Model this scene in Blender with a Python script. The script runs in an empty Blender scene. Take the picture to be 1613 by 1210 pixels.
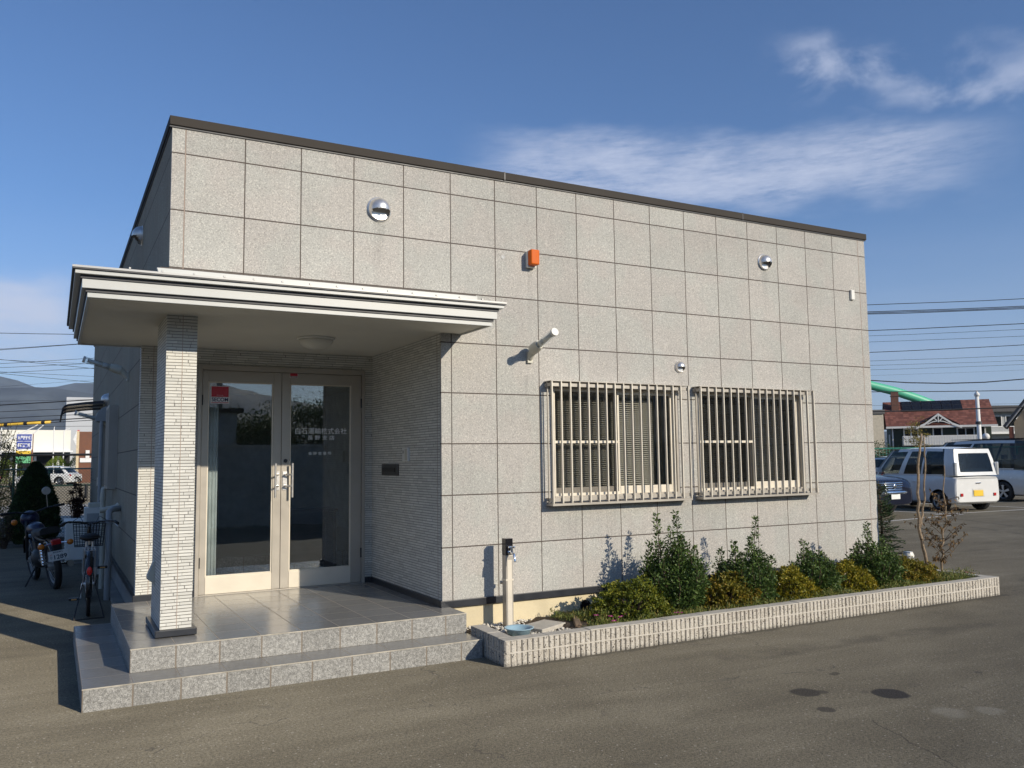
import bpy, bmesh, math, random
import numpy as np
from mathutils import Vector, Matrix
R = math.radians
PI = math.pi
random.seed(7)
rng = np.random.default_rng(11)
scene = bpy.context.scene
COL = scene.collection

# ---------------------------------------------------------------- camera
cam_d = bpy.data.cameras.new('camera')
cam_d.sensor_width = 36.0
cam_d.lens = 36.0 * 1324.29 / 1613.0
cam_d.clip_start = 0.05
cam_d.clip_end = 20000
cam = bpy.data.objects.new('camera', cam_d)
COL.objects.link(cam)
_yaw, _pit, _rol = 0.498984223, 0.0891643279, -0.0129045611
_f = Vector((math.sin(_yaw)*math.cos(_pit), math.cos(_yaw)*math.cos(_pit), math.sin(_pit)))
_r = Vector((math.cos(_yaw), -math.sin(_yaw), 0))
_u = _r.cross(_f)
_r2 = _r*math.cos(_rol) + _u*math.sin(_rol)
_u2 = -_r*math.sin(_rol) + _u*math.cos(_rol)
cam.matrix_world = Matrix(((_r2.x, _u2.x, -_f.x, -0.8377), (_r2.y, _u2.y, -_f.y, -6.8438), (_r2.z, _u2.z, -_f.z, 1.582), (0, 0, 0, 1)))
scene.camera = cam

# ---------------------------------------------------------------- sun and sky
SUN_DIR = Vector((0.419, -1.0, 0.47)).normalized()      # towards the sun
SUN_ELEV = math.asin(SUN_DIR.z)
sun_d = bpy.data.lights.new('sun', 'SUN')
sun_d.energy = 5.0
sun_d.angle = R(0.5)
sun_d.color = (1.0, 0.895, 0.735)
sun = bpy.data.objects.new('sun', sun_d)
COL.objects.link(sun)
sun.rotation_euler = SUN_DIR.to_track_quat('Z', 'Y').to_euler()
sun.location = (20, -40, 40)

scene.cycles.transparent_max_bounces = 32
scene.view_settings.view_transform = 'Standard'
scene.view_settings.look = 'None'
scene.view_settings.exposure = 0.0
scene.view_settings.gamma = 1.0
scene.view_settings.use_curve_mapping = False

world = bpy.data.worlds.new('World')
scene.world = world
world.use_nodes = True


class NT:
    """small helper round a node tree"""
    def __init__(self, tree):
        self.t = tree
        self.n = tree.nodes
        self.l = tree.links

    def new(self, typ, **kw):
        nd = self.n.new(typ)
        for k, v in kw.items():
            setattr(nd, k, v)
        return nd

    def put(self, sock, v):
        if isinstance(v, bpy.types.NodeSocket):
            self.l.new(v, sock)
        elif isinstance(v, (tuple, list)):
            v = tuple(v)
            if sock.type == 'RGBA' and len(v) == 3:
                v = v + (1.0,)
            sock.default_value = v
        else:
            sock.default_value = v

    def math(self, op, a, b=None, c=None, clamp=False):
        nd = self.new('ShaderNodeMath', operation=op, use_clamp=clamp)
        self.put(nd.inputs[0], a)
        if b is not None:
            self.put(nd.inputs[1], b)
        if c is not None:
            self.put(nd.inputs[2], c)
        return nd.outputs[0]

    def mix(self, fac, a, b):
        nd = self.new('ShaderNodeMix', data_type='RGBA')
        self.put(nd.inputs[0], fac)
        self.put(nd.inputs[6], a)
        self.put(nd.inputs[7], b)
        return nd.outputs[2]

    def remap(self, v, a, b, c=0.0, d=1.0, smooth=True):
        nd = self.new('ShaderNodeMapRange')
        nd.interpolation_type = 'SMOOTHSTEP' if smooth else 'LINEAR'
        for i, x in enumerate((v, a, b, c, d)):
            self.put(nd.inputs[i], x)
        return nd.outputs[0]

    def ramp(self, fac, stops, interp='LINEAR'):
        nd = self.new('ShaderNodeValToRGB')
        nd.color_ramp.interpolation = interp
        el = nd.color_ramp.elements
        while len(el) > 1:
            el.remove(el[0])
        el[0].position = stops[0][0]
        el[0].color = tuple(stops[0][1]) + (1,)
        for p, c in stops[1:]:
            e = el.new(p)
            e.color = tuple(c) + (1,)
        self.put(nd.inputs[0], fac)
        return nd.outputs[0]

    def obj(self):
        return self.new('ShaderNodeTexCoord').outputs['Object']

    def xyz(self, v):
        nd = self.new('ShaderNodeSeparateXYZ')
        self.l.new(v, nd.inputs[0])
        return nd.outputs[0], nd.outputs[1], nd.outputs[2]

    def vec(self, x, y, z):
        nd = self.new('ShaderNodeCombineXYZ')
        for i, v in enumerate((x, y, z)):
            self.put(nd.inputs[i], v)
        return nd.outputs[0]

    def noise(self, v, scale, detail=3.0, rough=0.55, dist=0.0):
        nd = self.new('ShaderNodeTexNoise')
        self.put(nd.inputs['Vector'], v)
        nd.inputs['Scale'].default_value = scale
        nd.inputs['Detail'].default_value = detail
        nd.inputs['Roughness'].default_value = rough
        nd.inputs['Distortion'].default_value = dist
        return nd.outputs[0]

    def white(self, v, dims='3D'):
        nd = self.new('ShaderNodeTexWhiteNoise', noise_dimensions=dims)
        if dims == '1D':
            self.put(nd.inputs['W'], v)
        else:
            self.put(nd.inputs['Vector'], v)
        return nd.outputs['Value']

    def voro(self, v, scale, feature='F1'):
        nd = self.new('ShaderNodeTexVoronoi', feature=feature)
        self.put(nd.inputs['Vector'], v)
        nd.inputs['Scale'].default_value = scale
        return nd

    def bump(self, h, strength=0.3, dist=0.01):
        nd = self.new('ShaderNodeBump')
        nd.inputs['Strength'].default_value = strength
        nd.inputs['Distance'].default_value = dist
        self.put(nd.inputs['Height'], h)
        return nd.outputs[0]

    def scale(self, v, s):
        nd = self.new('ShaderNodeVectorMath', operation='MULTIPLY')
        self.put(nd.inputs[0], v)
        nd.inputs[1].default_value = s
        return nd.outputs[0]


CLOUDS = [(0.4353, 0.3385, 1.0768, 0.3082, 0.0559, 0.78, 's'), (0.4661, 0.3158, 0.8676, 0.3169, 0.0453, 0.55, 's'), (0.7958, 0.4297, 1.1635, 0.3524, 0.0468, 0.55, 'p'), (-0.1315, 0.1439, 0.0351, 0.1531, 0.0642, 0.85, 'h'), (0.9561, 0.1423, 1.1489, 0.1388, 0.0166, 0.3, 'p')]

# world: physical sky with thin cirrus laid in by direction
def build_world():
    w = NT(world.node_tree)
    w.n.clear()
    sky = w.new('ShaderNodeTexSky', sky_type='NISHITA')
    sky.sun_disc = False
    sky.sun_elevation = SUN_ELEV
    sky.sun_rotation = math.atan2(SUN_DIR.x, SUN_DIR.y)
    sky.altitude = 400
    sky.air_density = 1.0
    sky.dust_density = 1.0
    sky.ozone_density = 2.4
    tc = w.new('ShaderNodeTexCoord')
    v = tc.outputs['Generated']
    x, y, z = w.xyz(v)
    az = w.math('ARCTAN2', x, y)
    el = w.math('ARCSINE', z)
    aez = w.vec(az, el, 0.0)

    def band(a0, e0, a1, e1, half, taper=1.0):
        # soft stroke from (a0,e0) to (a1,e1) in azimuth / elevation
        L = math.hypot(a1-a0, e1-e0)
        ux, uy = (a1-a0)/L, (e1-e0)/L
        da = w.math('SUBTRACT', az, a0)
        de = w.math('SUBTRACT', el, e0)
        s = w.math('ADD', w.math('MULTIPLY', da, ux/L), w.math('MULTIPLY', de, uy/L))
        t = w.math('ADD', w.math('MULTIPLY', da, -uy), w.math('MULTIPLY', de, ux))
        wob = w.math('MULTIPLY', w.math('SUBTRACT', w.noise(w.scale(aez, (1, 2.5, 1)), 7.0, 4), 0.5), half*1.7)
        t = w.math('ADD', t, wob)
        across = w.math('SUBTRACT', 1.0, w.remap(w.math('ABSOLUTE', t), half*0.1, half))
        along = w.math('MULTIPLY', w.remap(s, -0.02, 0.16), w.math('SUBTRACT', 1.0, w.remap(s, 0.72, 1.03)))
        return w.math('MULTIPLY', across, along)

    streak = w.noise(w.scale(aez, (1.0, 4.5, 1)), 9.0, 7, 0.55, 0.15)
    fine = w.noise(w.scale(aez, (1.3, 7.0, 1)), 34.0, 7, 0.65, 0.1)
    tex = w.math('ADD', w.math('MULTIPLY', streak, 0.6), w.math('MULTIPLY', fine, 0.4))
    puff = w.noise(w.scale(aez, (1.0, 1.5, 1)), 11.0, 7, 0.55, 0.25)
    CL = CLOUDS
    m = None
    for (a0, e0, a1, e1, half, amp, kind) in CL:
        b = band(a0, e0, a1, e1, half)
        tx = w.remap(tex if kind == 's' else puff, 0.16 if kind == 's' else 0.42, 0.70)
        if kind == 'h':
            tx = w.remap(streak, 0.2, 0.6, 0.55, 1.0)
        b = w.math('MULTIPLY', w.math('MULTIPLY', b, tx), amp)
        m = b if m is None else w.math('MAXIMUM', m, b)
    # pale band of haze towards the horizon
    hz = w.math('SUBTRACT', 1.0, w.remap(el, -0.02, 0.30))
    hz = w.math('MULTIPLY', hz, w.remap(w.noise(w.scale(aez, (1, 5, 1)), 5.0, 4), 0.2, 0.8, 0.55, 0.9))
    hz = w.math('MULTIPLY', hz, 0.78)
    tint = w.new('ShaderNodeMix', data_type='RGBA', blend_type='MULTIPLY')
    tint.inputs[0].default_value = 1.0
    w.put(tint.inputs[6], sky.outputs[0]); w.put(tint.inputs[7], (0.79, 1.07, 1.42))
    c1 = w.mix(hz, tint.outputs[2], (5.7, 6.5, 8.5))
    c2 = w.mix(m, c1, (7.0, 7.6, 9.4))
    bg = w.new('ShaderNodeBackground')
    w.put(bg.inputs[0], c2)
    bg.inputs[1].default_value = 0.092
    out = w.new('ShaderNodeOutputWorld')
    w.l.new(bg.outputs[0], out.inputs[0])


build_world()

# ---------------------------------------------------------------- mesh helpers
class MB:
    def __init__(self):
        self.v = []
        self.f = []

    def add(self, vs, fs):
        o = len(self.v)
        self.v.extend([tuple(p) for p in vs])
        self.f.extend([tuple(i+o for i in f) for f in fs])
        return self

    def box(self, x0, x1, y0, y1, z0, z1):
        return self.add([(x0, y0, z0), (x1, y0, z0), (x1, y1, z0), (x0, y1, z0), (x0, y0, z1), (x1, y0, z1), (x1, y1, z1), (x0, y1, z1)],
                        [(0, 3, 2, 1), (4, 5, 6, 7), (0, 1, 5, 4), (1, 2, 6, 5), (2, 3, 7, 6), (3, 0, 4, 7)])

    def prism(self, poly, axis, a, b):
        """poly: 2-D points; axis 'x','y','z' = extrusion axis between a and b"""
        n = len(poly)
        def P(p, t):
            if axis == 'x': return (t, p[0], p[1])
            if axis == 'y': return (p[0], t, p[1])
            return (p[0], p[1], t)
        vs = [P(p, a) for p in poly] + [P(p, b) for p in poly]
        fs = [tuple(range(n)), tuple(reversed(range(n, 2*n)))]
        fs += [(i, i+n, (i+1) % n + n, (i+1) % n) for i in range(n)]
        return self.add(vs, fs)

    def tube(self, pts, r, n=8, caps=True, closed=False):
        pts = [Vector(p) for p in pts]
        m = len(pts)
        rs = r if isinstance(r, (list, tuple)) else [r]*m
        vs, fs = [], []
        up = None
        for i, p in enumerate(pts):
            if closed:
                t = (pts[(i+1) % m] - pts[i-1]).normalized()
            else:
                t = (pts[min(i+1, m-1)] - pts[max(i-1, 0)]).normalized()
            if up is None:
                up = Vector((0, 0, 1)) if abs(t.z) < 0.9 else Vector((1, 0, 0))
            s = t.cross(up)
            if s.length < 1e-6:
                s = t.orthogonal()
            s.normalize()
            up = s.cross(t).normalized()
            for k in range(n):
                a = 2*PI*k/n
                vs.append(p + (s*math.cos(a) + up*math.sin(a))*rs[i])
        for i in range(m if closed else m-1):
            j = (i+1) % m
            for k in range(n):
                k2 = (k+1) % n
                fs.append((i*n+k, i*n+k2, j*n+k2, j*n+k))
        if caps and not closed:
            fs.append(tuple(reversed(range(n))))
            fs.append(tuple(range((m-1)*n, m*n)))
        return self.add(vs, fs)

    def lathe(self, prof, c, axis='z', n=24, a0=0.0, a1=2*PI, caps=True):
        """prof: list of (radius, height)"""
        full = abs(a1-a0-2*PI) < 1e-6
        k = n if full else n+1
        vs, fs = [], []
        for (r, h) in prof:
            for i in range(k):
                a = a0 + (a1-a0)*i/n
                x, y = r*math.cos(a), r*math.sin(a)
                if axis == 'z': q = (x, y, h)
                elif axis == 'x': q = (h, x, y)
                else: q = (y, h, x)
                vs.append((c[0]+q[0], c[1]+q[1], c[2]+q[2]))
        for j in range(len(prof)-1):
            for i in range(n if full else n):
                i2 = (i+1) % k
                fs.append((j*k+i, j*k+i2, (j+1)*k+i2, (j+1)*k+i))
        if caps and full:
            if prof[0][0] > 1e-5: fs.append(tuple(reversed(range(k))))
            if prof[-1][0] > 1e-5: fs.append(tuple(range((len(prof)-1)*k, len(prof)*k)))
        return self.add(vs, fs)

    def sphere(self, c, r, n=16, m=10, sx=1, sy=1, sz=1):
        vs = [(c[0], c[1], c[2]-r*sz)]
        for j in range(1, m):
            a = -PI/2 + PI*j/m
            for i in range(n):
                b = 2*PI*i/n
                vs.append((c[0]+r*sx*math.cos(a)*math.cos(b), c[1]+r*sy*math.cos(a)*math.sin(b), c[2]+r*sz*math.sin(a)))
        vs.append((c[0], c[1], c[2]+r*sz))
        fs = [(0, 1+(i+1) % n, 1+i) for i in range(n)]
        for j in range(m-2):
            for i in range(n):
                i2 = (i+1) % n
                fs.append((1+j*n+i, 1+j*n+i2, 1+(j+1)*n+i2, 1+(j+1)*n+i))
        o = 1+(m-2)*n
        fs += [(o+i, o+(i+1) % n, len(vs)-1) for i in range(n)]
        return self.add(vs, fs)

    def panel(self, us, zs, hole, d0, d1, mapf):
        """wall slab on a grid of cells, with openings where hole(u,z); mapf(u,d,z)->xyz"""
        nu, nz = len(us)-1, len(zs)-1
        H = lambda i, j: (i < 0 or j < 0 or i >= nu or j >= nz or hole((us[i]+us[i+1])/2, (zs[j]+zs[j+1])/2))
        for i in range(nu):
            for j in range(nz):
                if H(i, j):
                    continue
                a, b, c, d = us[i], us[i+1], zs[j], zs[j+1]
                q = lambda *p: self.add([mapf(*t) for t in p], [(0, 1, 2, 3)])
                q((a, d0, c), (b, d0, c), (b, d0, d), (a, d0, d))
                q((a, d1, c), (a, d1, d), (b, d1, d), (b, d1, c))
                if H(i-1, j): q((a, d0, c), (a, d0, d), (a, d1, d), (a, d1, c))
                if H(i+1, j): q((b, d0, c), (b, d1, c), (b, d1, d), (b, d0, d))
                if H(i, j-1): q((a, d0, c), (a, d1, c), (b, d1, c), (b, d0, c))
                if H(i, j+1): q((a, d0, d), (b, d0, d), (b, d1, d), (a, d1, d))
        return self

    def build(self, name, m, parent=None, smooth=False, bevel=0.0, seg=2, loc=None, merge=False, auto=None):
        me = bpy.data.meshes.new(name)
        me.from_pydata(self.v, [], self.f)
        me.validate()
        if merge:
            b = bmesh.new(); b.from_mesh(me)
            bmesh.ops.remove_doubles(b, verts=b.verts, dist=1e-4)
            bmesh.ops.recalc_face_normals(b, faces=b.faces)
            b.to_mesh(me); b.free()
        if isinstance(m, (list, tuple)):
            for q in m: me.materials.append(q)
        else:
            me.materials.append(m)
        o = bpy.data.objects.new(name, me)
        COL.objects.link(o)
        if parent is not None:
            o.parent = parent
        if loc is not None:
            o.location = loc
        if smooth:
            me.polygons.foreach_set('use_smooth', [True]*len(me.polygons))
            if auto:
                b = bmesh.new(); b.from_mesh(me)
                for e in b.edges:
                    if len(e.link_faces) == 2 and e.calc_face_angle(0) > R(auto):
                        e.smooth = False
                b.to_mesh(me); b.free()
        if bevel > 0:
            md = o.modifiers.new('bevel', 'BEVEL')
            md.width = bevel; md.segments = seg; md.limit_method = 'ANGLE'; md.angle_limit = R(35)
            md.harden_normals = False
        return o


def tag(o, label=None, cat=None, group=None, kind=None):
    if label: o['label'] = label
    if cat: o['category'] = cat
    if group: o['group'] = group
    if kind: o['kind'] = kind
    return o


def thing(name, label, cat, loc=(0, 0, 0), rz=0.0, group=None):
    o = bpy.data.objects.new(name, None)
    COL.objects.link(o)
    o.empty_display_size = 0.2
    o.location = loc
    o.rotation_euler = (0, 0, rz)
    return tag(o, label, cat, group)


def copy_tree(o, parent=None):
    c = o.copy()
    COL.objects.link(c)
    c.parent = parent
    for ch in list(o.children):
        copy_tree(ch, c)
    return c


def split_islands(o):
    """one object per connected piece, all under the same parent"""
    b = bmesh.new(); b.from_mesh(o.data); b.verts.ensure_lookup_table()
    left = set(range(len(b.verts))); parts = []
    while left:
        st = [left.pop()]; isl = set(st)
        while st:
            v = b.verts[st.pop()]
            for e in v.link_edges:
                q = e.other_vert(v).index
                if q in left: left.discard(q); isl.add(q); st.append(q)
        parts.append(isl)
    out = []
    for isl in parts:
        idx = {v: i for i, v in enumerate(sorted(isl))}
        vs = [tuple(b.verts[v].co) for v in sorted(isl)]
        fs = [tuple(idx[v.index] for v in f.verts) for f in b.faces if f.verts[0].index in isl]
        m = MB(); m.add(vs, fs)
        nm = o.name.split('.')[0]
        q = m.build(nm, o.data.materials[0], o.parent, smooth=o.data.polygons[0].use_smooth)
        for md in o.modifiers:
            if md.type == 'BEVEL':
                n_ = q.modifiers.new('bevel', 'BEVEL'); n_.width = md.width; n_.segments = md.segments; n_.limit_method = 'ANGLE'
        out.append(q)
    b.free()
    bpy.data.objects.remove(o)
    return out


def solid_boolean(o, cutters):
    """cut each mesh of cutters out of o, leaving one plain mesh"""
    for c in cutters:
        md = o.modifiers.new('cut', 'BOOLEAN')
        md.object = c; md.operation = 'DIFFERENCE'; md.solver = 'EXACT'
    bpy.context.view_layer.update()
    me = bpy.data.meshes.new_from_object(o.evaluated_get(bpy.context.evaluated_depsgraph_get()))
    o.modifiers.clear()
    o.data = me
    for c in cutters:
        bpy.data.objects.remove(c)


def text_mesh(s, size, mb_mat, name, parent, width=None, thick=0.0, bold=0.0, height=None, depth=0.0008):
    """writing as a flat mesh in the local xz plane, centred, facing -y"""
    cu = bpy.data.curves.new('writing', 'FONT')
    cu.body = s
    cu.size = size
    cu.offset = bold
    cu.extrude = depth
    tmp = bpy.data.objects.new('writing', cu)
    COL.objects.link(tmp)
    bpy.context.view_layer.update()
    me = bpy.data.meshes.new_from_object(tmp.evaluated_get(bpy.context.evaluated_depsgraph_get()))
    bpy.data.objects.remove(tmp)
    me.name = name
    n = len(me.vertices)
    co = np.empty(n*3); me.vertices.foreach_get('co', co); co = co.reshape(-1, 3)
    mn, mx = co.min(0), co.max(0)
    c = (mn+mx)/2
    co = co - c
    if width: co[:, 0] *= width/(mx[0]-mn[0])
    if height: co[:, 1] *= height/(mx[1]-mn[1])
    new = np.stack([co[:, 0], -co[:, 2], co[:, 1]], 1)
    me.vertices.foreach_set('co', new.ravel())
    me.materials.clear(); me.materials.append(mb_mat)
    me.update()
    o = bpy.data.objects.new(name, me)
    COL.objects.link(o)
    o.parent = parent
    return o


# ---------------------------------------------------------------- materials
def new_mat(name):
    m = bpy.data.materials.new(name)
    m.use_nodes = True
    t = NT(m.node_tree)
    t.n.clear()
    out = t.new('ShaderNodeOutputMaterial')
    b = t.new('ShaderNodeBsdfPrincipled')
    t.l.new(b.outputs[0], out.inputs[0])
    return m, t, b, out


def pm(name, col, rough=0.6, metal=0.0, var=0.12, scale=6.0, bump=0.0, bscale=60.0, spec=0.5, coat=0.0, alpha=1.0):
    m, t, b, out = new_mat(name)
    o = t.obj()
    n = t.noise(o, scale, 5, 0.6)
    f = t.remap(n, 0.3, 0.7)
    lo = tuple(max(0, c*(1-var)) for c in col); hi = tuple(min(1, c*(1+var)) for c in col)
    t.put(b.inputs['Base Color'], t.mix(f, lo, hi))
    t.put(b.inputs['Roughness'], t.remap(n, 0.2, 0.8, max(0.02, rough*0.85), min(1, rough*1.15)))
    b.inputs['Metallic'].default_value = metal
    b.inputs['Specular IOR Level'].default_value = spec
    b.inputs['Coat Weight'].default_value = coat
    b.inputs['Coat Roughness'].default_value = 0.05
    if bump > 0:
        t.put(b.inputs['Normal'], t.bump(t.noise(o, bscale, 4), bump, 0.01))
    return m


def seam_mask(t, coord, period, offset, half):
    f = t.math('FRACT', t.math('DIVIDE', t.math('SUBTRACT', coord, offset), period))
    d = t.math('MULTIPLY', t.math('MINIMUM', f, t.math('SUBTRACT', 1.0, f)), period)
    return t.math('SUBTRACT', 1.0, t.remap(d, half*0.6, half*1.5))


def mat_siding(name, col, axis='x', streak=False, vert=True):
    """fibre-cement panels, 455 mm squares, granular sprayed-stone face"""
    m, t, b, out = new_mat(name)
    o = t.obj()
    x, y, z = t.xyz(o)
    u = x if axis == 'x' else y
    hz = seam_mask(t, z, 0.455, 0.36, 0.0048)
    hz = t.math('MULTIPLY', hz, t.math('LESS_THAN', t.math('ABSOLUTE', t.math('SUBTRACT', z, 2.3)), 1.9))
    if vert:
        vx = seam_mask(t, u, 0.455, 0.0, 0.0042)
        if axis == 'x':
            vx = t.math('MULTIPLY', vx, t.math('LESS_THAN', t.math('ABSOLUTE', t.math('SUBTRACT', u, 3.8675)), 3.88))
        s = t.math('MAXIMUM', hz, vx)
    else:
        s = hz
    g1 = t.noise(o, 150.0, 2, 0.6)
    g2 = t.noise(o, 80.0, 2, 0.5)
    sp = t.voro(o, 115.0)
    grain = t.math('ADD', t.math('MULTIPLY', g1, 0.6), t.math('MULTIPLY', g2, 0.4))
    dark = tuple(c*0.58 for c in col)
    lite = tuple(min(1, c*1.28) for c in col)
    c = t.ramp(grain, [(0.33, dark), (0.44, tuple(c*0.88 for c in col)), (0.53, col), (0.65, lite)])
    flk = t.white(sp.outputs['Position'])
    c = t.mix(t.math('MULTIPLY', t.math('GREATER_THAN', flk, 0.88), 0.36), c, tuple(k*0.45 for k in col))
    c = t.mix(t.math('MULTIPLY', t.math('LESS_THAN', flk, 0.10), 0.34), c, (min(1, col[0]*1.6), min(1, col[1]*1.6), min(1, col[2]*1.55)))
    # each board a touch different, faint weather patches
    cell = t.vec(t.math('FLOOR', t.math('DIVIDE', u, 0.455)), t.math('FLOOR', t.math('DIVIDE', t.math('SUBTRACT', z, 0.36), 0.455)), 0.0)
    tone = t.remap(t.white(cell), 0, 1, 0.945, 1.04, smooth=False)
    patch = t.remap(t.noise(o, 1.1, 5, 0.6), 0.3, 0.7, 0.95, 1.04)
    run = t.remap(t.noise(t.scale(o, (9, 9, 0.6)), 3.0, 4), 0.25, 0.75, 0.965, 1.02)
    k = t.math('MULTIPLY', t.math('MULTIPLY', tone, patch), run)
    # grime that has run down under the window grilles and the wall fittings
    drip = t.noise(t.scale(o, (26, 26, 1.2)), 1.6, 5, 0.7)
    if axis == 'x' and not streak:
        wx = t.math('LESS_THAN', t.math('ABSOLUTE', t.math('SUBTRACT', x, 4.96)), 1.74)
        wz = t.math('MULTIPLY', t.math('LESS_THAN', z, 1.17), t.remap(z, 0.45, 1.17))
        st1 = t.math('MULTIPLY', t.math('MULTIPLY', wx, wz), t.remap(drip, 0.42, 0.68))
        for (vx_, vz_, vr_) in ((1.592, 3.67, 0.07), (6.156, 3.69, 0.06), (4.888, 2.47, 0.04), (3.10, 3.40, 0.035), (3.05, 2.37, 0.03)):
            a_ = t.math('SUBTRACT', 1.0, t.remap(t.math('ABSOLUTE', t.math('SUBTRACT', x, vx_)), vr_*0.3, vr_))
            b_ = t.math('MULTIPLY', t.math('LESS_THAN', z, vz_), t.remap(z, vz_-0.75, vz_))
            st1 = t.math('MAXIMUM', st1, t.math('MULTIPLY', t.math('MULTIPLY', a_, b_), t.remap(drip, 0.3, 0.6)))
        tp_ = t.math('MULTIPLY', t.remap(z, 3.75, 4.2), t.remap(drip, 0.45, 0.7))
        st1 = t.math('MAXIMUM', st1, t.math('MULTIPLY', tp_, 0.6))
        k = t.math('MULTIPLY', k, t.math('SUBTRACT', 1.0, t.math('MULTIPLY', st1, 0.15)))
    if streak:
        st = t.noise(t.scale(o, (22, 22, 0.5)), 3.0, 4, 0.7)
        k = t.math('MULTIPLY', k, t.remap(st, 0.3, 0.7, 0.84, 1.1))
    hue = t.remap(t.noise(o, 2.6, 3, 0.5), 0.42, 0.6)
    c2 = t.new('ShaderNodeMix', data_type='RGBA', blend_type='MULTIPLY'); c2.inputs[0].default_value = 1.0
    t.put(c2.inputs[6], c); t.put(c2.inputs[7], t.mix(hue, (1.012, 0.995, 0.99), (0.988, 1.005, 1.0))); c = c2.outputs[2]
    kv = t.new('ShaderNodeVectorMath', operation='SCALE')
    t.put(kv.inputs[0], c); t.put(kv.inputs['Scale'], k)
    c = t.mix(s, kv.outputs[0], (0.105, 0.085, 0.072))
    t.put(b.inputs['Base Color'], c)
    b.inputs['Roughness'].default_value = 0.85
    b.inputs['Diffuse Roughness'].default_value = 0.3
    b.inputs['Specular IOR Level'].default_value = 0.25
    h = t.math('SUBTRACT', t.math('MULTIPLY', grain, 0.35), s)
    t.put(b.inputs['Normal'], t.bump(h, 0.55, 0.006))
    return m


def mat_brickstrip(name, axes='xy'):
    """narrow stacked tile strips, 24 mm high, random lengths, streaky pale glaze"""
    m, t, b, out = new_mat(name)
    o = t.obj()
    x, y, z = t.xyz(o)
    u = t.math('ADD', x, y)
    H = 0.455/19
    row = t.math('FLOOR', t.math('DIVIDE', t.math('SUBTRACT', z, 0.36), H))
    rr = t.white(row, '1D')
    rr2 = t.white(t.math('ADD', row, 51.3), '1D')
    W = 0.15
    uu = t.math('DIVIDE', t.math('ADD', u, rr), W)
    uu = t.math('ADD', uu, t.math('MULTIPLY', t.math('SINE', t.math('ADD', t.math('MULTIPLY', uu, 2.1), t.math('MULTIPLY', rr2, 6.0))), 0.28))
    idx = t.math('FLOOR', uu)
    f = t.math('FRACT', uu)
    dv = t.math('MULTIPLY', t.math('MINIMUM', f, t.math('SUBTRACT', 1.0, f)), W)
    vs = t.math('SUBTRACT', 1.0, t.remap(dv, 0.0008, 0.0022))
    hs = seam_mask(t, z, H, 0.36, 0.0018)
    s = t.math('MAXIMUM', t.math('MULTIPLY', vs, 0.75), hs)
    tone = t.white(t.vec(idx, row, 3.0))
    col = t.ramp(tone, [(0.0, (0.57, 0.565, 0.515)), (0.35, (0.64, 0.63, 0.575)), (0.7, (0.68, 0.67, 0.61)), (1.0, (0.73, 0.72, 0.66))])
    st = t.noise(t.scale(o, (5, 5, 60)), 3.5, 5, 0.65, 0.4)
    col = t.mix(t.math('MULTIPLY', t.remap(st, 0.5, 0.74), 0.5), col, (0.36, 0.35, 0.33))
    col = t.mix(s, col, (0.11, 0.097, 0.084))
    t.put(b.inputs['Base Color'], col)
    b.inputs['Roughness'].default_value = 0.62
    h = t.math('SUBTRACT', t.math('ADD', t.math('MULTIPLY', tone, 0.35), t.math('MULTIPLY', st, 0.35)), t.math('MULTIPLY', s, 1.2))
    t.put(b.inputs['Normal'], t.bump(h, 0.7, 0.006))
    return m


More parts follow.
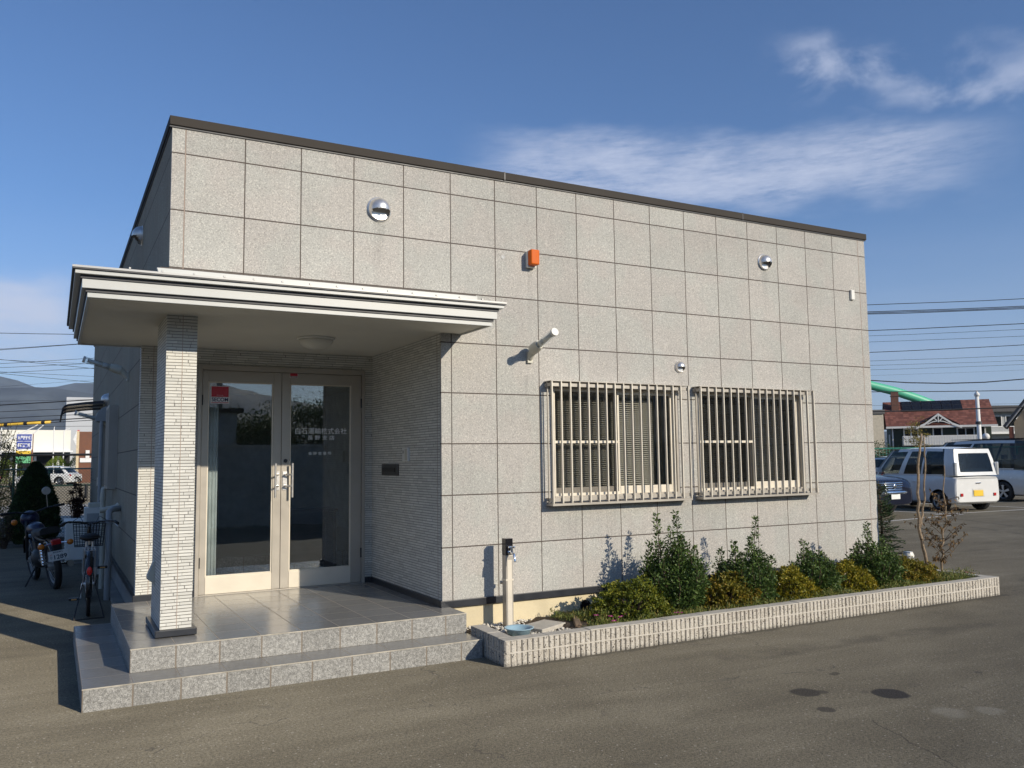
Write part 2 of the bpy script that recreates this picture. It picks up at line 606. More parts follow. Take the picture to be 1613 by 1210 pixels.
def mat_porch(name, glossy=True):
    m, t, b, out = new_mat(name)
    o = t.obj()
    x, y, z = t.xyz(o)
    sx = seam_mask(t, x, 0.2975, -0.33, 0.0032)
    sy = seam_mask(t, y, 0.30, -0.35, 0.0032)
    geo = t.new('ShaderNodeNewGeometry')
    nx, ny, nz = t.xyz(geo.outputs['True Normal'])
    top = t.math('GREATER_THAN', nz, 0.5)
    side = t.math('GREATER_THAN', t.math('ABSOLUTE', nx), 0.5)
    frontf = t.math('SUBTRACT', 1.0, t.math('MAXIMUM', top, side))
    sxr = seam_mask(t, x, 0.2975, -0.33, 0.0048)
    sx = t.math('ADD', t.math('MULTIPLY', sx, top), t.math('MULTIPLY', sxr, t.math('SUBTRACT', 1.0, top)))
    s = t.math('MAXIMUM', t.math('MULTIPLY', sx, t.math('SUBTRACT', 1.0, side)), t.math('MULTIPLY', sy, t.math('MAXIMUM', top, side)))
    g = t.noise(o, 120.0, 3, 0.6)
    g2 = t.noise(o, 45.0, 3, 0.6)
    gg = t.math('ADD', t.math('MULTIPLY', g, 0.6), t.math('MULTIPLY', g2, 0.4))
    rough_face = t.ramp(gg, [(0.34, (0.11, 0.107, 0.10)), (0.5, (0.27, 0.265, 0.245)), (0.66, (0.50, 0.49, 0.455))])
    fl = t.noise(t.scale(o, (3, 14, 3)), 5.0, 6, 0.65)
    smooth_face = t.ramp(t.math('ADD', t.math('MULTIPLY', fl, 0.75), t.math('MULTIPLY', g, 0.25)), [(0.3, (0.185, 0.182, 0.172)), (0.7, (0.270, 0.265, 0.250))])
    tl = t.white(t.vec(t.math('FLOOR', t.math('DIVIDE', t.math('ADD', x, 0.33), 0.2975)), t.math('FLOOR', t.math('DIVIDE', t.math('ADD', y, 0.35), 0.30)), 1.0))
    kv = t.new('ShaderNodeVectorMath', operation='SCALE')
    t.put(kv.inputs[0], t.mix(top, rough_face, smooth_face)); t.put(kv.inputs['Scale'], t.remap(tl, 0, 1, 0.9, 1.1, smooth=False))
    c = t.mix(s, kv.outputs[0], t.mix(top, (0.20, 0.165, 0.125), (0.30, 0.26, 0.21)))
    t.put(b.inputs['Base Color'], c)
    r = t.mix(top, (0.75, 0.75, 0.75), (0.23, 0.23, 0.23))
    rx, _, _ = t.xyz(r)
    rr = t.math('ADD', rx, t.math('MULTIPLY', t.math('SUBTRACT', fl, 0.5), 0.16))
    t.put(b.inputs['Roughness'], t.math('MAXIMUM', rr, t.math('MULTIPLY', s, 0.8), clamp=True))
    b.inputs['Specular IOR Level'].default_value = 0.55
    h = t.math('SUBTRACT', t.math('MULTIPLY', gg, t.math('SUBTRACT', 1.0, t.math('MULTIPLY', top, 0.985))), t.math('MULTIPLY', s, 0.4))
    t.put(b.inputs['Normal'], t.bump(h, 0.5, 0.006))
    return m


CRACK = (3.51, -3.31, 3.20, -4.10)
PALE = ((4.05, -3.45, 0.12), (4.3, -3.55, 0.10))
TYRE = ((18.9, 7.2, 16.8, 2.6), (16.5, 4.4, 14.0, -1.0), (9.8, -0.6, 20.0, 2.8), (8.5, -2.2, 16.0, -1.2), (3.9, -1.7, 6.8, -1.9))


def mat_asphalt():
    m, t, b, out = new_mat('asphalt')
    o = t.obj()
    x, y, z = t.xyz(o)
    g = t.noise(o, 120.0, 3, 0.7)
    g2 = t.noise(o, 55.0, 3, 0.6)
    big = t.noise(o, 0.55, 6, 0.62, 0.8)
    mid = t.noise(o, 3.2, 6, 0.65, 0.5)
    str_ = t.noise(t.scale(o, (0.35, 1.6, 1)), 1.1, 6, 0.6, 1.2)
    base = t.ramp(t.math('ADD', t.math('MULTIPLY', big, 0.5), t.math('MULTIPLY', str_, 0.5)), [(0.34, (0.112, 0.099, 0.073)), (0.5, (0.154, 0.137, 0.101)), (0.66, (0.205, 0.184, 0.137))])
    agg = t.ramp(t.math('ADD', t.math('MULTIPLY', g, 0.55), t.math('MULTIPLY', g2, 0.45)), [(0.36, (0.5, 0.5, 0.5)), (0.5, (0.98, 0.98, 0.98)), (0.62, (1.45, 1.43, 1.4))])
    c = t.new('ShaderNodeMix', data_type='RGBA', blend_type='MULTIPLY')
    c.inputs[0].default_value = 1.0
    t.put(c.inputs[6], base); t.put(c.inputs[7], agg)
    c = c.outputs[2]
    vo = t.voro(o, 70.0)
    wv = t.white(vo.outputs['Position'])
    c = t.mix(t.math('MULTIPLY', t.math('GREATER_THAN', wv, 0.972), t.math('LESS_THAN', vo.outputs['Distance'], 0.42)), c, (0.29, 0.265, 0.22))
    # dark damp smears
    sm = t.remap(t.noise(t.scale(o, (0.5, 1.3, 1)), 2.1, 7, 0.7, 1.5), 0.60, 0.74)
    c = t.mix(t.math('MULTIPLY', sm, 0.6), c, (0.075, 0.068, 0.062))
    # sparse hair cracks
    cr = t.new('ShaderNodeTexVoronoi', feature='DISTANCE_TO_EDGE')
    wob = t.new('ShaderNodeVectorMath', operation='ADD')
    nz = t.new('ShaderNodeTexNoise'); t.put(nz.inputs['Vector'], o); nz.inputs['Scale'].default_value = 2.5; nz.inputs['Detail'].default_value = 5
    t.put(wob.inputs[0], o); t.put(wob.inputs[1], t.scale(nz.outputs['Color'], (0.7, 0.7, 0)))
    t.put(cr.inputs['Vector'], wob.outputs[0]); cr.inputs['Scale'].default_value = 0.33
    ck = t.math('MULTIPLY', t.math('LESS_THAN', cr.outputs['Distance'], 0.0016), t.math('GREATER_THAN', mid, 0.5))
    c = t.mix(t.math('MULTIPLY', ck, 0.55), c, (0.06, 0.055, 0.05))
    # oil spots, each with its own outline
    msk = None
    for (sx, sy, r, st) in ((3.64, -2.68, 0.105, .8), (4.09, -2.99, 0.13, .95), (3.45, -3.02, 0.062, .7), (4.18, -2.45, 0.035, .6), (3.74, -2.73, 0.045, .6), (4.22, -2.44, 0.032, .6), (5.1, -2.95, .03, .5), (3.98, -2.88, .03, .35)):
        dx = t.math('SUBTRACT', x, sx); dy = t.math('SUBTRACT', y, sy)
        d = t.math('SQRT', t.math('ADD', t.math('MULTIPLY', dx, dx), t.math('MULTIPLY', dy, dy)))
        d = t.math('ADD', d, t.math('MULTIPLY', t.math('SUBTRACT', t.noise(o, 9.0, 4), 0.5), r*0.55))
        k = t.math('MULTIPLY', t.math('SUBTRACT', 1.0, t.remap(d, r*0.82, r*1.02)), st)
        msk = k if msk is None else t.math('MAXIMUM', msk, k)
    def seg_d(x0, y0, x1, y1, wob_, sc):
        L2 = (x1-x0)**2+(y1-y0)**2
        nx_ = t.math('MULTIPLY', t.math('SUBTRACT', t.noise(o, sc, 6, 0.7), 0.5), wob_)
        px = t.math('SUBTRACT', t.math('ADD', x, nx_), x0); py = t.math('SUBTRACT', t.math('ADD', y, nx_), y0)
        u_ = t.math('DIVIDE', t.math('ADD', t.math('MULTIPLY', px, x1-x0), t.math('MULTIPLY', py, y1-y0)), L2, clamp=True)
        dx = t.math('SUBTRACT', px, t.math('MULTIPLY', u_, x1-x0)); dy = t.math('SUBTRACT', py, t.math('MULTIPLY', u_, y1-y0))
        return t.math('SQRT', t.math('ADD', t.math('MULTIPLY', dx, dx), t.math('MULTIPLY', dy, dy)))
    # one hair crack in the near right, pale worn patches, faint turning tyre marks
    d_ = seg_d(*CRACK, 0.22, 4.0)
    c = t.mix(t.math('MULTIPLY', t.math('SUBTRACT', 1.0, t.remap(d_, 0.002, 0.007)), 0.7), c, (0.05, 0.045, 0.038))
    for (sx, sy, r) in PALE:
        dx = t.math('SUBTRACT', x, sx); dy = t.math('SUBTRACT', y, sy)
        d = t.math('ADD', t.math('SQRT', t.math('ADD', t.math('MULTIPLY', dx, dx), t.math('MULTIPLY', dy, dy))), t.math('MULTIPLY', t.math('SUBTRACT', t.noise(o, 6.0, 5), 0.5), r*1.4))
        c = t.mix(t.math('MULTIPLY', t.math('SUBTRACT', 1.0, t.remap(d, r*0.5, r*1.1)), 0.45), c, (0.27, 0.255, 0.21))
    for q in TYRE:
        d_ = seg_d(*q, 0.5, 0.9)
        br = t.remap(t.noise(o, 3.0, 5), 0.35, 0.6)
        c = t.mix(t.math('MULTIPLY', t.math('MULTIPLY', t.math('SUBTRACT', 1.0, t.remap(d_, 0.05, 0.16)), br), 0.42), c, (0.06, 0.054, 0.045))
    # darker band along the foot of the planter
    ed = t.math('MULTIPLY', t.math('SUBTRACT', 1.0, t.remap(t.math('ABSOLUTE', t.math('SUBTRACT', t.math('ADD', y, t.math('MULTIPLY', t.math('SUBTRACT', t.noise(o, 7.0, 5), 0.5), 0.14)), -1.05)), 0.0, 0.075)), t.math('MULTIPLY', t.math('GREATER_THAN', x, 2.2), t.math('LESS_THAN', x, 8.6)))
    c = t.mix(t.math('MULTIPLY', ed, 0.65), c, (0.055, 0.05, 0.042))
    c = t.mix(msk, c, (0.032, 0.029, 0.027))
    t.put(b.inputs['Base Color'], c)
    t.put(b.inputs['Roughness'], t.math('SUBTRACT', 0.88, t.math('MULTIPLY', msk, 0.2)))
    b.inputs['Specular IOR Level'].default_value = 0.2
    b.inputs['Diffuse Roughness'].default_value = 1.0
    h = t.math('ADD', t.math('MULTIPLY', g, 0.6), t.math('MULTIPLY', g2, 0.6))
    t.put(b.inputs['Normal'], t.bump(h, 0.75, 0.008))
    return m


def mat_glass(name, tint=(0.35, 0.38, 0.38), rough=0.0, ior=1.5, boost=1.0):
    m = bpy.data.materials.new(name)
    m.use_nodes = True
    t = NT(m.node_tree); t.n.clear()
    out = t.new('ShaderNodeOutputMaterial')
    tr = t.new('ShaderNodeBsdfTransparent'); tr.inputs[0].default_value = tint + (1,)
    gl = t.new('ShaderNodeBsdfGlossy'); gl.inputs['Roughness'].default_value = rough
    gl.inputs[0].default_value = (0.93, 0.97, 1.0, 1)
    geo = t.new('ShaderNodeNewGeometry')
    dp = t.new('ShaderNodeVectorMath', operation='DOT_PRODUCT')
    t.l.new(geo.outputs['Normal'], dp.inputs[0]); t.l.new(geo.outputs['Incoming'], dp.inputs[1])
    c_ = t.math('SUBTRACT', 1.0, t.math('ABSOLUTE', dp.outputs['Value']), clamp=True)
    fr = t.math('ADD', 0.042, t.math('MULTIPLY', t.math('POWER', c_, 5.0), 0.958))
    # very slight waviness of float glass
    bp = t.bump(t.noise(t.obj(), 1.6, 2), 0.015, 0.05)
    t.l.new(bp, gl.inputs['Normal'])
    f = t.math('MULTIPLY', fr, boost, clamp=True)
    mx = t.new('ShaderNodeMixShader')
    t.put(mx.inputs[0], f)
    t.l.new(tr.outputs[0], mx.inputs[1]); t.l.new(gl.outputs[0], mx.inputs[2])
    t.l.new(mx.outputs[0], out.inputs[0])
    return m


def mat_leaf(name, c1, c2, c3=None, rough=0.5, trans=0.25, scale=6.0):
    """leaf colours vary from leaf cluster to leaf cluster; a little light passes through"""
    m, t, b, out = new_mat(name)
    o = t.obj()
    geo = t.new('ShaderNodeNewGeometry')
    rnd = geo.outputs['Random Per Island']
    n = t.noise(o, scale, 3)
    f = t.math('ADD', t.math('MULTIPLY', rnd, 0.55), t.math('MULTIPLY', n, 0.45))
    stops = [(0.2, c1), (0.75, c2)] if c3 is None else [(0.2, c1), (0.55, c2), (0.8, c3)]
    c = t.ramp(f, stops)
    t.put(b.inputs['Base Color'], c)
    b.inputs['Roughness'].default_value = rough
    b.inputs['Specular IOR Level'].default_value = 0.35
    tl = t.new('ShaderNodeBsdfTranslucent'); t.put(tl.inputs[0], c)
    mx = t.new('ShaderNodeMixShader'); mx.inputs[0].default_value = trans
    t.l.new(b.outputs[0], mx.inputs[1]); t.l.new(tl.outputs[0], mx.inputs[2])
    t.l.new(mx.outputs[0], out.inputs[0])
    return m


M = {}
M['siding'] = mat_siding('stone_grain_siding', (0.497, 0.482, 0.447))
M['siding_side'] = mat_siding('shaded_side_siding', (0.34, 0.305, 0.235), axis='y', streak=True, vert=False)  # copy of the front siding, side shade put into a darker colour
M['tile'] = mat_brickstrip('stacked_tile_strip')
M['porch'] = mat_porch('porch_tile')
M['asphalt'] = mat_asphalt()
M['coping'] = pm('coping_metal', (0.050, 0.044, 0.038), 0.7, 0.0, 0.08, 2.0, spec=0.15)
M['trim'] = pm('dark_base_trim', (0.022, 0.025, 0.032), 0.35, 0.0, 0.15)
M['foundation'] = pm('cream_foundation', (0.66, 0.57, 0.38), 0.8, 0, 0.10, 3.0, 0.25, 90)
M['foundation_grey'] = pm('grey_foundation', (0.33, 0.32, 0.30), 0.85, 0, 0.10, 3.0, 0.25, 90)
M['canopy'] = pm('canopy_white_metal', (0.53, 0.54, 0.52), 0.38, 0.0, 0.03, 2.0)
M['canopy_roof'] = pm('canopy_roof_metal', (0.42, 0.42, 0.41), 0.4, 0.2, 0.05, 2.0)
M['soffit'] = pm('soffit_board', (0.66, 0.635, 0.555), 0.8, 0, 0.03, 3.0)
M['dark_gap'] = pm('dark_metal_and_shade', (0.05, 0.05, 0.055), 0.5)  # one dark tone for metal parts and the fascia shade strips
M['alu'] = pm('champagne_aluminium', (0.43, 0.395, 0.34), 0.38, 0.25, 0.04, 5.0)
M['alu_pale'] = pm('pale_aluminium', (0.70, 0.64, 0.53), 0.40, 0.10, 0.04, 5.0)
M['steel'] = pm('brushed_steel', (0.72, 0.70, 0.67), 0.33, 0.8, 0.05, 30.0)
M['chrome'] = pm('chrome', (0.75, 0.76, 0.78), 0.08, 1.0, 0.03)
M['rubber'] = pm('black_rubber', (0.018, 0.018, 0.018), 0.7)
M['black'] = pm('black_plastic', (0.015, 0.015, 0.017), 0.4)
M['black_gloss'] = pm('black_gloss', (0.012, 0.012, 0.014), 0.12)
M['void'] = pm('dark_opening', (0.006, 0.006, 0.006), 0.9)
M['white_plastic'] = pm('white_plastic', (0.72, 0.71, 0.66), 0.4, 0, 0.04)
M['cream_plastic'] = pm('cream_pipe_plastic', (0.55, 0.53, 0.44), 0.45, 0, 0.06)
M['grey_plastic'] = pm('grey_pipe_plastic', (0.36, 0.37, 0.37), 0.45, 0, 0.06)
M['glass'] = mat_glass('door_glass', (0.90, 0.92, 0.91), boost=3.0)
M['glass_win'] = mat_glass('window_glass', (0.92, 0.92, 0.90), boost=1.0)
M['glass_car'] = mat_glass('car_glass', (0.26, 0.28, 0.27), boost=0.9)
M['interior'] = pm('interior_wall', (0.72, 0.74, 0.68), 0.9)
M['interior_floor'] = pm('interior_floor', (0.42, 0.41, 0.38), 0.5)
M['wood_dark'] = pm('dark_wood', (0.05, 0.035, 0.025), 0.5, 0, 0.3)

# ---------------------------------------------------------------- ground
def flat(x0, x1, y0, y1, z, nx=1, ny=1):
    mb = MB()
    mb.add([(x0, y0, z), (x1, y0, z), (x1, y1, z), (x0, y1, z)], [(0, 1, 2, 3)])
    return mb

M['earth'] = pm('far_ground', (0.13, 0.135, 0.085), 0.95, 0, 0.35, 0.02, 0, 1)
tag(flat(-6000, 6000, -6000, 6000, -0.03).build('ground', M['earth']), kind='structure')
tag(flat(-45, 75, -30, 130, 0.0).build('asphalt_lot', M['asphalt']), kind='structure')

# ---------------------------------------------------------------- the building
X0, X1, XR, YD, ZB, ZT = -0.10, 7.855, 2.175, 1.86, 0.36, 4.215
DEPTH = 14.0
bld = thing('office_building', 'single storey office clad in square grey stone panels with a dark metal roof edge', 'building')
WIN = [(3.31, 4.84, 1.20, 2.28), (5.10, 6.66, 1.20, 2.28)]
SOF = 2.715

us = [XR, 3.31, 4.84, 5.10, 6.66, X1]
zs = [ZB, 1.20, 2.28, ZT]
mb = MB()
mb.panel(us, zs, lambda u, z: any(a < u < b and c < z < d for a, b, c, d in WIN), 0.0, 0.03, lambda u, d, z: (u, d, z))
mb.panel([X0, XR], [SOF+0.012, ZT], lambda u, z: False, 0.0, 0.03, lambda u, d, z: (u, d, z))
mb.build('front_wall', M['siding'], bld)

# side wall with three openings
LW = [(5.35, 6.15, 1.28, 2.34), (7.3, 8.1, 1.28, 2.34), (9.9, 10.7, 0.36, 2.36)]
mb = MB()
ys = sorted({YD+0.12, DEPTH} | {a for w in LW for a in w[:2]})
zz = sorted({ZB, ZT} | {a for w in LW for a in w[2:]})
mb.panel(ys, zz, lambda u, z: any(a < u < b and c < z < d for a, b, c, d in LW), 0.0, 0.15, lambda u, d, z: (X0+d, u, z))
mb.panel([0.03, YD+0.12], [SOF+0.012, ZT], lambda u, z: False, 0.0, 0.15, lambda u, d, z: (X0+d, u, z))
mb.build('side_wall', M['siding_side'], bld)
mb = MB(); mb.box(X1-0.15, X1-0.001, 0.03, DEPTH, ZB, ZT)
mb.build('east_wall', mat_siding('stone_siding_east', (0.497, 0.482, 0.447), axis='y'), bld)
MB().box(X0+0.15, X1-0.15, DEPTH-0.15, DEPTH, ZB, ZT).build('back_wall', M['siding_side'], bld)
MB().box(X0+0.002, X1-0.002, 0.032, DEPTH-0.002, ZT-0.001, ZT+0.05).build('roof', M['coping'], bld)

# entrance wall in tile strip
mb = MB()
mb.panel([-0.128, 0.395, 2.085, XR+0.1], [ZB, 2.548, SOF+0.02], lambda u, z: 0.395 < u < 2.085 and z < 2.548, YD, YD+0.12, lambda u, d, z: (u, d, z))
mb.build('entrance_wall', M['tile'], bld)
mb = MB()
mb.box(XR, XR+0.02, 0.03, YD, ZB, SOF+0.02)
mb.build('recess_side_wall', M['tile'], bld)
MB().box(XR+0.02, XR+0.12, 0.03, YD+0.1, 0.3, SOF+0.02).build('recess_backing', M['interior'], bld)
# sealant lines
M['sealant'] = pm('sealant', (0.36, 0.28, 0.23), 0.7)
M['sealant_dark'] = pm('sealant_dark', (0.09, 0.075, 0.065), 0.7)
mb = MB()
for xx in (0.0, 7.735):
    mb.box(xx-0.003, xx+0.003, -0.0012, 0.001, ZB if xx > 1 else 3.08, ZT)
mb.box(-0.02, -0.015, YD-0.0015, YD, ZB, SOF)
mb.box(XR-0.0015, XR, 0.088, 0.093, ZB, SOF)
split_islands(mb.build('sealant_joint', M['sealant'], bld))
MB().box(2.272, 2.279, -0.0014, 0.001, ZB, ZT).build('board_joint', M['sealant_dark'], bld)

# roof edge coping
mb = MB()
mb.box(X0-0.022, X1+0.022, -0.024, 0.01, ZT, 4.287)
mb.box(X0-0.022, X0+0.012, 0.01, DEPTH+0.02, ZT, 4.287)
mb.box(X1-0.012, X1+0.022, 0.01, DEPTH+0.02, ZT, 4.287)
mb.box(X0+0.012, X1-0.012, DEPTH-0.01, DEPTH+0.02, ZT, 4.287)
mb.build('roof_coping', M['coping'], bld, bevel=0.004)
mb = MB()
mb.box(X0-0.02, X1+0.02, -0.010, 0.0, ZT-0.014, ZT-0.001)
mb.box(X0-0.010, X0, 0.0, DEPTH, ZT-0.014, ZT-0.001)
mb.build('coping_drip', M['dark_gap'], bld)
mb = MB()
for xx in (2.83, 5.84):
    mb.box(xx-0.006, xx+0.006, -0.0265, 0.012, ZT-0.002, 4.289)
split_islands(mb.build('coping_joint', M['dark_gap'], bld))

# base trim and foundation
mb = MB()
def trim_path(pts, out, z0, z1):
    for (xa, ya, xb, yb) in pts:
        mb.box(min(xa, xb), max(xa, xb), min(ya, yb), max(ya, yb), z0, z1)
trim_path([(XR-0.022, -0.022, X1+0.015, 0.02), (XR-0.022, 0.02, XR+0.01, YD-0.022), (2.09, YD-0.022, XR-0.022, YD+0.01)], 0, 0.298, 0.36)
trim_path([(X0-0.05, YD-0.022, 0.39, YD+0.01), (X0-0.028, YD+0.01, X0+0.01, 9.88), (X0-0.028, 10.72, X0+0.01, DEPTH), (X1-0.01, 0.02, X1+0.015, DEPTH)], 0, 0.298, 0.36)
mb.build('base_trim', M['trim'], bld, bevel=0.003)
mb = MB(); mb.box(XR+0.002, X1-0.02, 0.012, 0.15, -0.1, 0.298)
mb.build('foundation', M['foundation'], bld)
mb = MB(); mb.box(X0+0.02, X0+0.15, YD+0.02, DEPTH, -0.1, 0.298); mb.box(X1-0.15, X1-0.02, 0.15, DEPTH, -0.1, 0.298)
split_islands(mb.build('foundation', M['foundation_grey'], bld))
M['concrete_lip'] = pm('concrete_lip', (0.30, 0.28, 0.25), 0.9, 0, 0.15, 4, 0.4, 60)
MB().box(X0-0.10, X0+0.02, YD+0.6, 9.0, -0.05, 0.035).build('footing', M['concrete_lip'], bld, bevel=0.01)
# foundation vent grille
mb = MB(); mb.lathe([(0.055, 0.0), (0.055, -0.012), (0.047, -0.012), (0.047, -0.002)], (3.66, 0.011, 0.185), 'y', 20)
for k in range(-3, 4):
    h = math.sqrt(max(0.0, 0.047**2-(k*0.0125)**2))
    mb.box(3.66-h, 3.66+h, 0.001, 0.009, 0.185+k*0.0125-0.003, 0.185+k*0.0125+0.003)
fv = mb.build('foundation_vent', M['black'], bld)
MB().lathe([(0.0001, 0), (0.048, 0.0)], (3.66, 0.0095, 0.185), 'y', 20).build('vent_hole', M['void'], fv)

# interior shell so that the panes look into dim rooms
MB().box(X0+0.15, X1-0.15, 0.04, DEPTH-0.15, 0.285, 0.30).build('interior_floor', M['interior_floor'], bld)
MB().box(X0+0.15, X1-0.15, 0.2, DEPTH-0.15, 2.75, 2.79).build('interior_ceiling', M['interior'], bld)
MB().box(XR+0.12, X1-0.15, 2.6, 2.68, 0.30, 2.74).build('partition', M['interior'], bld)
MB().box(X0+0.15, 3.4, 7.9, 7.98, 0.30, 2.74).build('partition', M['interior'], bld)
MB().box(3.4, 3.48, 2.68, 7.98, 0.30, 2.74).build('partition', M['interior'], bld)
M['raised_floor'] = pm('raised_floor', (0.46, 0.45, 0.42), 0.4, 0, 0.05)
MB().box(X0+0.15, 3.4, 3.46, 7.9, 0.3005, 0.487).build('raised_floor', M['raised_floor'], bld)
MB().box(X0+0.15, 3.4, 3.44, 3.459, 0.3005, 0.486).build('floor_riser', M['porch'], bld)

# ---- canopy
cx0, cx1, cy0, cyb = -0.672, 2.375, -0.61, 1.95
def cpoly(d):
    return [(cx0-d, cy0-d), (cx1+d, cy0-d), (cx1+d, -0.0005), (X0-0.0005, -0.0005), (X0-0.0005, cyb), (cx0-d, cyb)]
canopy = MB()
canopy.prism([(cx0+0.01, cy0+0.01), (cx1-0.01, cy0+0.01), (cx1-0.01, -0.0005), (XR-0.0005, -0.0005), (XR-0.0005, YD-0.0005), (-0.128, YD-0.0005), (-0.128, cyb-0.01), (cx0+0.01, cyb-0.01)], 'z', SOF, SOF+0.01)
can = canopy.build('canopy', M['soffit'], bld)
mb = MB()
mb.box(cx0, cx1, cy0, cy0+0.02, 2.70, 2.735)
mb.box(cx0, cx0+0.02, cy0+0.02, cyb, 2.70, 2.735)
mb.box(cx1-0.02, cx1, cy0+0.02, -0.0005, 2.70, 2.735)
mb.box(cx0+0.02, X0-0.03, cyb-0.02, cyb, 2.70, 2.740)
mb.prism(cpoly(0.034), 'z', 2.756, 2.820)
mb.prism(cpoly(0.078), 'z', 2.843, 2.871)
mb.build('fascia', M['canopy'], can, bevel=0.003)
mb = MB()
mb.prism(cpoly(0.010), 'z', 2.7352, 2.7558)
mb.prism(cpoly(0.044), 'z', 2.8202, 2.8428)
mb.prism(cpoly(0.092), 'z', 2.8712, 2.880)
mb.build('fascia_shade', M['dark_gap'], can)  # shade under each fascia step, put in as dark strips
mb = MB()
e = 0.095
zlo, zhi = 2.881, 2.992
A = [(cx0-e, cy0-e), (cx1+e, cy0-e), (cx1+e, 0), (X0, 0), (X0, cyb+0.02), (cx0-e, cyb+0.02)]
zA = [zlo, zlo, zhi, zhi, zhi, zlo]
vs = [(p[0], p[1], z) for p, z in zip(A, zA)] + [(p[0], p[1], z+0.014) for p, z in zip(A, zA)]
mb.add(vs, [(0, 3, 2, 1), (0, 5, 4, 3), (6, 7, 8, 9), (6, 9, 10, 11), (0, 1, 7, 6), (1, 2, 8, 7), (4, 5, 11, 10), (5, 0, 6, 11)])
for k in range(14):
    xx = cx0+0.25+k*0.205
    mb.box(xx-0.006, xx+0.006, cy0-e, cy0-e+0.02, zlo+0.012, zlo+0.028)
mb.build('canopy_roof', M['canopy_roof'], can)
mb = MB()
mb.prism([(-0.165, 2.995), (2.525, 2.995), (2.525, 3.070), (-0.19, 3.070)], 'y', -0.034, -0.0005)
mb.build('flashing', M['canopy'], can, bevel=0.002)
MB().box(-0.165, 2.52, -0.012, 0.0, 3.070, 3.082).build('flashing_seal', M['sealant_dark'], can)

# ---- pillar
mb = MB(); mb.box(-0.11, 0.11, -0.04, 0.60, 0.36, SOF)
pil = mb.build('pillar', M['tile'], bld)
MB().box(-0.145, 0.145, -0.075, 0.635, 0.312, 0.36).build('pillar_trim', M['trim'], pil, bevel=0.004)
MB().box(0.003, 0.007, -0.0415, -0.04, 0.36, SOF).build('sealant_joint', M['sealant'], pil)

# ---- entrance doors
def rail(mb, x0, x1, z0, z1, y0, y1, w, wt=None, wb=None):
    wt = w if wt is None else wt; wb = w if wb is None else wb
    mb.box(x0, x0+w, y0, y1, z0, z1); mb.box(x1-w, x1, y0, y1, z0, z1)
    mb.box(x0+w, x1-w, y0, y1, z1-wt, z1); mb.box(x0+w, x1-w, y0, y1, z0, z0+wb)
mb = MB()
mb.box(0.39, 0.425, YD-0.03, YD+0.08, 0.30, 2.55); mb.box(2.055, 2.09, YD-0.03, YD+0.08, 0.30, 2.55)
mb.box(0.425, 2.055, YD-0.03, YD+0.08, 2.50, 2.55)
mb.box(0.425, 2.055, YD-0.02, YD+0.08, 0.298, 0.312)
dframe = mb.build('door_frame', M['alu'], bld, bevel=0.003)
for side, (a, b, ga, gb) in enumerate(((0.428, 1.203, 0.487, 1.122), (1.207, 2.052, 1.293, 1.940))):
    mb = MB(); y0, y1 = YD-0.012, YD+0.03
    mb.box(a, ga, y0, y1, 0.315, 2.497); mb.box(gb, b, y0, y1, 0.315, 2.497)
    mb.box(ga, gb, y0, y1, 2.387, 2.497)
    d = mb.build('glass_door', M['alu'], bld, bevel=0.003)
    MB().box(ga+0.0005, gb-0.0005, y0-0.001, y1, 0.315, 0.48).build('bottom_rail', M['alu_pale'], d, bevel=0.003)
    mb = MB(); rail(mb, ga, gb, 0.48, 2.387, y0+0.008, y1-0.004, 0.012)
    mb.build('bead', M['alu_pale'], d, bevel=0.002)
    MB().box(ga+0.01, gb-0.01, YD+0.006, YD+0.012, 0.49, 2.378).build('pane', M['glass'], d)
    hx = 1.135 if side == 0 else 1.305
    px = 1.166 if side == 0 else 1.243
    mb = MB(); mb.tube([(hx, YD-0.085, 1.225), (hx, YD-0.085, 1.57)], 0.011, 12)
    for z in (1.34, 1.455):
        mb.tube([(hx, YD-0.085, z), (px, YD-0.06, z), (px, YD-0.012, z)], 0.010, 8)
    mb.box(px-0.022, px+0.022, YD-0.02, YD-0.012, 1.30, 1.49)
    mb.build('handle', M['steel'], d, smooth=True, auto=40)
    mb = MB()
    for z in (0.62, 2.2):
        mb.tube([((a if side == 0 else b), YD-0.02, z-0.05), ((a if side == 0 else b), YD-0.02, z+0.05)], 0.009, 8)
    split_islands(mb.build('hinge', M['black'], d))
    if side == 1:
        MB().lathe([(0.020, 0), (0.020, -0.008), (0.012, -0.010), (0.0001, -0.010)], (1.249, YD-0.012, 1.595), 'y', 16).build('lock', M['black'], d)
        M['lettering'] = pm('white_lettering', (0.85, 0.86, 0.85), 0.5, 0, 0.03)
        for s, xc, zc, w, h, bo in (('白石運輸株式会社', 1.625, 1.902, 0.545, 0.064, 0.032), ('長 野 支 店', 1.622, 1.832, 0.285, 0.048, 0.028), ('長 野 営 業 所', 1.610, 1.668, 0.245, 0.032, 0.022)):
            o = text_mesh(s, 1.0, M['lettering'], 'lettering', d, width=w, height=h, bold=0.006, depth=0.0)
            o.location = (xc, YD+0.0057, zc)

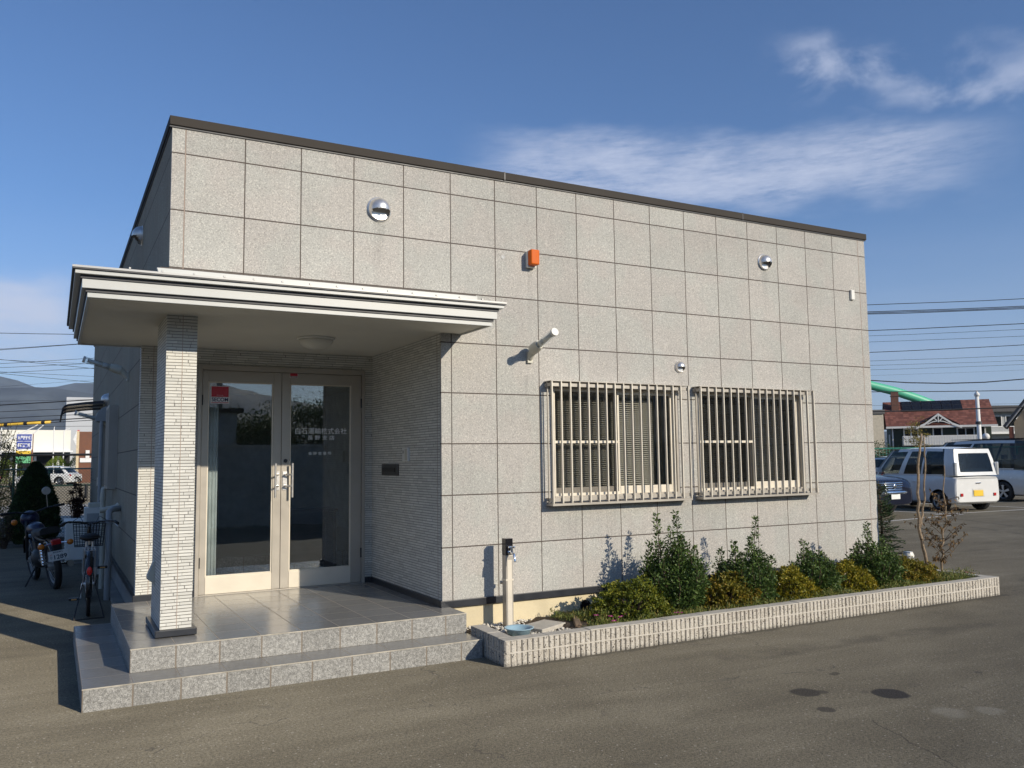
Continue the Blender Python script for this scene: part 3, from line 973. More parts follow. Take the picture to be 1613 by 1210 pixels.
# dim entrance hall behind the glass
M['curtain'] = pm('pale_curtain', (0.62, 0.68, 0.70), 0.9)
mb = MB()
for k in range(9):
    mb.tube([(0.465+k*0.016, YD+0.10+0.008*(k % 2), 0.35), (0.465+k*0.016, YD+0.10+0.008*(k % 2), 2.45)], 0.012, 8)
tag(mb.build('curtain', M['curtain'], smooth=True), 'pale blind strip gathered inside the left edge of the left glass door', 'curtain')
t = thing('reception_desk', 'dark desk standing in the entrance hall seen through the right glass door', 'desk', (1.75, 3.0, 0.30))
MB().box(-0.35, 0.35, -0.2, 0.2, 0.70, 0.74).build('desk_top', M['wood_dark'], t, bevel=0.005)
MB().box(-0.33, -0.29, -0.18, 0.18, 0, 0.70).build('desk_side', M['wood_dark'], t)
MB().box(0.29, 0.33, -0.18, 0.18, 0, 0.70).build('desk_side', M['wood_dark'], t)
MB().box(-0.29, 0.29, 0.14, 0.17, 0.1, 0.70).build('desk_back', M['wood_dark'], t)

# stickers on the doors
M['red'] = pm('sticker_red', (0.50, 0.025, 0.045), 0.4, 0, 0.02)
M['sticker_white'] = pm('sticker_white', (0.78, 0.78, 0.78), 0.4, 0, 0.02)
M['navy'] = pm('sticker_navy', (0.015, 0.03, 0.12), 0.4, 0, 0.02)
def sticker(xc, zc, w, h, yy, label):
    t = thing('security_sticker', label, 'sticker', (xc, yy, zc))
    MB().box(-w/2, w/2, 0, 0.001, -h/2, h/2).build('backing', M['sticker_white'], t)
    MB().box(-w/2+w*0.04, w/2-w*0.04, -0.0012, 0, -h*0.12, h/2-h*0.03).build('red_field', M['red'], t)
    MB().box(-w/2+w*0.04, w/2-w*0.04, -0.0012, 0, -h/2+h*0.04, -h/2+h*0.075).build('red_line', M['red'], t)
    o = text_mesh('SECOM', 1.0, M['navy'], 'lettering', t, width=w*0.88, height=h*0.22, bold=0.02, depth=0.0)
    o.location = (0, -0.0016, -h*0.27)
    if w > 0.1:
        o = text_mesh('Security by', 1.0, M['sticker_white'], 'small_lettering', t, width=w*0.34, height=h*0.055, bold=0.0, depth=0.0)
        o.location = (0, -0.0018, -h*0.03)
sticker(0.60, 2.257, 0.178, 0.176, YD+0.004, 'red and white security sticker on the glass of the left door')
sticker(1.326, 2.499-0.026, 0.085, 0.050, YD-0.0135, 'tiny red and white security sticker on the top rail of the right door')

# ---- windows with bar grilles
M['slat'] = pm('blind_slat', (0.50, 0.49, 0.45), 0.5, 0, 0.03)
M['slat_dark'] = pm('blind_slat_grey', (0.10, 0.10, 0.097), 0.5, 0, 0.03)
def window(x0, x1, z0, z1, gx0, gx1, dark):
    mb = MB(); rail(mb, x0, x1, z0, z1, -0.012, 0.10, 0.028)
    xm = x0 + (x1-x0)*0.525
    w = mb.build('window', M['alu'], bld, bevel=0.002)
    # left insect screen with middle rail, right sliding sash
    mb = MB(); rail(mb, x0+0.028, xm, z0+0.028, z1-0.028, 0.012, 0.030, 0.024)
    mb.box(x0+0.052, xm-0.024, 0.014, 0.028, (z0+z1)/2-0.012, (z0+z1)/2+0.012)
    mb.build('screen_frame', M['alu_pale'], w)
    MB().add([(x0+0.05, 0.020, z0+0.05), (xm-0.022, 0.020, z0+0.05), (xm-0.022, 0.020, z1-0.05), (x0+0.05, 0.020, z1-0.05)], [(0, 1, 2, 3)]).build('insect_screen', MSCREEN, w)
    mb = MB(); rail(mb, xm-0.03, x1-0.028, z0+0.028, z1-0.028, 0.036, 0.060, 0.036, 0.036, 0.075)
    mb.build('sash', M['alu_pale'], w, bevel=0.002)
    mb = MB(); rail(mb, x0+0.028, xm+0.01, z0+0.028, z1-0.028, 0.066, 0.090, 0.036, 0.036, 0.075)
    mb.build('sash', M['alu'], w)
    MB().box(xm+0.004, x1-0.062, 0.046, 0.050, z0+0.10, z1-0.062).build('pane', M['glass_win'], w)
    MB().box(x0+0.062, xm-0.024, 0.076, 0.080, z0+0.10, z1-0.062).build('pane', M['glass_win'], w)
    mb = MB(); mb2 = MB()
    n = 44
    for k in range(n):
        z = z0+0.05 + k*(z1-z0-0.16)/n
        mb.add([(x0+0.08, 0.125, z), (xm-0.06, 0.125, z), (xm-0.06, 0.148, z+0.012), (x0+0.08, 0.148, z+0.012)], [(0, 1, 2, 3)])
        mb2.add([(xm-0.02, 0.125, z), (x1-0.22, 0.125, z), (x1-0.22, 0.148, z+0.012), (xm-0.02, 0.148, z+0.012)], [(0, 1, 2, 3)])
    for m_, a, b in ((mb, x0+0.08, xm-0.06), (mb2, xm-0.02, x1-0.22)):
        m_.box(a, b, 0.122, 0.15, z1-0.085, z1-0.05)
        for q in (0.12, 0.5, 0.88):
            xx = a+(b-a)*q
            m_.box(xx-0.001, xx+0.001, 0.1225, 0.1245, z0+0.05, z1-0.06)
    mb.build('blind', M['slat_dark'] if dark else M['slat'], w)
    mb2.build('blind', M['slat_dark'] if dark else M['slat'], w)
    # grille: box frame stood off the wall, seventeen flat bars
    gz0, gz1, yf = 1.165, 2.312, -0.12
    mb = MB()
    mb.box(gx0-0.01, gx1+0.01, yf+0.012, yf+0.035, gz1-0.050, gz1-0.018)
    mb.box(gx0-0.01, gx1+0.01, yf+0.012, yf+0.035, gz0+0.018, gz0+0.050)
    mb.box(gx0-0.012, gx1+0.012, yf-0.006, 0.0, gz1-0.003, gz1+0.004)
    mb.box(gx0-0.012, gx1+0.012, yf-0.008, 0.0, gz0-0.022, gz0-0.002)
    for xx in (gx0-0.01,):
        for (ya, yb) in ((yf+0.065, yf+0.078),):
            mb.box(xx, xx+0.010, ya, yb, gz0, gz1-0.004)
        mb.box(xx, xx+0.012, yf+0.035, -0.0005, gz1-0.050, gz1-0.020)
        mb.box(xx, xx+0.012, yf+0.035, -0.0005, gz0+0.018, gz0+0.05)
    g = mb.build('grille', M['alu'], bld, bevel=0.001)
    nb = 17
    first = None
    for k in range(nb):
        xx = gx0 + (gx1-gx0)*k/(nb-1)
        if first is None:
            first = MB().box(-0.0062, 0.0062, yf-0.012, yf+0.012, gz0, gz1-0.004).build('bar', M['alu_pale'], g, bevel=0.0012, seg=1)
            o = first
        else:
            o = first.copy(); COL.objects.link(o); o.parent = g
        o.location = (xx, 0, 0)

MSCREEN = bpy.data.materials.new('insect_screen'); MSCREEN.use_nodes = True
_t = NT(MSCREEN.node_tree); _t.n.clear()
_o = _t.new('ShaderNodeOutputMaterial'); _a = _t.new('ShaderNodeBsdfTransparent'); _a.inputs[0].default_value = (0.82, 0.82, 0.82, 1)
_b = _t.new('ShaderNodeBsdfDiffuse'); _b.inputs[0].default_value = (0.03, 0.03, 0.03, 1)
_m = _t.new('ShaderNodeMixShader'); _m.inputs[0].default_value = 0.16
_t.l.new(_a.outputs[0], _m.inputs[1]); _t.l.new(_b.outputs[0], _m.inputs[2]); _t.l.new(_m.outputs[0], _o.inputs[0])
window(*WIN[0], 3.25, 4.895, False)
window(*WIN[1], 5.06, 6.715, True)

# side windows: protruding louvre boxes
def side_window(y0, y1, z0, z1, solid):
    mb = MB()
    mb.box(X0-0.012, X0+0.1, y0-0.02, y0+0.03, z0, z1); mb.box(X0-0.012, X0+0.1, y1-0.03, y1, z0, z1)
    mb.box(X0-0.012, X0+0.1, y0+0.03, y1-0.03, z0, z0+0.03); mb.box(X0-0.012, X0+0.1, y0+0.03, y1-0.03, z1-0.03, z1)
    w = mb.build('window', M['alu'], bld)
    MB().box(X0+0.04, X0+0.045, y0+0.03, y1-0.03, z0+0.03, z1-0.03).build('pane', M['glass_win'], w)
    if solid:
        mb = MB()
        mb.box(X0-0.112, X0-0.012, y0+0.02, y0+0.035, z0-0.02, z1+0.02)
        mb.box(X0-0.112, X0-0.012, y1-0.06, y1-0.045, z0-0.02, z1+0.02)
        mb.box(X0-0.112, X0-0.095, y0+0.035, y1-0.06, z0-0.02, z0+0.02)
        mb.box(X0-0.112, X0-0.095, y0+0.035, y1-0.06, z1-0.02, z1+0.02)
        n = 9
        for k in range(n):
            yy = y0+0.05+(y1-y0-0.14)*k/(n-1)
            mb.box(X0-0.112, X0-0.095, yy, yy+0.014, z0+0.02, z1-0.02)
        mb.build('louvre_box', M['alu'], w, bevel=0.002)
side_window(5.35, 6.15, 1.28, 2.34, True)
side_window(7.3, 8.1, 1.28, 2.34, True)
mb = MB(); mb.box(X0+0.02, X0+0.06, 9.9, 10.7, 0.36, 2.36)
sd = mb.build('side_door', pm('side_door_paint', (0.10, 0.095, 0.09), 0.5), bld)
MB().tube([(X0-0.03, 10.02, 1.2), (X0-0.03, 10.02, 1.35)], 0.01, 8).build('handle', M['steel'], sd)

# door awning of smoked plastic
M['smoke'] = mat_glass('smoked_plastic', (0.5, 0.42, 0.32), 0.1, boost=1.0)
mb = MB()
prof = [(X0, 2.62), (-0.40, 2.59), (-0.66, 2.55), (-0.725, 2.51), (-0.75, 2.37)]
n = len(prof)
vs = [(a, 8.5, b) for a, b in prof] + [(a, 10.5, b) for a, b in prof]
mb.add(vs, [(i, i+1, n+i+1, n+i) for i in range(n-1)])
aw = mb.build('awning', M['smoke'], bld, smooth=True)
mb = MB()
for yy in (8.52, 9.5, 10.48):
    mb.tube([(a, yy, b-0.012) for a, b in prof], 0.014, 6)
mb.tube([(prof[-1][0], 8.5, prof[-1][1]), (prof[-1][0], 10.5, prof[-1][1])], 0.012, 6)
mb.build('awning_frame', M['dark_gap'], aw)
MB().prism([(X0, 2.63), (-0.40, 2.60), (-0.66, 2.56), (-0.73, 2.52), (-0.66, 2.525), (-0.40, 2.56), (X0, 2.585)], 'y', 8.47, 8.50).build('awning_end', M['dark_gap'], aw)

# ---------------------------------------------------------------- porch
mb = MB()
mb.box(-0.33, 2.24, -0.35, YD-0.03, 0.145, 0.305)
mb.box(-0.13, 2.17, YD-0.03, YD+0.04, 0.2, 0.3045)
mb.box(-0.63, 2.238, -0.65, 1.78, -0.05, 0.145)
t = thing('porch_steps', 'two grey tiled entrance steps with rough granite risers in front of the glass doors', 'steps')
mb.build('landing', M['porch'], t, bevel=0.003)
M['edge_grout'] = pm('edge_grout', (0.46, 0.42, 0.34), 0.8, 0, 0.25, 9)
MB().box(-0.331, 2.241, -0.3522, -0.3470, 0.2995, 0.3062).build('edge_grout', M['edge_grout'], t)
MB().box(-0.631, 2.239, -0.6522, -0.6470, 0.1395, 0.1462).build('edge_grout', M['edge_grout'], t)
bpy.context.view_layer.update()

# ---------------------------------------------------------------- planter of ribbed concrete block
def mat_block():
    m, t, b, out = new_mat('split_block')
    o = t.obj()
    g = t.noise(o, 90.0, 4, 0.65)
    g2 = t.noise(o, 7.0, 4)
    c = t.ramp(t.math('ADD', t.math('MULTIPLY', g, 0.7), t.math('MULTIPLY', g2, 0.3)), [(0.34, (0.30, 0.27, 0.22)), (0.46, (0.52, 0.48, 0.41)), (0.66, (0.68, 0.64, 0.56))])
    v = t.voro(o, 75.0)
    w = t.white(v.outputs['Position'])
    c = t.mix(t.math('MULTIPLY', t.math('GREATER_THAN', w, 0.86), t.math('LESS_THAN', v.outputs['Distance'], 0.40)), c, (0.05, 0.045, 0.04))
    x, y, z = t.xyz(o)
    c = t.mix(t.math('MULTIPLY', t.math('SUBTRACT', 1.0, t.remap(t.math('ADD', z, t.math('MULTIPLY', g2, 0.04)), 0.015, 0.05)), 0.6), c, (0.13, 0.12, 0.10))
    t.put(b.inputs['Base Color'], c); b.inputs['Roughness'].default_value = 0.92
    b.inputs['Specular IOR Level'].default_value = 0.2
    t.put(b.inputs['Normal'], t.bump(t.math('ADD', g, t.math('MULTIPLY', t.noise(o, 40, 3), 0.6)), 0.9, 0.01))
    return m
M['block'] = mat_block()
M['block_cap'] = pm('block_cap', (0.46, 0.43, 0.37), 0.9, 0, 0.10, 12, 0.4, 120)
M['mortar'] = pm('mortar', (0.56, 0.52, 0.45), 0.9, 0, 0.1, 12, 0.3, 90)
PX0, PX1, PY0, PT = 2.24, 8.52, -1.03, 0.122
t = thing('planter_wall', 'low planter border of ribbed cream concrete blocks, two courses high', 'planter')
core = MB(); ribs = MB(); cap = MB(); mort = MB()
segs = [((PX0, PY0), (PX1, PY0)), ((PX0+0.03, -0.36), (PX0, PY0)), ((PX1, PY0), (PX1+0.02, 1.6))]
def seg_box(mbx, p, q, d0, d1, z0, z1):
    # strip running from p to q; positive distance is inwards (left of travel)
    px, py = p; qx, qy = q
    L = math.hypot(qx-px, qy-py); ux, uy = (qx-px)/L, (qy-py)/L
    nx, ny = -uy, ux
    vs = []
    for z in (z0, z1):
        vs += [(px+nx*d0, py+ny*d0, z), (qx+nx*d0, qy+ny*d0, z), (qx+nx*d1, qy+ny*d1, z), (px+nx*d1, py+ny*d1, z)]
    mbx.add(vs, [(0, 3, 2, 1), (4, 5, 6, 7), (0, 1, 5, 4), (1, 2, 6, 5), (2, 3, 7, 6), (3, 0, 4, 7)])
for si, (p, q) in enumerate(segs):
    L = math.hypot(q[0]-p[0], q[1]-p[1]); ux, uy = (q[0]-p[0])/L, (q[1]-p[1])/L
    e0, e1 = (0.014, 0.014) if si == 0 else ((0.0, 0.012) if si == 1 else (0.015, 0.0))
    P0 = (p[0]+ux*e0, p[1]+uy*e0); P1 = (q[0]-ux*e1, q[1]-uy*e1)
    seg_box(core, P0, P1, 0.0135+0.0005*si, PT, -0.06, 0.188)
    seg_box(mort, P0, P1, -0.001, 0.0134, 0.0945, 0.1038)
    pitch = 0.04875
    n = int(L/pitch)
    pitch = L/n
    for k in range(n):
        a = k*pitch + 0.0045; b_ = (k+1)*pitch-0.0045
        for (z0, z1) in ((-0.05, 0.0943), (0.1040, 0.190)):
            jit = random.uniform(-0.0025, 0.0025)
            zt = random.uniform(-0.002, 0.001)
            m_ = (b_-a)*0.16
            pr = [(a, 0.0135), (a+m_*0.3, 0.004+jit), (a+m_, jit), (b_-m_, jit+random.uniform(-.001, .001)), (b_-m_*0.3, 0.004+jit), (b_, 0.0135)]
            nx, ny = -uy, ux
            pts = [(p[0]+ux*s+nx*d, p[1]+uy*s+ny*d) for s, d in pr]
            ribs.prism(pts, 'z', z0, z1+zt)
    nb = max(1, int(round(L/0.39)))
    for k in range(nb):
        a = L*k/nb+0.002; b_ = L*(k+1)/nb-0.002
        if si == 1 and k == nb-1: b_ -= 0.0
        if si > 0:
            if si == 1: b_ = min(b_, L-PT)
            else: a = max(a, PT+0.002)
        hz = random.uniform(-0.002, 0.002)
        seg_box(cap, (p[0]+ux*a, p[1]+uy*a), (p[0]+ux*b_, p[1]+uy*b_), 0.003, PT-0.002, 0.1885, 0.199+hz)
core.build('block_core', M['mortar'], t)
mort.build('mortar_joint', M['mortar'], t)
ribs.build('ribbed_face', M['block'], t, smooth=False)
cap.build('cap', M['block_cap'], t, bevel=0.003)

# soil inside
def mat_soil():
    m, t, b, out = new_mat('soil')
    o = t.obj(); n = t.noise(o, 30, 6, 0.7)
    t.put(b.inputs['Base Color'], t.ramp(n, [(0.3, (0.03, 0.022, 0.016)), (0.6, (0.09, 0.065, 0.045)), (0.75, (0.16, 0.12, 0.08))]))
    b.inputs['Roughness'].default_value = 0.95
    t.put(b.inputs['Normal'], t.bump(n, 1.0, 0.02))
    return m
M['soil'] = mat_soil()
mb = MB(); nx, ny = 120, 18
xs = np.linspace(PX0+PT-0.01, PX1-PT+0.01, nx); ysx = np.linspace(PY0+PT-0.01, 0.02, ny)
for y in ysx:
    for x in xs:
        mb.v.append((x, y, 0.13 + 0.015*math.sin(x*5+y*3)+random.uniform(-.006, .006) if x > 3.1 else 0.10))
for j in range(ny-1):
    for i in range(nx-1):
        a = j*nx+i
        mb.f.append((a, a+1, a+nx+1, a+nx))
tag(mb.build('soil', M['soil'], smooth=True), kind='structure')
mb = MB(); mb.box(7.87, PX1-PT+0.02, 0.0, 1.6, 0.05, 0.135)
tag(mb.build('soil', M['soil']), kind='structure')

# white gravel round the tap
def blob(mb, c, r, seed=None):
    s = [random.uniform(0.7, 1.25) for _ in range(6)]
    x, y, z = c
    mb.add([(x-r*s[0], y, z), (x+r*s[1], y, z), (x, y-r*s[2], z), (x, y+r*s[3], z), (x, y, z-r*0.6), (x, y, z+r*0.75*s[5])],
           [(0, 2, 5), (2, 1, 5), (1, 3, 5), (3, 0, 5), (2, 0, 4), (1, 2, 4), (3, 1, 4), (0, 3, 4)])
mb = MB()
for k in range(1500):
    x = random.uniform(2.38, 3.35); y = random.uniform(-0.88, -0.01)
    if x > 3.1 + 0.25*math.sin(y*9): continue
    blob(mb, (x, y, 0.108+random.uniform(0, 0.02)), random.uniform(0.009, 0.018))
M['gravel'] = pm('white_gravel', (0.66, 0.62, 0.54), 0.8, 0, 0.15, 40)
tag(mb.build('gravel', M['gravel'], smooth=True), 'white pebbles spread round the foot of the tap post', 'gravel', kind='stuff')
# flat stone edging between gravel and plants, splash stone
t = thing('paving_stone', 'flat pale stone lying on the white pebbles beside the blue basin', 'stone', (2.93, -0.42, 0.12), 0.5)
MB().prism([(-.2, -.12), (.17, -.14), (.2, .1), (-.16, .13)], 'z', 0, 0.035).build('slab', M['block_cap'], t, bevel=0.006)
o = tag(MB().prism([(-.28, -.025), (.27, -.03), (.28, .02), (-.27, .03)], 'z', 0, 0.05).build('edging_stone', pm('brown_edging', (0.20, 0.14, 0.09), 0.9, 0, .3, 9, .4, 40), bevel=0.006), 'brown edging strip between the white pebbles and the flowering ground cover', 'edging')
o.location = (3.28, -0.42, 0.12); o.rotation_euler = (0, 0, R(62))

# tap post
t = thing('tap_post', 'slim beige standing tap post with black cap fixed in front of the stone wall', 'tap post', (2.715, -0.20, 0.10))
MB().box(-0.036, 0.036, -0.036, 0.036, 0, 0.64).build('post', M['alu'], t, bevel=0.004)
MB().box(-0.022, 0.022, -0.0385, -0.036, 0.0, 0.60).build('panel', M['alu_pale'], t)
MB().box(-0.038, 0.038, -0.040, 0.036, 0.42, 0.435).build('band', M['alu_pale'], t)
MB().box(-0.036, 0.036, -0.036, 0.036, 0.6402, 0.785).build('cap', M['black_gloss'], t, bevel=0.003)
mb = MB()
mb.tube([(0, -0.037, 0.665), (0, -0.085, 0.665), (0, -0.12, 0.655), (0, -0.135, 0.615), (0, -0.135, 0.595)], [0.013, 0.013, 0.012, 0.011, 0.013], 12)
mb.lathe([(0.021, 0), (0.021, -0.008)], (0, -0.037, 0.665), 'y', 16)
mb.tube([(0, -0.08, 0.67), (0, -0.08, 0.71)], [0.012, 0.009], 10)
mb.tube([(-0.03, -0.08, 0.715), (0.03, -0.08, 0.715)], 0.008, 8); mb.tube([(0, -0.11, 0.715), (0, -0.05, 0.715)], 0.008, 8)
mb.build('tap', M['chrome'], t, smooth=True, auto=40)
mb = MB(); mb.tube([(0.0, 0.036, 0.39), (0, 0.12, 0.39)], 0.008, 6); mb.box(-0.02, 0.02, 0.10, 0.112, 0.375, 0.405)
mb.build('wall_clip', M['steel'], t)

t = thing('wash_basin', 'shallow blue plastic basin lying under the tap', 'basin', (2.60, -0.60, 0.125))
mb = MB(); mb.lathe([(0.085, 0.0), (0.105, 0.055), (0.124, 0.062), (0.125, 0.068), (0.116, 0.068), (0.10, 0.058), (0.08, 0.012), (0.0001, 0.010)], (0, 0, 0), 'z', 32)
mb.build('bowl', pm('blue_plastic', (0.27, 0.41, 0.49), 0.4, 0, 0.05), t, smooth=True)

# ---------------------------------------------------------------- wall fittings
def vent_hood(x, y, z, r, rz, label, group='domed steel vent hoods on the walls'):
    t = thing('vent_hood', label, 'vent', (x, y, z), rz, group)
    mb = MB(); n, m_ = 28, 14
    # dome sticks out along -y; mouth cut into its lower front
    grid = []
    for j in range(m_+1):
        a = PI/2*j/m_
        row = []
        for i in range(n):
            b_ = 2*PI*i/n
            rr = r*math.cos(a)
            row.append((rr*math.cos(b_), -r*0.95*math.sin(a)-0.012, rr*math.sin(b_)))
        grid.append(row)
    for row in grid: mb.v.extend(row)
    for j in range(m_):
        for i in range(n):
            i2 = (i+1) % n
            q = [grid[j][i], grid[j][i2], grid[j+1][i2], grid[j+1][i]]
            cx = sum(p[0] for p in q)/4/r; cy = -sum(p[1]+0.012 for p in q)/4/r; cz = sum(p[2] for p in q)/4/r
            if cz < -0.10 - 0.08*abs(cx) and cy > 0.20 and abs(cx) < 0.78:
                continue
            mb.f.append((j*n+i, j*n+i2, (j+1)*n+i2, (j+1)*n+i))
    mb.build('hood', M['steel'], t, smooth=True)
    mb = MB(); mb.lathe([(r*1.10, 0.0), (r*1.10, -0.006), (r*1.0, -0.013), (r*0.96, -0.013)], (0, 0, 0), 'y', 32)
    mb.build('flange', M['steel'], t, smooth=True, auto=40)
    mb = MB(); mb.lathe([(0.0001, -0.004), (r*0.94, -0.004)], (0, 0, 0), 'y', 28)
    mb.build('duct', M['void'], t)
    return t
vent_hood(1.592, 0, 3.765, 0.100, 0, 'large domed steel vent hood high on the stone wall above the porch roof')
vent_hood(6.156, 0, 3.763, 0.085, 0, 'domed steel vent hood high on the right part of the stone wall')
vent_hood(4.888, 0, 2.522, 0.056, 0, 'smallest domed steel vent hood, just above the gap between the two barred windows')
vent_hood(X0, 2.45, 3.93, 0.095, R(-90), 'domed steel vent hood high on the shaded side wall')
vent_hood(X0, 7.9, 2.60, 0.10, R(-90), 'domed steel vent hood beside the awning on the shaded side wall')

def tube_lamp(loc, rz, label):
    t = thing('wall_lamp', label, 'lamp', loc, rz, 'tube lamps angled up from the walls')
    mb = MB(); mb.box(-0.028, 0.028, -0.026, 0.0, -0.055, 0.055)
    mb.build('wall_plate', M['cream_plastic'], t, bevel=0.004)
    mb = MB(); mb.tube([(0, -0.018, -0.01), (0, -0.05, 0.03), (0, -0.10, 0.075)], [0.028, 0.034, 0.040], 14)
    mb.build('arm', M['cream_plastic'], t, smooth=True, auto=45)
    d = Vector((0.0, -0.385, 0.110)).normalized()
    p0 = Vector((0.0, -0.085, 0.068))
    mb = MB(); mb.tube([p0, p0+d*0.06, p0+d*0.12], [0.052, 0.052, 0.040], 18)
    mb.build('socket', M['cream_plastic'], t, smooth=True, auto=35)
    mb = MB(); mb.tube([p0+d*0.121, p0+d*0.385], 0.034, 18, caps=False)
    mb.build('clear_tube', mat_glass('lamp_tube', (0.82, 0.84, 0.84), 0.02, boost=1.5) if 'lamp_tube' not in bpy.data.materials else bpy.data.materials['lamp_tube'], t, smooth=True)
    mb = MB(); mb.tube([p0+d*0.12, p0+d*0.36], 0.022, 12); mb.tube([p0+d*0.12, p0+d*0.20], 0.028, 12)
    mb.build('inner_lamp', M['white_plastic'], t, smooth=True)
    mb = MB(); mb.tube([p0+d*0.382, p0+d*0.41], [0.037, 0.037], 18)
    mb.build('end_cap', M['white_plastic'], t, smooth=True, auto=40)
    return t
tube_lamp((3.078, 0, 2.535), 0, 'tube lamp sticking out of the sunlit stone wall above the left barred window')
tube_lamp((X0, 3.75, 2.59), R(-90), 'nearer tube lamp sticking out of the shaded side wall beside the tiled corner')
tube_lamp((X0-0.0, 7.2, 2.17), R(-90), 'farther tube lamp on the shaded side wall next to the pipe hood')

t = thing('alarm_beacon', 'orange alarm beacon mounted on the stone wall', 'alarm light', (3.10, 0, 3.478))
MB().box(-0.046, 0.046, -0.045, 0, -0.085, 0.07).build('base', M['white_plastic'], t, bevel=0.004)
MB().box(-0.046, 0.046, -0.115, -0.0455, -0.07, 0.075).build('lens', pm('orange_lens', (0.62, 0.115, 0.004), 0.5, 0, 0.05, spec=0.2), t, bevel=0.012, seg=3)
t = thing('wall_sensor', 'small cream sensor box near the right end of the stone wall', 'sensor', (7.58, 0, 3.505))
MB().box(-0.028, 0.028, -0.03, 0, -0.06, 0.06).build('case', M['white_plastic'], t, bevel=0.004)
t = thing('wall_plug', 'small round plug in the stone wall left of the orange beacon', 'plug', (2.811, 0, 3.473))
mb = MB(); mb.lathe([(0.019, 0), (0.019, -0.003), (0.0145, -0.003), (0.0145, -0.001), (0.0001, -0.001)], (0, 0, 0), 'y', 20)
mb.build('ring', M['grey_plastic'], t)
t = thing('outlet_cover', 'small grey hooded cover low on the shaded side of the tiled pillar', 'outlet', (-0.11, 0.42, 0.74))
mb = MB(); mb.prism([(0, -0.10), (-0.055, -0.055), (-0.055, -0.03), (-0.012, 0.075), (0, 0.075)], 'y', -0.035, 0.035)
mb.build('hood', M['cream_plastic'], t, bevel=0.004)
MB().box(-0.006, 0.0, -0.045, 0.045, -0.115, 0.085).build('back_plate', M['cream_plastic'], t, bevel=0.002)

t = thing('intercom', 'white intercom panel on the shaded tiled wall beside the doors', 'intercom', (XR, 0.83, 1.64))
MB().box(-0.022, 0.0, -0.075, 0.075, -0.065, 0.065).build('case', M['white_plastic'], t, bevel=0.003)
MB().box(-0.0245, -0.0222, -0.062, 0.0, -0.055, 0.055).build('speaker_panel', M['cream_plastic'], t)
MB().box(-0.0262, -0.0247, 0.035, 0.045, 0.01, 0.04).build('button', M['black'], t)
t = thing('mail_slot', 'dark metal letter slot in the tiled wall under the intercom', 'mail slot', (XR, 1.28, 1.49))
MB().box(-0.014, 0.0, -0.235, 0.235, -0.058, 0.058).build('frame', pm('bronze_metal', (0.10, 0.095, 0.085), 0.4, 0.4), t, bevel=0.004)
MB().box(-0.020, -0.0142, -0.16, 0.19, -0.022, 0.022).build('flap', pm('bronze_dark', (0.06, 0.056, 0.05), 0.4, 0.4), t, bevel=0.003)
MB().tube([(-0.020, 0.215, 0.0), (-0.026, 0.215, 0.0)], 0.008, 10).build('lock', M['steel'], t)

t = thing('ceiling_lamp', 'round frosted lamp on the underside of the porch roof', 'lamp', (1.25, 0.74, SOF))
mb = MB(); mb.lathe([(0.165, 0.0), (0.17, -0.012), (0.165, -0.02)], (0, 0, 0), 'z', 32); mb.build('base', M['white_plastic'], t, smooth=True, auto=40)
mb = MB(); mb.lathe([(0.155, -0.0205)]+[(0.155*math.cos(a), -0.0205-0.085*math.sin(a)) for a in np.linspace(0.15, PI/2-0.01, 9)], (0, 0, 0), 'z', 32)
mb.build('shade', pm('frosted_shade', (0.66, 0.64, 0.56), 0.35, 0, 0.02), t, smooth=True)

# ---------------------------------------------------------------- pipes on the shaded side
def pipe(name, label, cat, pts, r, m, n=12, clips=()):
    t = thing(name, label, cat, (0, 0, 0))
    MB().tube(pts, r, n).build('pipe_run', m, t, smooth=True, auto=50)
    if clips:
        mb = MB()
        for (x, y, z) in clips:
            mb.lathe([(r*1.18, -0.02), (r*1.18, 0.02)], (x, y, z), 'z', 14)
        mb.build('coupling', m, t, smooth=True, auto=40)
    return t
pipe('drain_pipe', 'thick cream drain pipe standing on the ground beside the bicycle', 'pipe', [(-0.235, 4.25, -0.02), (-0.235, 4.25, 0.93), (-0.235, 4.3, 1.02), (-0.18, 4.38, 1.05), (-0.10, 4.45, 1.05)], 0.036, M['grey_plastic'], clips=[(-0.235, 4.25, 0.42), (-0.235, 4.25, 0.90)])
pipe('branch_pipe', 'cream pipe joint with capped branch above the drain pipe', 'pipe', [(-0.33, 4.45, 1.03), (-0.23, 4.45, 1.05), (-0.15, 4.45, 1.07), (-0.12, 4.45, 1.10)], 0.03, M['cream_plastic'])
pipe('elbow_pipe', 'cream pipe with a bend coming out of the side wall under the louvre box', 'pipe', [(-0.08, 6.1, 1.26), (-0.17, 6.1, 1.27), (-0.215, 6.1, 1.24), (-0.22, 6.1, 1.18), (-0.22, 6.1, 0.3)], 0.034, M['cream_plastic'], clips=[(-0.22, 6.1, 1.12), (-0.22, 6.1, 0.9)])
pipe('downpipe', 'tall thin grey downpipe running from the rounded hood to the ground', 'pipe', [(-0.225, 7.0, 2.22), (-0.225, 7.0, 0.0)], 0.026, M['grey_plastic'], clips=[(-0.225, 7.0, 1.2)])
pipe('drain_pipe', 'second cream drain pipe standing behind the bicycle wheel', 'pipe', [(-0.25, 5.3, 0.0), (-0.25, 5.3, 0.62)], 0.030, M['cream_plastic'])
t = thing('duct_hood', 'rounded grey cover over the top of the downpipe', 'pipe cover', (X0, 7.05, 2.22))
mb = MB(); pr = [(0, 0)]+[(-0.21*math.sin(a), 0.0+0.24*math.cos(a)) for a in np.linspace(0, PI/2, 9)]
mb.prism(pr, 'y', 0, 0.25); mb.build('cover', M['grey_plastic'], t, bevel=0.004)

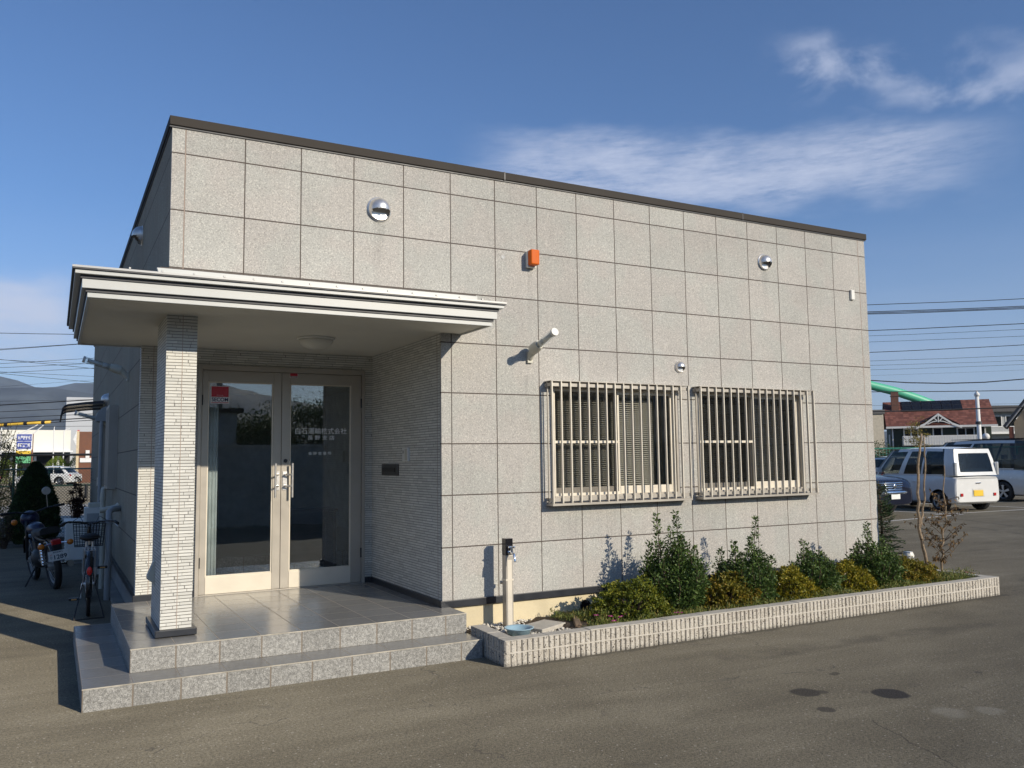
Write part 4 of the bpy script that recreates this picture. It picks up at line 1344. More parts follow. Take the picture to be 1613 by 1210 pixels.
# water heater / outdoor unit behind the bicycle
t = thing('outdoor_unit', 'white outdoor air conditioning unit standing against the shaded side wall', 'air conditioner', (-0.46, 8.9, 0.0))
MB().box(-0.17, 0.17, -0.4, 0.4, 0.06, 0.66).build('case', M['white_plastic'], t, bevel=0.01)
MB().box(-0.19, 0.19, -0.42, 0.42, 0.66, 0.685).build('top', M['white_plastic'], t, bevel=0.006)
for yy in (-0.3, 0.3):
    MB().box(-0.15, 0.15, yy-0.03, yy+0.03, 0.0, 0.06).build('foot', M['grey_plastic'], t)
mb = MB()
for k in range(9):
    mb.box(-0.178, -0.170, -0.35, 0.1, 0.14+k*0.052, 0.15+k*0.052)
mb.build('fan_grille', M['grey_plastic'], t)
t = thing('heater_cabinet', 'narrow pale cabinet behind the bicycle basket against the side wall', 'cabinet', (-0.28, 6.6, 0.0))
MB().box(-0.15, 0.15, -0.15, 0.15, 0.05, 0.98).build('case', M['white_plastic'], t, bevel=0.008)
MB().box(-0.12, 0.12, -0.157, -0.15, 0.15, 0.9).build('door', M['grey_plastic'], t, bevel=0.003)
MB().box(-0.10, 0.10, -0.12, 0.12, 0.98, 1.04).build('vent_cap', M['cream_plastic'], t, bevel=0.01)

# ---------------------------------------------------------------- foliage
def leaf_mesh(name, m, parent, P, D, L, W, up=0.3, fold=0.25):
    """P: (n,3) leaf bases, D: (n,3) leaf directions, L/W: sizes. Each leaf is a small folded blade of four faces."""
    n = len(P)
    D = D/np.maximum(np.linalg.norm(D, axis=1, keepdims=True), 1e-9)
    rnd = rng.normal(size=(n, 3)); rnd[:, 2] += up*2
    S = np.cross(D, rnd); S /= np.maximum(np.linalg.norm(S, axis=1, keepdims=True), 1e-9)
    N = np.cross(S, D)
    L = np.broadcast_to(L, (n,))[:, None]; W = np.broadcast_to(W, (n,))[:, None]
    mid = P + D*L*0.5 - N*L*0.04
    tip = P + D*L - N*L*0.14
    a = P + D*L*0.45 + S*W*0.5 + N*W*fold
    b = P + D*L*0.45 - S*W*0.5 + N*W*fold
    V = np.stack([P, a, tip, b, mid], 1).reshape(-1, 3)
    base = (np.arange(n)*5)[:, None]
    F = np.concatenate([base+np.array([[0, 1, 4]]), base+np.array([[1, 2, 4]]), base+np.array([[2, 3, 4]]), base+np.array([[3, 0, 4]])], 1).reshape(-1, 3)
    me = bpy.data.meshes.new(name)
    me.vertices.add(len(V)); me.vertices.foreach_set('co', V.astype(np.float32).ravel())
    me.loops.add(len(F)*3); me.loops.foreach_set('vertex_index', F.astype(np.int32).ravel())
    me.polygons.add(len(F)); me.polygons.foreach_set('loop_start', np.arange(len(F), dtype=np.int32)*3)
    me.polygons.foreach_set('loop_total', np.full(len(F), 3, dtype=np.int32))
    me.update(calc_edges=True)
    me.materials.append(m)
    o = bpy.data.objects.new(name, me); COL.objects.link(o)
    o.parent = parent
    return o


def along(pts, t):
    """points and directions along a polyline at parameters t in 0..1"""
    pts = np.asarray(pts, float); k = len(pts)-1
    s = np.clip(t*k, 0, k-1e-6); i = s.astype(int); f = (s-i)[:, None]
    return pts[i]*(1-f)+pts[i+1]*f, pts[i+1]-pts[i]


M['leaf_yew'] = mat_leaf('holly_leaf', (0.028, 0.058, 0.013), (0.075, 0.130, 0.030), (0.16, 0.23, 0.06), 0.45, 0.18)
M['leaf_azalea'] = mat_leaf('azalea_leaf', (0.07, 0.10, 0.014), (0.17, 0.20, 0.022), (0.30, 0.28, 0.035), 0.5, 0.25, 4.0)
M['leaf_azalea2'] = mat_leaf('azalea_leaf_autumn', (0.13, 0.14, 0.016), (0.30, 0.27, 0.025), (0.46, 0.34, 0.03), 0.5, 0.25, 5.0)
M['leaf_azalea3'] = mat_leaf('azalea_leaf_rust', (0.10, 0.11, 0.016), (0.24, 0.21, 0.025), (0.36, 0.22, 0.03), 0.5, 0.25, 5.0)
M['bark'] = pm('bark', (0.17, 0.125, 0.08), 0.9, 0, 0.35, 25, 0.8, 60)
M['twig'] = pm('twig', (0.09, 0.06, 0.04), 0.9, 0, 0.3, 25)


def upright_shrub(loc, H, Rw, label, nshoot=46, dens=1.0, seed=0, tips=(), mat='leaf_yew', lean=0.0):
    """bushy evergreen: fanned upright shoots, dense below, loose leafy spires on top"""
    r = np.random.default_rng(seed); Rw *= 1.04
    t = thing('evergreen_shrub', label, 'shrub', loc, 0, 'dark evergreen shrubs in the planter')
    wood = MB(); Ps, Ds = [], []
    shoots = []
    for k in range(nshoot):
        a = r.uniform(0, 2*PI); q = math.sqrt(r.uniform(0, 1))
        h = H*(0.36 + 0.48*(1-q**1.6)*r.uniform(0.55, 1.0) + 0.05*r.uniform())
        shoots.append((a, q*Rw, h, 1.0))
    for (dx, dy, h) in tips:
        shoots.append((math.atan2(dy, dx), math.hypot(dx, dy), h, 1.6))
    for (a, q, h, w_) in shoots:
        cx, cy = q*math.cos(a), q*math.sin(a)
        b0 = np.array([cx*0.18, cy*0.18, 0.0])
        p1 = np.array([cx*0.75, cy*0.75, h*0.32])
        p2 = np.array([cx*1.0+r.normal()*0.015, cy*1.0+r.normal()*0.015, h*0.66])
        p3 = np.array([cx*1.03+r.normal()*0.02+lean*h, cy*1.03+r.normal()*0.02, h])
        pts = [b0, p1, p2, p3]
        wood.tube(pts, [0.008, 0.006, 0.004, 0.0015], 5)
        nl = int(190*dens*h/0.8*(1.5 if w_ > 1 else 1.0))
        tt = r.uniform(0.10, 1.0, nl)**0.8
        P, D = along(pts, tt)
        # side twigs: leaves stand off the shoot, less so towards its tip
        off = r.normal(size=(nl, 3)); off[:, 2] *= 0.5
        off /= np.linalg.norm(off, axis=1, keepdims=True)
        spread = (0.075*(1-tt)**0.7+0.022)[:, None]*r.uniform(0.15, 1.0, (nl, 1))
        if w_ > 1: spread *= np.where(tt[:, None] > 0.8, 0.8, 1.25)
        P = P + off*spread
        d = off*0.9 + np.array([0, 0, 0.65]) + r.normal(size=(nl, 3))*0.3
        Ps.append(P); Ds.append(d)
    # lower skirt fills the body
    nb = int(4200*dens*(H/0.9)*(Rw/0.25))
    u = r.normal(size=(nb, 3)); u /= np.linalg.norm(u, axis=1, keepdims=True)
    rad = r.uniform(0.55, 1.0, (nb, 1))**0.5
    lump = 1 + 0.16*np.sin(u[:, :1]*7+seed)*np.cos(u[:, 1:2]*6+seed*2) + 0.10*np.sin(u[:, 2:3]*11)
    B = u*rad*lump*np.array([Rw*1.02, Rw*0.95, H*0.27]) + np.array([0, 0, H*0.25])
    B = B[B[:, 2] > 0.0]
    Ps.append(B); Ds.append((B-np.array([0, 0, H*0.2]))/Rw + r.normal(size=B.shape)*0.6+np.array([0, 0, 0.5]))
    P = np.concatenate(Ps); D = np.concatenate(Ds)
    leaf_mesh('foliage', M[mat], t, P, D, r.uniform(0.022, 0.038, len(P)), r.uniform(0.013, 0.019, len(P)))
    wood.build('stem', M['twig'], t)
    return t


def mound(loc, rx, ry, h, label, mat, seed, n=4200):
    """low dense azalea: leaf rosettes over a lumpy dome"""
    r = np.random.default_rng(seed); rx *= 1.04; ry *= 1.08; h *= 1.08
    t = thing('azalea', label, 'shrub', loc, 0, 'low azalea mounds in the planter')
    n = int(n*1.9)
    nr = n//7
    u = r.normal(size=(nr, 3)); u[:, 2] = np.abs(u[:, 2])*1.05 - 0.15; u /= np.linalg.norm(u, axis=1, keepdims=True)
    lump = 1 + 0.13*np.sin(u[:, :1]*5+seed*1.3)*np.cos(u[:, 1:2]*4.3+seed) + 0.09*np.sin(u[:, :1]*13+u[:, 1:2]*9)
    rad = np.clip(r.normal(0.93, 0.09, (nr, 1)), 0.5, 1.06)*lump
    C = u*rad*np.array([rx, ry, h*0.86]) + np.array([0, 0, h*0.10])
    P = np.repeat(C, 7, 0) + r.normal(size=(nr*7, 3))*0.004
    out = np.repeat(u, 7, 0)
    D = out*0.5 + r.normal(size=P.shape)*0.75 + np.array([0, 0, 0.25])
    keep = P[:, 2] > 0.0
    P, D = P[keep], D[keep]
    leaf_mesh('foliage', M[mat], t, P, D, r.uniform(0.020, 0.036, len(P)), r.uniform(0.012, 0.018, len(P)))
    wood = MB()
    for k in range(14):
        a = r.uniform(0, 2*PI); q = r.uniform(0.3, 0.8)
        wood.tube([(0.02*math.cos(a), 0.02*math.sin(a), 0), (rx*q*0.5*math.cos(a), ry*q*0.5*math.sin(a), h*0.4), (rx*q*math.cos(a), ry*q*math.sin(a), h*0.75)], [0.006, 0.004, 0.002], 5)
    wood.build('stem', M['twig'], t)
    return t


SZ = 0.13
upright_shrub((4.32, -0.52, SZ), 0.95, 0.29, 'tallest dark evergreen shrub, with two thin spires, under the left window', 52, 1.0, 3, tips=[(-0.17, 0.02, 0.92), (-0.06, -0.03, 0.80), (0.06, 0.0, 0.93), (-0.25, 0.05, 0.66), (0.24, 0.02, 0.60), (0.0, -0.1, 0.72)])
upright_shrub((5.22, -0.52, SZ), 0.78, 0.27, 'dark evergreen shrub with a single tall spire under the left end of the right window', 46, 1.0, 5, tips=[(0.13, 0.0, 0.84), (-0.12, 0.03, 0.62), (-0.26, 0.08, 0.55), (0.03, -0.06, 0.66), (0.28, -0.05, 0.45)])
upright_shrub((6.13, -0.53, SZ), 0.62, 0.26, 'short bushy dark evergreen shrub between two yellowing azaleas', 44, 1.0, 8, tips=[(-0.15, 0.0, 0.58), (-0.05, 0.02, 0.52), (0.08, 0.0, 0.46), (0.2, 0.03, 0.42)])
upright_shrub((7.05, -0.53, SZ), 0.72, 0.28, 'rightmost dark evergreen shrub of the planter, in front of the wall corner', 48, 1.0, 12, tips=[(-0.08, 0.0, 0.72), (0.03, 0.02, 0.62), (0.14, 0.0, 0.55), (-0.22, 0.05, 0.50), (0.24, 0.0, 0.5)])
mound((3.83, -0.55, SZ-0.02), 0.36, 0.27, 0.34, 'leftmost green azalea mound beside the tap end of the planter', 'leaf_azalea', 21, 5200)
mound((4.90, -0.60, SZ-0.02), 0.30, 0.24, 0.30, 'rusty green azalea between the two tallest evergreen shrubs', 'leaf_azalea3', 22, 4200)
mound((5.75, -0.56, SZ-0.02), 0.30, 0.24, 0.30, 'golden azalea mound under the middle of the right window', 'leaf_azalea2', 24, 4200)
mound((6.62, -0.56, SZ-0.02), 0.26, 0.23, 0.29, 'brightest yellow azalea mound below the right end of the right window', 'leaf_azalea2', 27, 4000)
mound((7.62, -0.50, SZ-0.02), 0.40, 0.26, 0.27, 'wide yellow azalea mound at the foot of the bare sapling', 'leaf_azalea3', 29, 4600)

# fir-like shrub round the corner
t = thing('corner_shrub', 'feathery fir-like shrub growing round the right corner of the building', 'shrub', (8.24, 0.26, 0.13))
r = np.random.default_rng(41)
wood = MB(); Ps, Ds = [], []
wood.tube([(0, 0, 0), (0.01, 0, 0.6), (0.0, 0.01, 1.12)], [0.02, 0.014, 0.004], 6)
for k in range(190):
    z = r.uniform(0.03, 1.08); a = r.uniform(0, 2*PI); L = 0.36*(1-z/1.25)**0.8*r.uniform(0.6, 1.05)
    p0 = np.array([0, 0, z]); p1 = np.array([L*math.cos(a)*0.6, L*math.sin(a)*0.6, z+0.02]); p2 = np.array([L*math.cos(a), L*math.sin(a), z+r.uniform(-0.01, 0.08)])
    wood.tube([p0, p1, p2], [0.004, 0.003, 0.0015], 4)
    nl = int(95*L/0.3)
    tt = r.uniform(0.1, 1, nl); P, D = along([p0, p1, p2], tt)
    side = np.cross(D, np.array([0, 0, 1.0])); side /= np.maximum(np.linalg.norm(side, axis=1, keepdims=True), 1e-6)
    sg = np.where(r.uniform(size=(nl, 1)) > 0.5, 1, -1)
    Dn = D/np.linalg.norm(D, axis=1, keepdims=True)
    Ps.append(P + side*sg*r.uniform(0, 0.05, (nl, 1))); Ds.append(Dn*0.8+side*sg*0.7+r.normal(size=P.shape)*0.25)
P = np.concatenate(Ps)
leaf_mesh('foliage', mat_leaf('fir_leaf', (0.018, 0.045, 0.018), (0.045, 0.095, 0.03), (0.085, 0.15, 0.045), 0.5, 0.15), t, P, np.concatenate(Ds), r.uniform(0.02, 0.035, len(P)), 0.006)
wood.build('stem', M['twig'], t)

# ground cover: fleshy upright shoots
r = np.random.default_rng(50)
n = 9000
gx = r.uniform(3.18, 8.36, n); gy = r.uniform(-0.90, -0.05, n)
ok = ((gx < 4.0) & (gy < -0.12) & (gx > 3.2+0.20*np.sin(gy*8))) | (gy < -0.70+0.06*np.sin(gx*9)) | (gx > 7.8)
gx, gy = gx[ok], gy[ok]
h = r.uniform(0.03, 0.085, len(gx))*(1+0.5*(gx > 7.7))*(1+0.5*np.sin(gx*6)*np.sin(gy*9))
P = np.stack([gx, gy, np.full(len(gx), 0.135)], 1)
P3 = np.repeat(P, 6, 0); hh = np.repeat(h, 6)
P3 = P3 + r.normal(size=P3.shape)*np.array([0.012, 0.012, 0.0]); P3[:, 2] += r.uniform(0, 1, len(P3))*hh
D = r.normal(size=P3.shape)*0.55 + np.array([0, 0, 1.0])
o = leaf_mesh('ground_cover', mat_leaf('ground_cover_leaf', (0.09, 0.13, 0.03), (0.20, 0.24, 0.06), (0.36, 0.27, 0.09), 0.5, 0.2, 2.5), None, P3, D, r.uniform(0.02, 0.04, len(P3)), 0.007)
tag(o, 'fleshy green and straw coloured ground cover along the planter edge', 'ground cover', kind='stuff')
# grass tuft near the right end
n = 2600
gx = r.normal(8.02, 0.13, n); gy = np.clip(r.normal(-0.70, 0.10, n), -0.9, -0.3)
P = np.stack([gx, gy, np.full(n, 0.13)], 1); D = r.normal(size=P.shape)*0.5+np.array([0, 0, 1.0])
o = leaf_mesh('grass_tuft', mat_leaf('grass_leaf', (0.07, 0.15, 0.02), (0.13, 0.22, 0.035), None, 0.5, 0.25), None, P, D, r.uniform(0.04, 0.09, n), 0.006)
tag(o, 'tuft of fine bright green grass near the right end of the planter', 'grass', kind='stuff')

# magenta flowers
M['petal'] = pm('magenta_petal', (0.55, 0.03, 0.33), 0.5, 0, 0.2, 30)
M['petal_eye'] = pm('flower_eye', (0.75, 0.65, 0.25), 0.6)
first = None
flowers = [(3.36, -0.62, .215), (3.47, -0.68, .205), (3.55, -0.72, .20), (3.63, -0.70, .215), (4.06, -0.85, .205), (4.10, -0.86, .20), (3.42, -0.80, .19), (8.10, -0.35, .25), (8.15, -0.37, .24), (8.30, -0.83, .235), (8.33, -0.84, .225), (8.27, -0.80, .24)]
for (x, y, z) in flowers:
    if first is None:
        t = thing('flower', 'small magenta daisy-like flower in the ground cover of the planter', 'flower', (x, y, z), 0, 'magenta flowers in the ground cover')
        mb = MB()
        for k in range(18):
            a = 2*PI*k/18
            c, s = math.cos(a), math.sin(a)
            mb.add([(0, 0, 0), (0.014*c-0.003*s, 0.014*s+0.003*c, 0.006), (0.024*c, 0.024*s, 0.006), (0.014*c+0.003*s, 0.014*s-0.003*c, 0.006)], [(0, 1, 2, 3)])
        mb.build('petals', M['petal'], t)
        mb = MB(); mb.lathe([(0.006, 0.0), (0.005, 0.005), (0.0001, 0.006)], (0, 0, 0), 'z', 8); mb.build('eye', M['petal_eye'], t)
        MB().tube([(0, 0, 0), (0.003, 0, -0.07)], 0.0015, 4).build('stalk', M['leaf_azalea'], t)
        first = t
    else:
        c = copy_tree(first); c.location = (x, y, z); c.rotation_euler = (random.uniform(-.3, .1), random.uniform(-.2, .2), random.uniform(0, 3))

# bare sapling with a few leaves
M['sapling_bark'] = pm('sapling_bark', (0.27, 0.20, 0.13), 0.85, 0, 0.35, 30, 0.8, 90)
t = thing('sapling', 'bare forked sapling with a few dry leaves near the right end of the planter', 'tree', (8.18, -0.42, 0.12))
def wob(pts, amp, r, sub=4):
    out = []
    for i in range(len(pts)-1):
        a, b = np.array(pts[i], float), np.array(pts[i+1], float)
        for k in range(sub):
            f = k/sub
            p = a*(1-f)+b*f
            if i+k > 0: p = p + r.normal(size=3)*amp
            out.append(p)
    out.append(np.array(pts[-1], float))
    return out
r = np.random.default_rng(61)
T1 = wob([(0, 0, 0), (-0.10, 0.0, 0.30), (-0.15, 0.0, 0.62), (-0.145, 0.0, 1.0), (-0.09, 0.0, 1.40), (-0.02, 0, 1.70)], 0.006, r)
T2 = wob([(-0.148, 0.0, 0.60), (-0.06, 0.0, 0.80), (-0.02, 0.0, 1.05), (0.03, 0.0, 1.38), (0.03, 0.0, 1.68)], 0.006, r)
T3 = wob([(0.24, 0.02, 0.02), (0.27, 0.02, 0.35), (0.33, 0.0, 0.65), (0.34, 0.0, 1.0), (0.37, 0.0, 1.32)], 0.008, r)
n1, n2, n3 = len(T1), len(T2), len(T3)
mb = MB(); mb.tube(T1, [0.021-0.010*i/n1 for i in range(n1)], 8)
mb.build('trunk', M['sapling_bark'], t, smooth=True)
mb = MB(); mb.tube(T2, [0.013-0.006*i/n2 for i in range(n2)], 8); mb.build('trunk', M['sapling_bark'], t, smooth=True)
t3 = thing('sapling', 'thin dry sapling with many curled brown leaves beside the forked one', 'tree', (8.18, -0.42, 0.12))
mb = MB(); mb.tube(T3, [0.014-0.009*i/n3 for i in range(n3)], 8); mb.build('trunk', M['sapling_bark'], t3, smooth=True)
def twigs(parent, stems, count, zlo, zhi, leafm, lr, seed, nleaf=(3, 9)):
    r = np.random.default_rng(seed); wood = MB(); Ps, Ds = [], []
    for k in range(count):
        st = stems[int(r.integers(len(stems)))]
        i = int(r.integers(2, len(st)-1)); b = st[i]
        if not (zlo < b[2] < zhi): continue
        a = r.uniform(0, 2*PI); L = r.uniform(0.15, 0.42)
        d = np.array([math.cos(a), math.sin(a)*0.7, r.uniform(0.1, 0.8)])
        p1 = b + d*L*0.5; p2 = p1 + (d+r.normal(size=3)*0.35)*L*0.5
        wood.tube([b, p1, p2], [0.0045, 0.003, 0.0012], 5)
        m_ = int(r.integers(*nleaf))
        tt = r.uniform(0.35, 1, m_); P, D = along([b, p1, p2], tt)
        Ps.append(P); Ds.append(r.normal(size=P.shape)*0.7+np.array([0, 0, -0.5]))
    wood.build('twigs', M['twig'], parent)
    P = np.concatenate(Ps)
    leaf_mesh('leaves', leafm, parent, P, np.concatenate(Ds), r.uniform(*lr, len(P)), r.uniform(0.012, 0.02, len(P)), fold=0.5)
LB = mat_leaf('dry_leaf', (0.07, 0.045, 0.022), (0.17, 0.10, 0.04), (0.32, 0.20, 0.07), 0.7, 0.15)
twigs(t, [T1, T2], 16, 0.15, 0.6, LB, (0.03, 0.05), 3)
twigs(t3, [T3], 70, 0.08, 0.9, LB, (0.035, 0.06), 4, (7, 15))

# small white garden cap behind the azalea
t = thing('pipe_cap', 'small white capped pipe sticking up behind the rightmost azalea', 'pipe cap', (8.40, 0.02, 0.0))
mb = MB(); mb.tube([(0, 0, 0), (0, 0, 0.31)], 0.045, 16); mb.build('pipe_run', M['white_plastic'], t, smooth=True, auto=40)
mb = MB(); mb.lathe([(0.062, 0.30), (0.066, 0.35), (0.05, 0.39), (0.0001, 0.40)], (0, 0, 0), 'z', 20); mb.build('cap', M['white_plastic'], t, smooth=True, auto=40)

# ---------------------------------------------------------------- cars
M['tyre'] = pm('tyre', (0.02, 0.02, 0.021), 0.8, 0, 0.2)
M['rim'] = pm('alloy_rim', (0.45, 0.46, 0.47), 0.3, 0.8, 0.05)
M['car_white'] = pm('white_car_paint', (0.72, 0.72, 0.70), 0.25, 0, 0.02, coat=0.6)
M['car_silver'] = pm('pearl_car_paint', (0.55, 0.56, 0.56), 0.25, 0.2, 0.02, coat=0.6)
M['car_navy'] = pm('dark_blue_car_paint', (0.008, 0.010, 0.022), 0.2, 0, 0.02, coat=0.25, spec=0.35)
M['lamp_red'] = pm('red_lamp', (0.45, 0.02, 0.02), 0.2)
M['lamp_clear'] = pm('clear_lamp', (0.62, 0.64, 0.66), 0.12, 0.5)
M['plate_yellow'] = pm('yellow_plate', (0.80, 0.52, 0.03), 0.5, 0, 0.03)
M['plate_white'] = pm('white_plate', (0.75, 0.75, 0.72), 0.5, 0, 0.03)
M['seat_fabric'] = pm('seat_fabric', (0.05, 0.05, 0.055), 0.9)


def make_wheel(parent, x, y, r, w, side, spokes=5):
    t = MB(); s = side
    prof = [(r*0.66, 0.0), (r*0.90, -0.004), (r*0.985, 0.02), (r, 0.05), (r, w-0.05), (r*0.985, w-0.02), (r*0.9, w), (r*0.66, w)]
    t.lathe([(a, -s*h) for a, h in prof], (x, y, r), 'x', 30, caps=False)
    wheel = t.build('wheel', M['tyre'], parent, smooth=True, auto=50)
    m = MB()
    m.lathe([(r*0.68, 0.0), (r*0.64, s*-0.012), (r*0.60, s*-0.05), (r*0.59, s*-w*0.8)], (x, y, r), 'x', 30, caps=False)
    m.lathe([(0.0001, s*0.0), (r*0.14, s*-0.002), (r*0.16, s*-0.03)], (x, y, r), 'x', 16, caps=False)
    for k in range(spokes):
        a = 2*PI*k/spokes+0.3
        ca, sa = math.cos(a), math.sin(a)
        def P(rr, off, h):
            return (x+h, y+rr*ca-off*sa, r+rr*sa+off*ca)
        o0, o1 = r*0.075, r*0.12
        h0, h1 = -s*0.004, -s*0.03
        m.add([P(r*0.08, -o0, h0), P(r*0.08, o0, h0), P(r*0.65, o1, h0), P(r*0.65, -o1, h0), P(r*0.08, -o0, h1), P(r*0.08, o0, h1), P(r*0.65, o1, h1), P(r*0.65, -o1, h1)],
              [(0, 1, 2, 3), (0, 4, 5, 1), (1, 5, 6, 2), (2, 6, 7, 3), (3, 7, 4, 0), (4, 7, 6, 5)])
    m.build('rim', M['rim'], wheel)
    MB().lathe([(0.0001, -s*w*0.45), (r*0.6, -s*w*0.45)], (x, y, r), 'x', 20).build('brake_disc', M['black'], wheel)
    return wheel


def make_car(label, loc, rz, paint, S, group=None):
    """S: measures. Local frame: +y forward, z up, origin on the ground under the middle"""
    t = thing('parked_car', label, 'car', loc, rz, group)
    L, W = S['L'], S['W']; hy = L/2; w = W/2
    top = S['top']                   # list of (y, z) along the top of the lower body
    zb = S['zb']
    n = 26
    ys = [-hy + L*i/(n-1) for i in range(n)]
    ys = sorted(set([round(v, 4) for v in ys] + [-hy+0.03, -hy+0.09, hy-0.03, hy-0.09, hy-0.2, -hy+0.2]))
    def ztop(y):
        for (a, za), (b, zb_) in zip(top, top[1:]):
            if a <= y <= b: return za+(zb_-za)*(y-a)/(b-a)
        return top[0][1] if y < top[0][0] else top[-1][1]
    rf, rr = S.get('rf', 0.45), S.get('rr', 0.25)
    vs, fs = [], []
    secn = None
    for y in ys:
        ef = max(0.0, (y-(hy-rf))/rf); er = max(0.0, ((-hy+rr)-y)/rr)
        e = max(ef, er)
        ww = w*(1-(0.30 if ef > 0 else 0.07)*(1-math.sqrt(max(0.0, 1-min(1, e)**2.2)))*1.0)
        zt = ztop(y)
        # bumper tuck: end stations pulled in at top
        zbo = zb + 0.07*e**2
        h = zt-zbo
        sec = [(0, zbo), (ww*0.86, zbo), (ww*0.97, zbo+0.04), (ww*1.0, zbo+h*0.16), (ww*1.0, zbo+h*0.42), (ww*0.992, zbo+h*0.62), (ww*0.985, zbo+h*0.82), (ww*0.955, zt-0.03), (ww*0.90, zt), (ww*0.6, zt+0.012), (0, zt+0.02)]
        ring = [(x, y, z) for x, z in sec] + [(-x, y, z) for x, z in reversed(sec[1:-1])]
        secn = len(ring); vs += ring
    for i in range(len(ys)-1):
        for k in range(secn):
            k2 = (k+1) % secn
            fs.append((i*secn+k, (i+1)*secn+k, (i+1)*secn+k2, i*secn+k2))
    fs.append(tuple(range(secn))); fs.append(tuple(reversed(range((len(ys)-1)*secn, len(ys)*secn))))
    mb = MB(); mb.add(vs, fs)
    body = mb.build('body', [paint, M['black']], t, merge=True)
    R_ = S['wr']; wy = S['wy']
    cut = []
    for yy in wy:
        c = MB(); c.tube([(-w-0.3, yy, R_+0.01), (w+0.3, yy, R_+0.01)], R_*1.17, 28)
        # keep a middle block: cut only the outer parts
        for sx in (-1, 1):
            c = MB(); c.tube([(sx*(w-0.24), yy, R_+0.01), (sx*(w+0.3), yy, R_+0.01)], R_*1.17, 28)
            cut.append(c.build('cutter', M['black'], t, merge=True))
    solid_boolean(body, cut)
    me = body.data
    me.materials.clear(); me.materials.append(paint); me.materials.append(M['black'])
    for p in me.polygons:
        c = p.center
        inw = any(math.hypot(c.y-yy, c.z-R_-0.01) < R_*1.19 for yy in wy) and abs(c.x) < w*0.975
        if inw or c.z < zb+0.02: p.material_index = 1
    me.polygons.foreach_set('use_smooth', [True]*len(me.polygons))
    b = bmesh.new(); b.from_mesh(me)
    for e in b.edges:
        if len(e.link_faces) == 2 and e.calc_face_angle(0) > R(32): e.smooth = False
    b.to_mesh(me); b.free()
    for yy in wy:
        for sx in (-1, 1):
            make_wheel(t, sx*(w-0.015), yy, R_, 0.19, sx)
    # ---- cabin: frustum surfaces
    G = S['cab']   # yb0 (rear belt), yb1 (front belt), yr0, yr1 (roof), zb, zr, wb, wt
    def side(s, f, off=0.0, sx=1):
        y = (G['yb0']+(G['yb1']-G['yb0'])*s)*(1-f) + (G['yr0']+(G['yr1']-G['yr0'])*s)*f
        x = G['wb']*(1-f)+G['wt']*f + 0.035*math.sin(PI*f)
        endr = 0.06*(max(0, (s-0.85)/0.15)**2 + max(0, (0.08-s)/0.08)**2)
        zl = ztop(y) if f < 0.5 else 0
        zbase = max(G['zb'], 0)
        z = zbase*(1-f)+(G['zr']+0.03*math.sin(PI*s))*f
        return (sx*(x-endr+off), y, z)
    def endp(u, f, front, off=0.0):
        # u in -1..1 across
        s = 1.0 if front else 0.0
        y = (G['yb1'] if front else G['yb0'])*(1-f) + (G['yr1'] if front else G['yr0'])*f
        x = (G['wb']*(1-f)+G['wt']*f + 0.035*math.sin(PI*f) - 0.06)*u
        bow = 0.07*(1-u*u)
        y += (bow+off) if front else -(bow*0.6+off)
        return (x, y, G['zb']*(1-f)+G['zr']*f)
    def patch(fn, s0, s1, f0, f1, m=8, k=5):
        mb = MB(); g = []
        for i in range(m+1):
            for j in range(k+1):
                mb.v.append(fn(s0+(s1-s0)*i/m, f0+(f1-f0)*j/k))
        for i in range(m):
            for j in range(k):
                a = i*(k+1)+j
                mb.f.append((a, a+k+1, a+k+2, a+1))
        return mb
    for sx in (1, -1):
        patch(lambda s, f: side(s, f, 0, sx), 0, 1, 0, 1, 16, 6).build('side_window', M['glass_car'], t, smooth=True)
    patch(lambda u, f: endp(u, f, True), -1, 1, 0, 1).build('windscreen', M['glass_car'], t, smooth=True)
    patch(lambda u, f: endp(u, f, False), -1, 1, 0, 1).build('rear_window', M['glass_car'], t, smooth=True)
    # painted pillars and rails
    for sx in (1, -1):
        mb = MB()
        def add(s0, s1, f0, f1, o=0.008):
            q = patch(lambda s, f: side(s, f, o, sx), s0, s1, f0, f1, 6, 5)
            mb.add(q.v, q.f)
        for (s0, s1) in S['pillars']:
            add(s0, s1, 0, 1)
        add(0, 1, 0.90, 1.0); add(0, 1, 0, 0.045)
        mb.build('pillar_panel', paint, t, smooth=True)
    mb = MB()
    def adde(front, u0, u1, f0, f1, o=0.006):
        q = patch(lambda u, f: endp(u, f, front, o), u0, u1, f0, f1)
        mb.add(q.v, q.f)
    fr = S.get('rear_frame', (0.12, 0.16, 0.12))
    adde(False, -1.02, -1+fr[0], 0, 1); adde(False, 1-fr[0], 1.02, 0, 1); adde(False, -1.02, 1.02, 0, fr[1]); adde(False, -1.02, 1.02, 1-fr[2], 1.0)
    mb.build('rear_surround', paint, t, smooth=True)
    mb = MB()
    adde(True, -1.08, -0.95, 0, 1); adde(True, 0.95, 1.08, 0, 1); adde(True, -1, 1, 0.93, 1.0)
    mb.build('window_surround', paint, t, smooth=True)
    # roof
    mb = MB(); m_, k_ = 12, 8
    for i in range(m_+1):
        s = i/m_; y = G['yr0']+(G['yr1']-G['yr0'])*s
        bow0 = 0.0
        for j in range(k_+1):
            u = -1+2*j/k_
            x = u*(G['wt']+0.006)
            yy = y + (0.07*(1-u*u) if i == m_ else (-0.05*(1-u*u) if i == 0 else 0))
            edge = abs(u)**6
            z = G['zr']+0.03*math.sin(PI*s)+0.045*(1-u*u)*(0.35+0.65*math.sin(PI*min(1, max(0, s))))**0.5 + 0.004
            mb.v.append((x, yy, z))
    for i in range(m_):
        for j in range(k_):
            a = i*(k_+1)+j
            mb.f.append((a, a+1, a+k_+2, a+k_+1))
    mb.build('roof', paint, t, smooth=True)
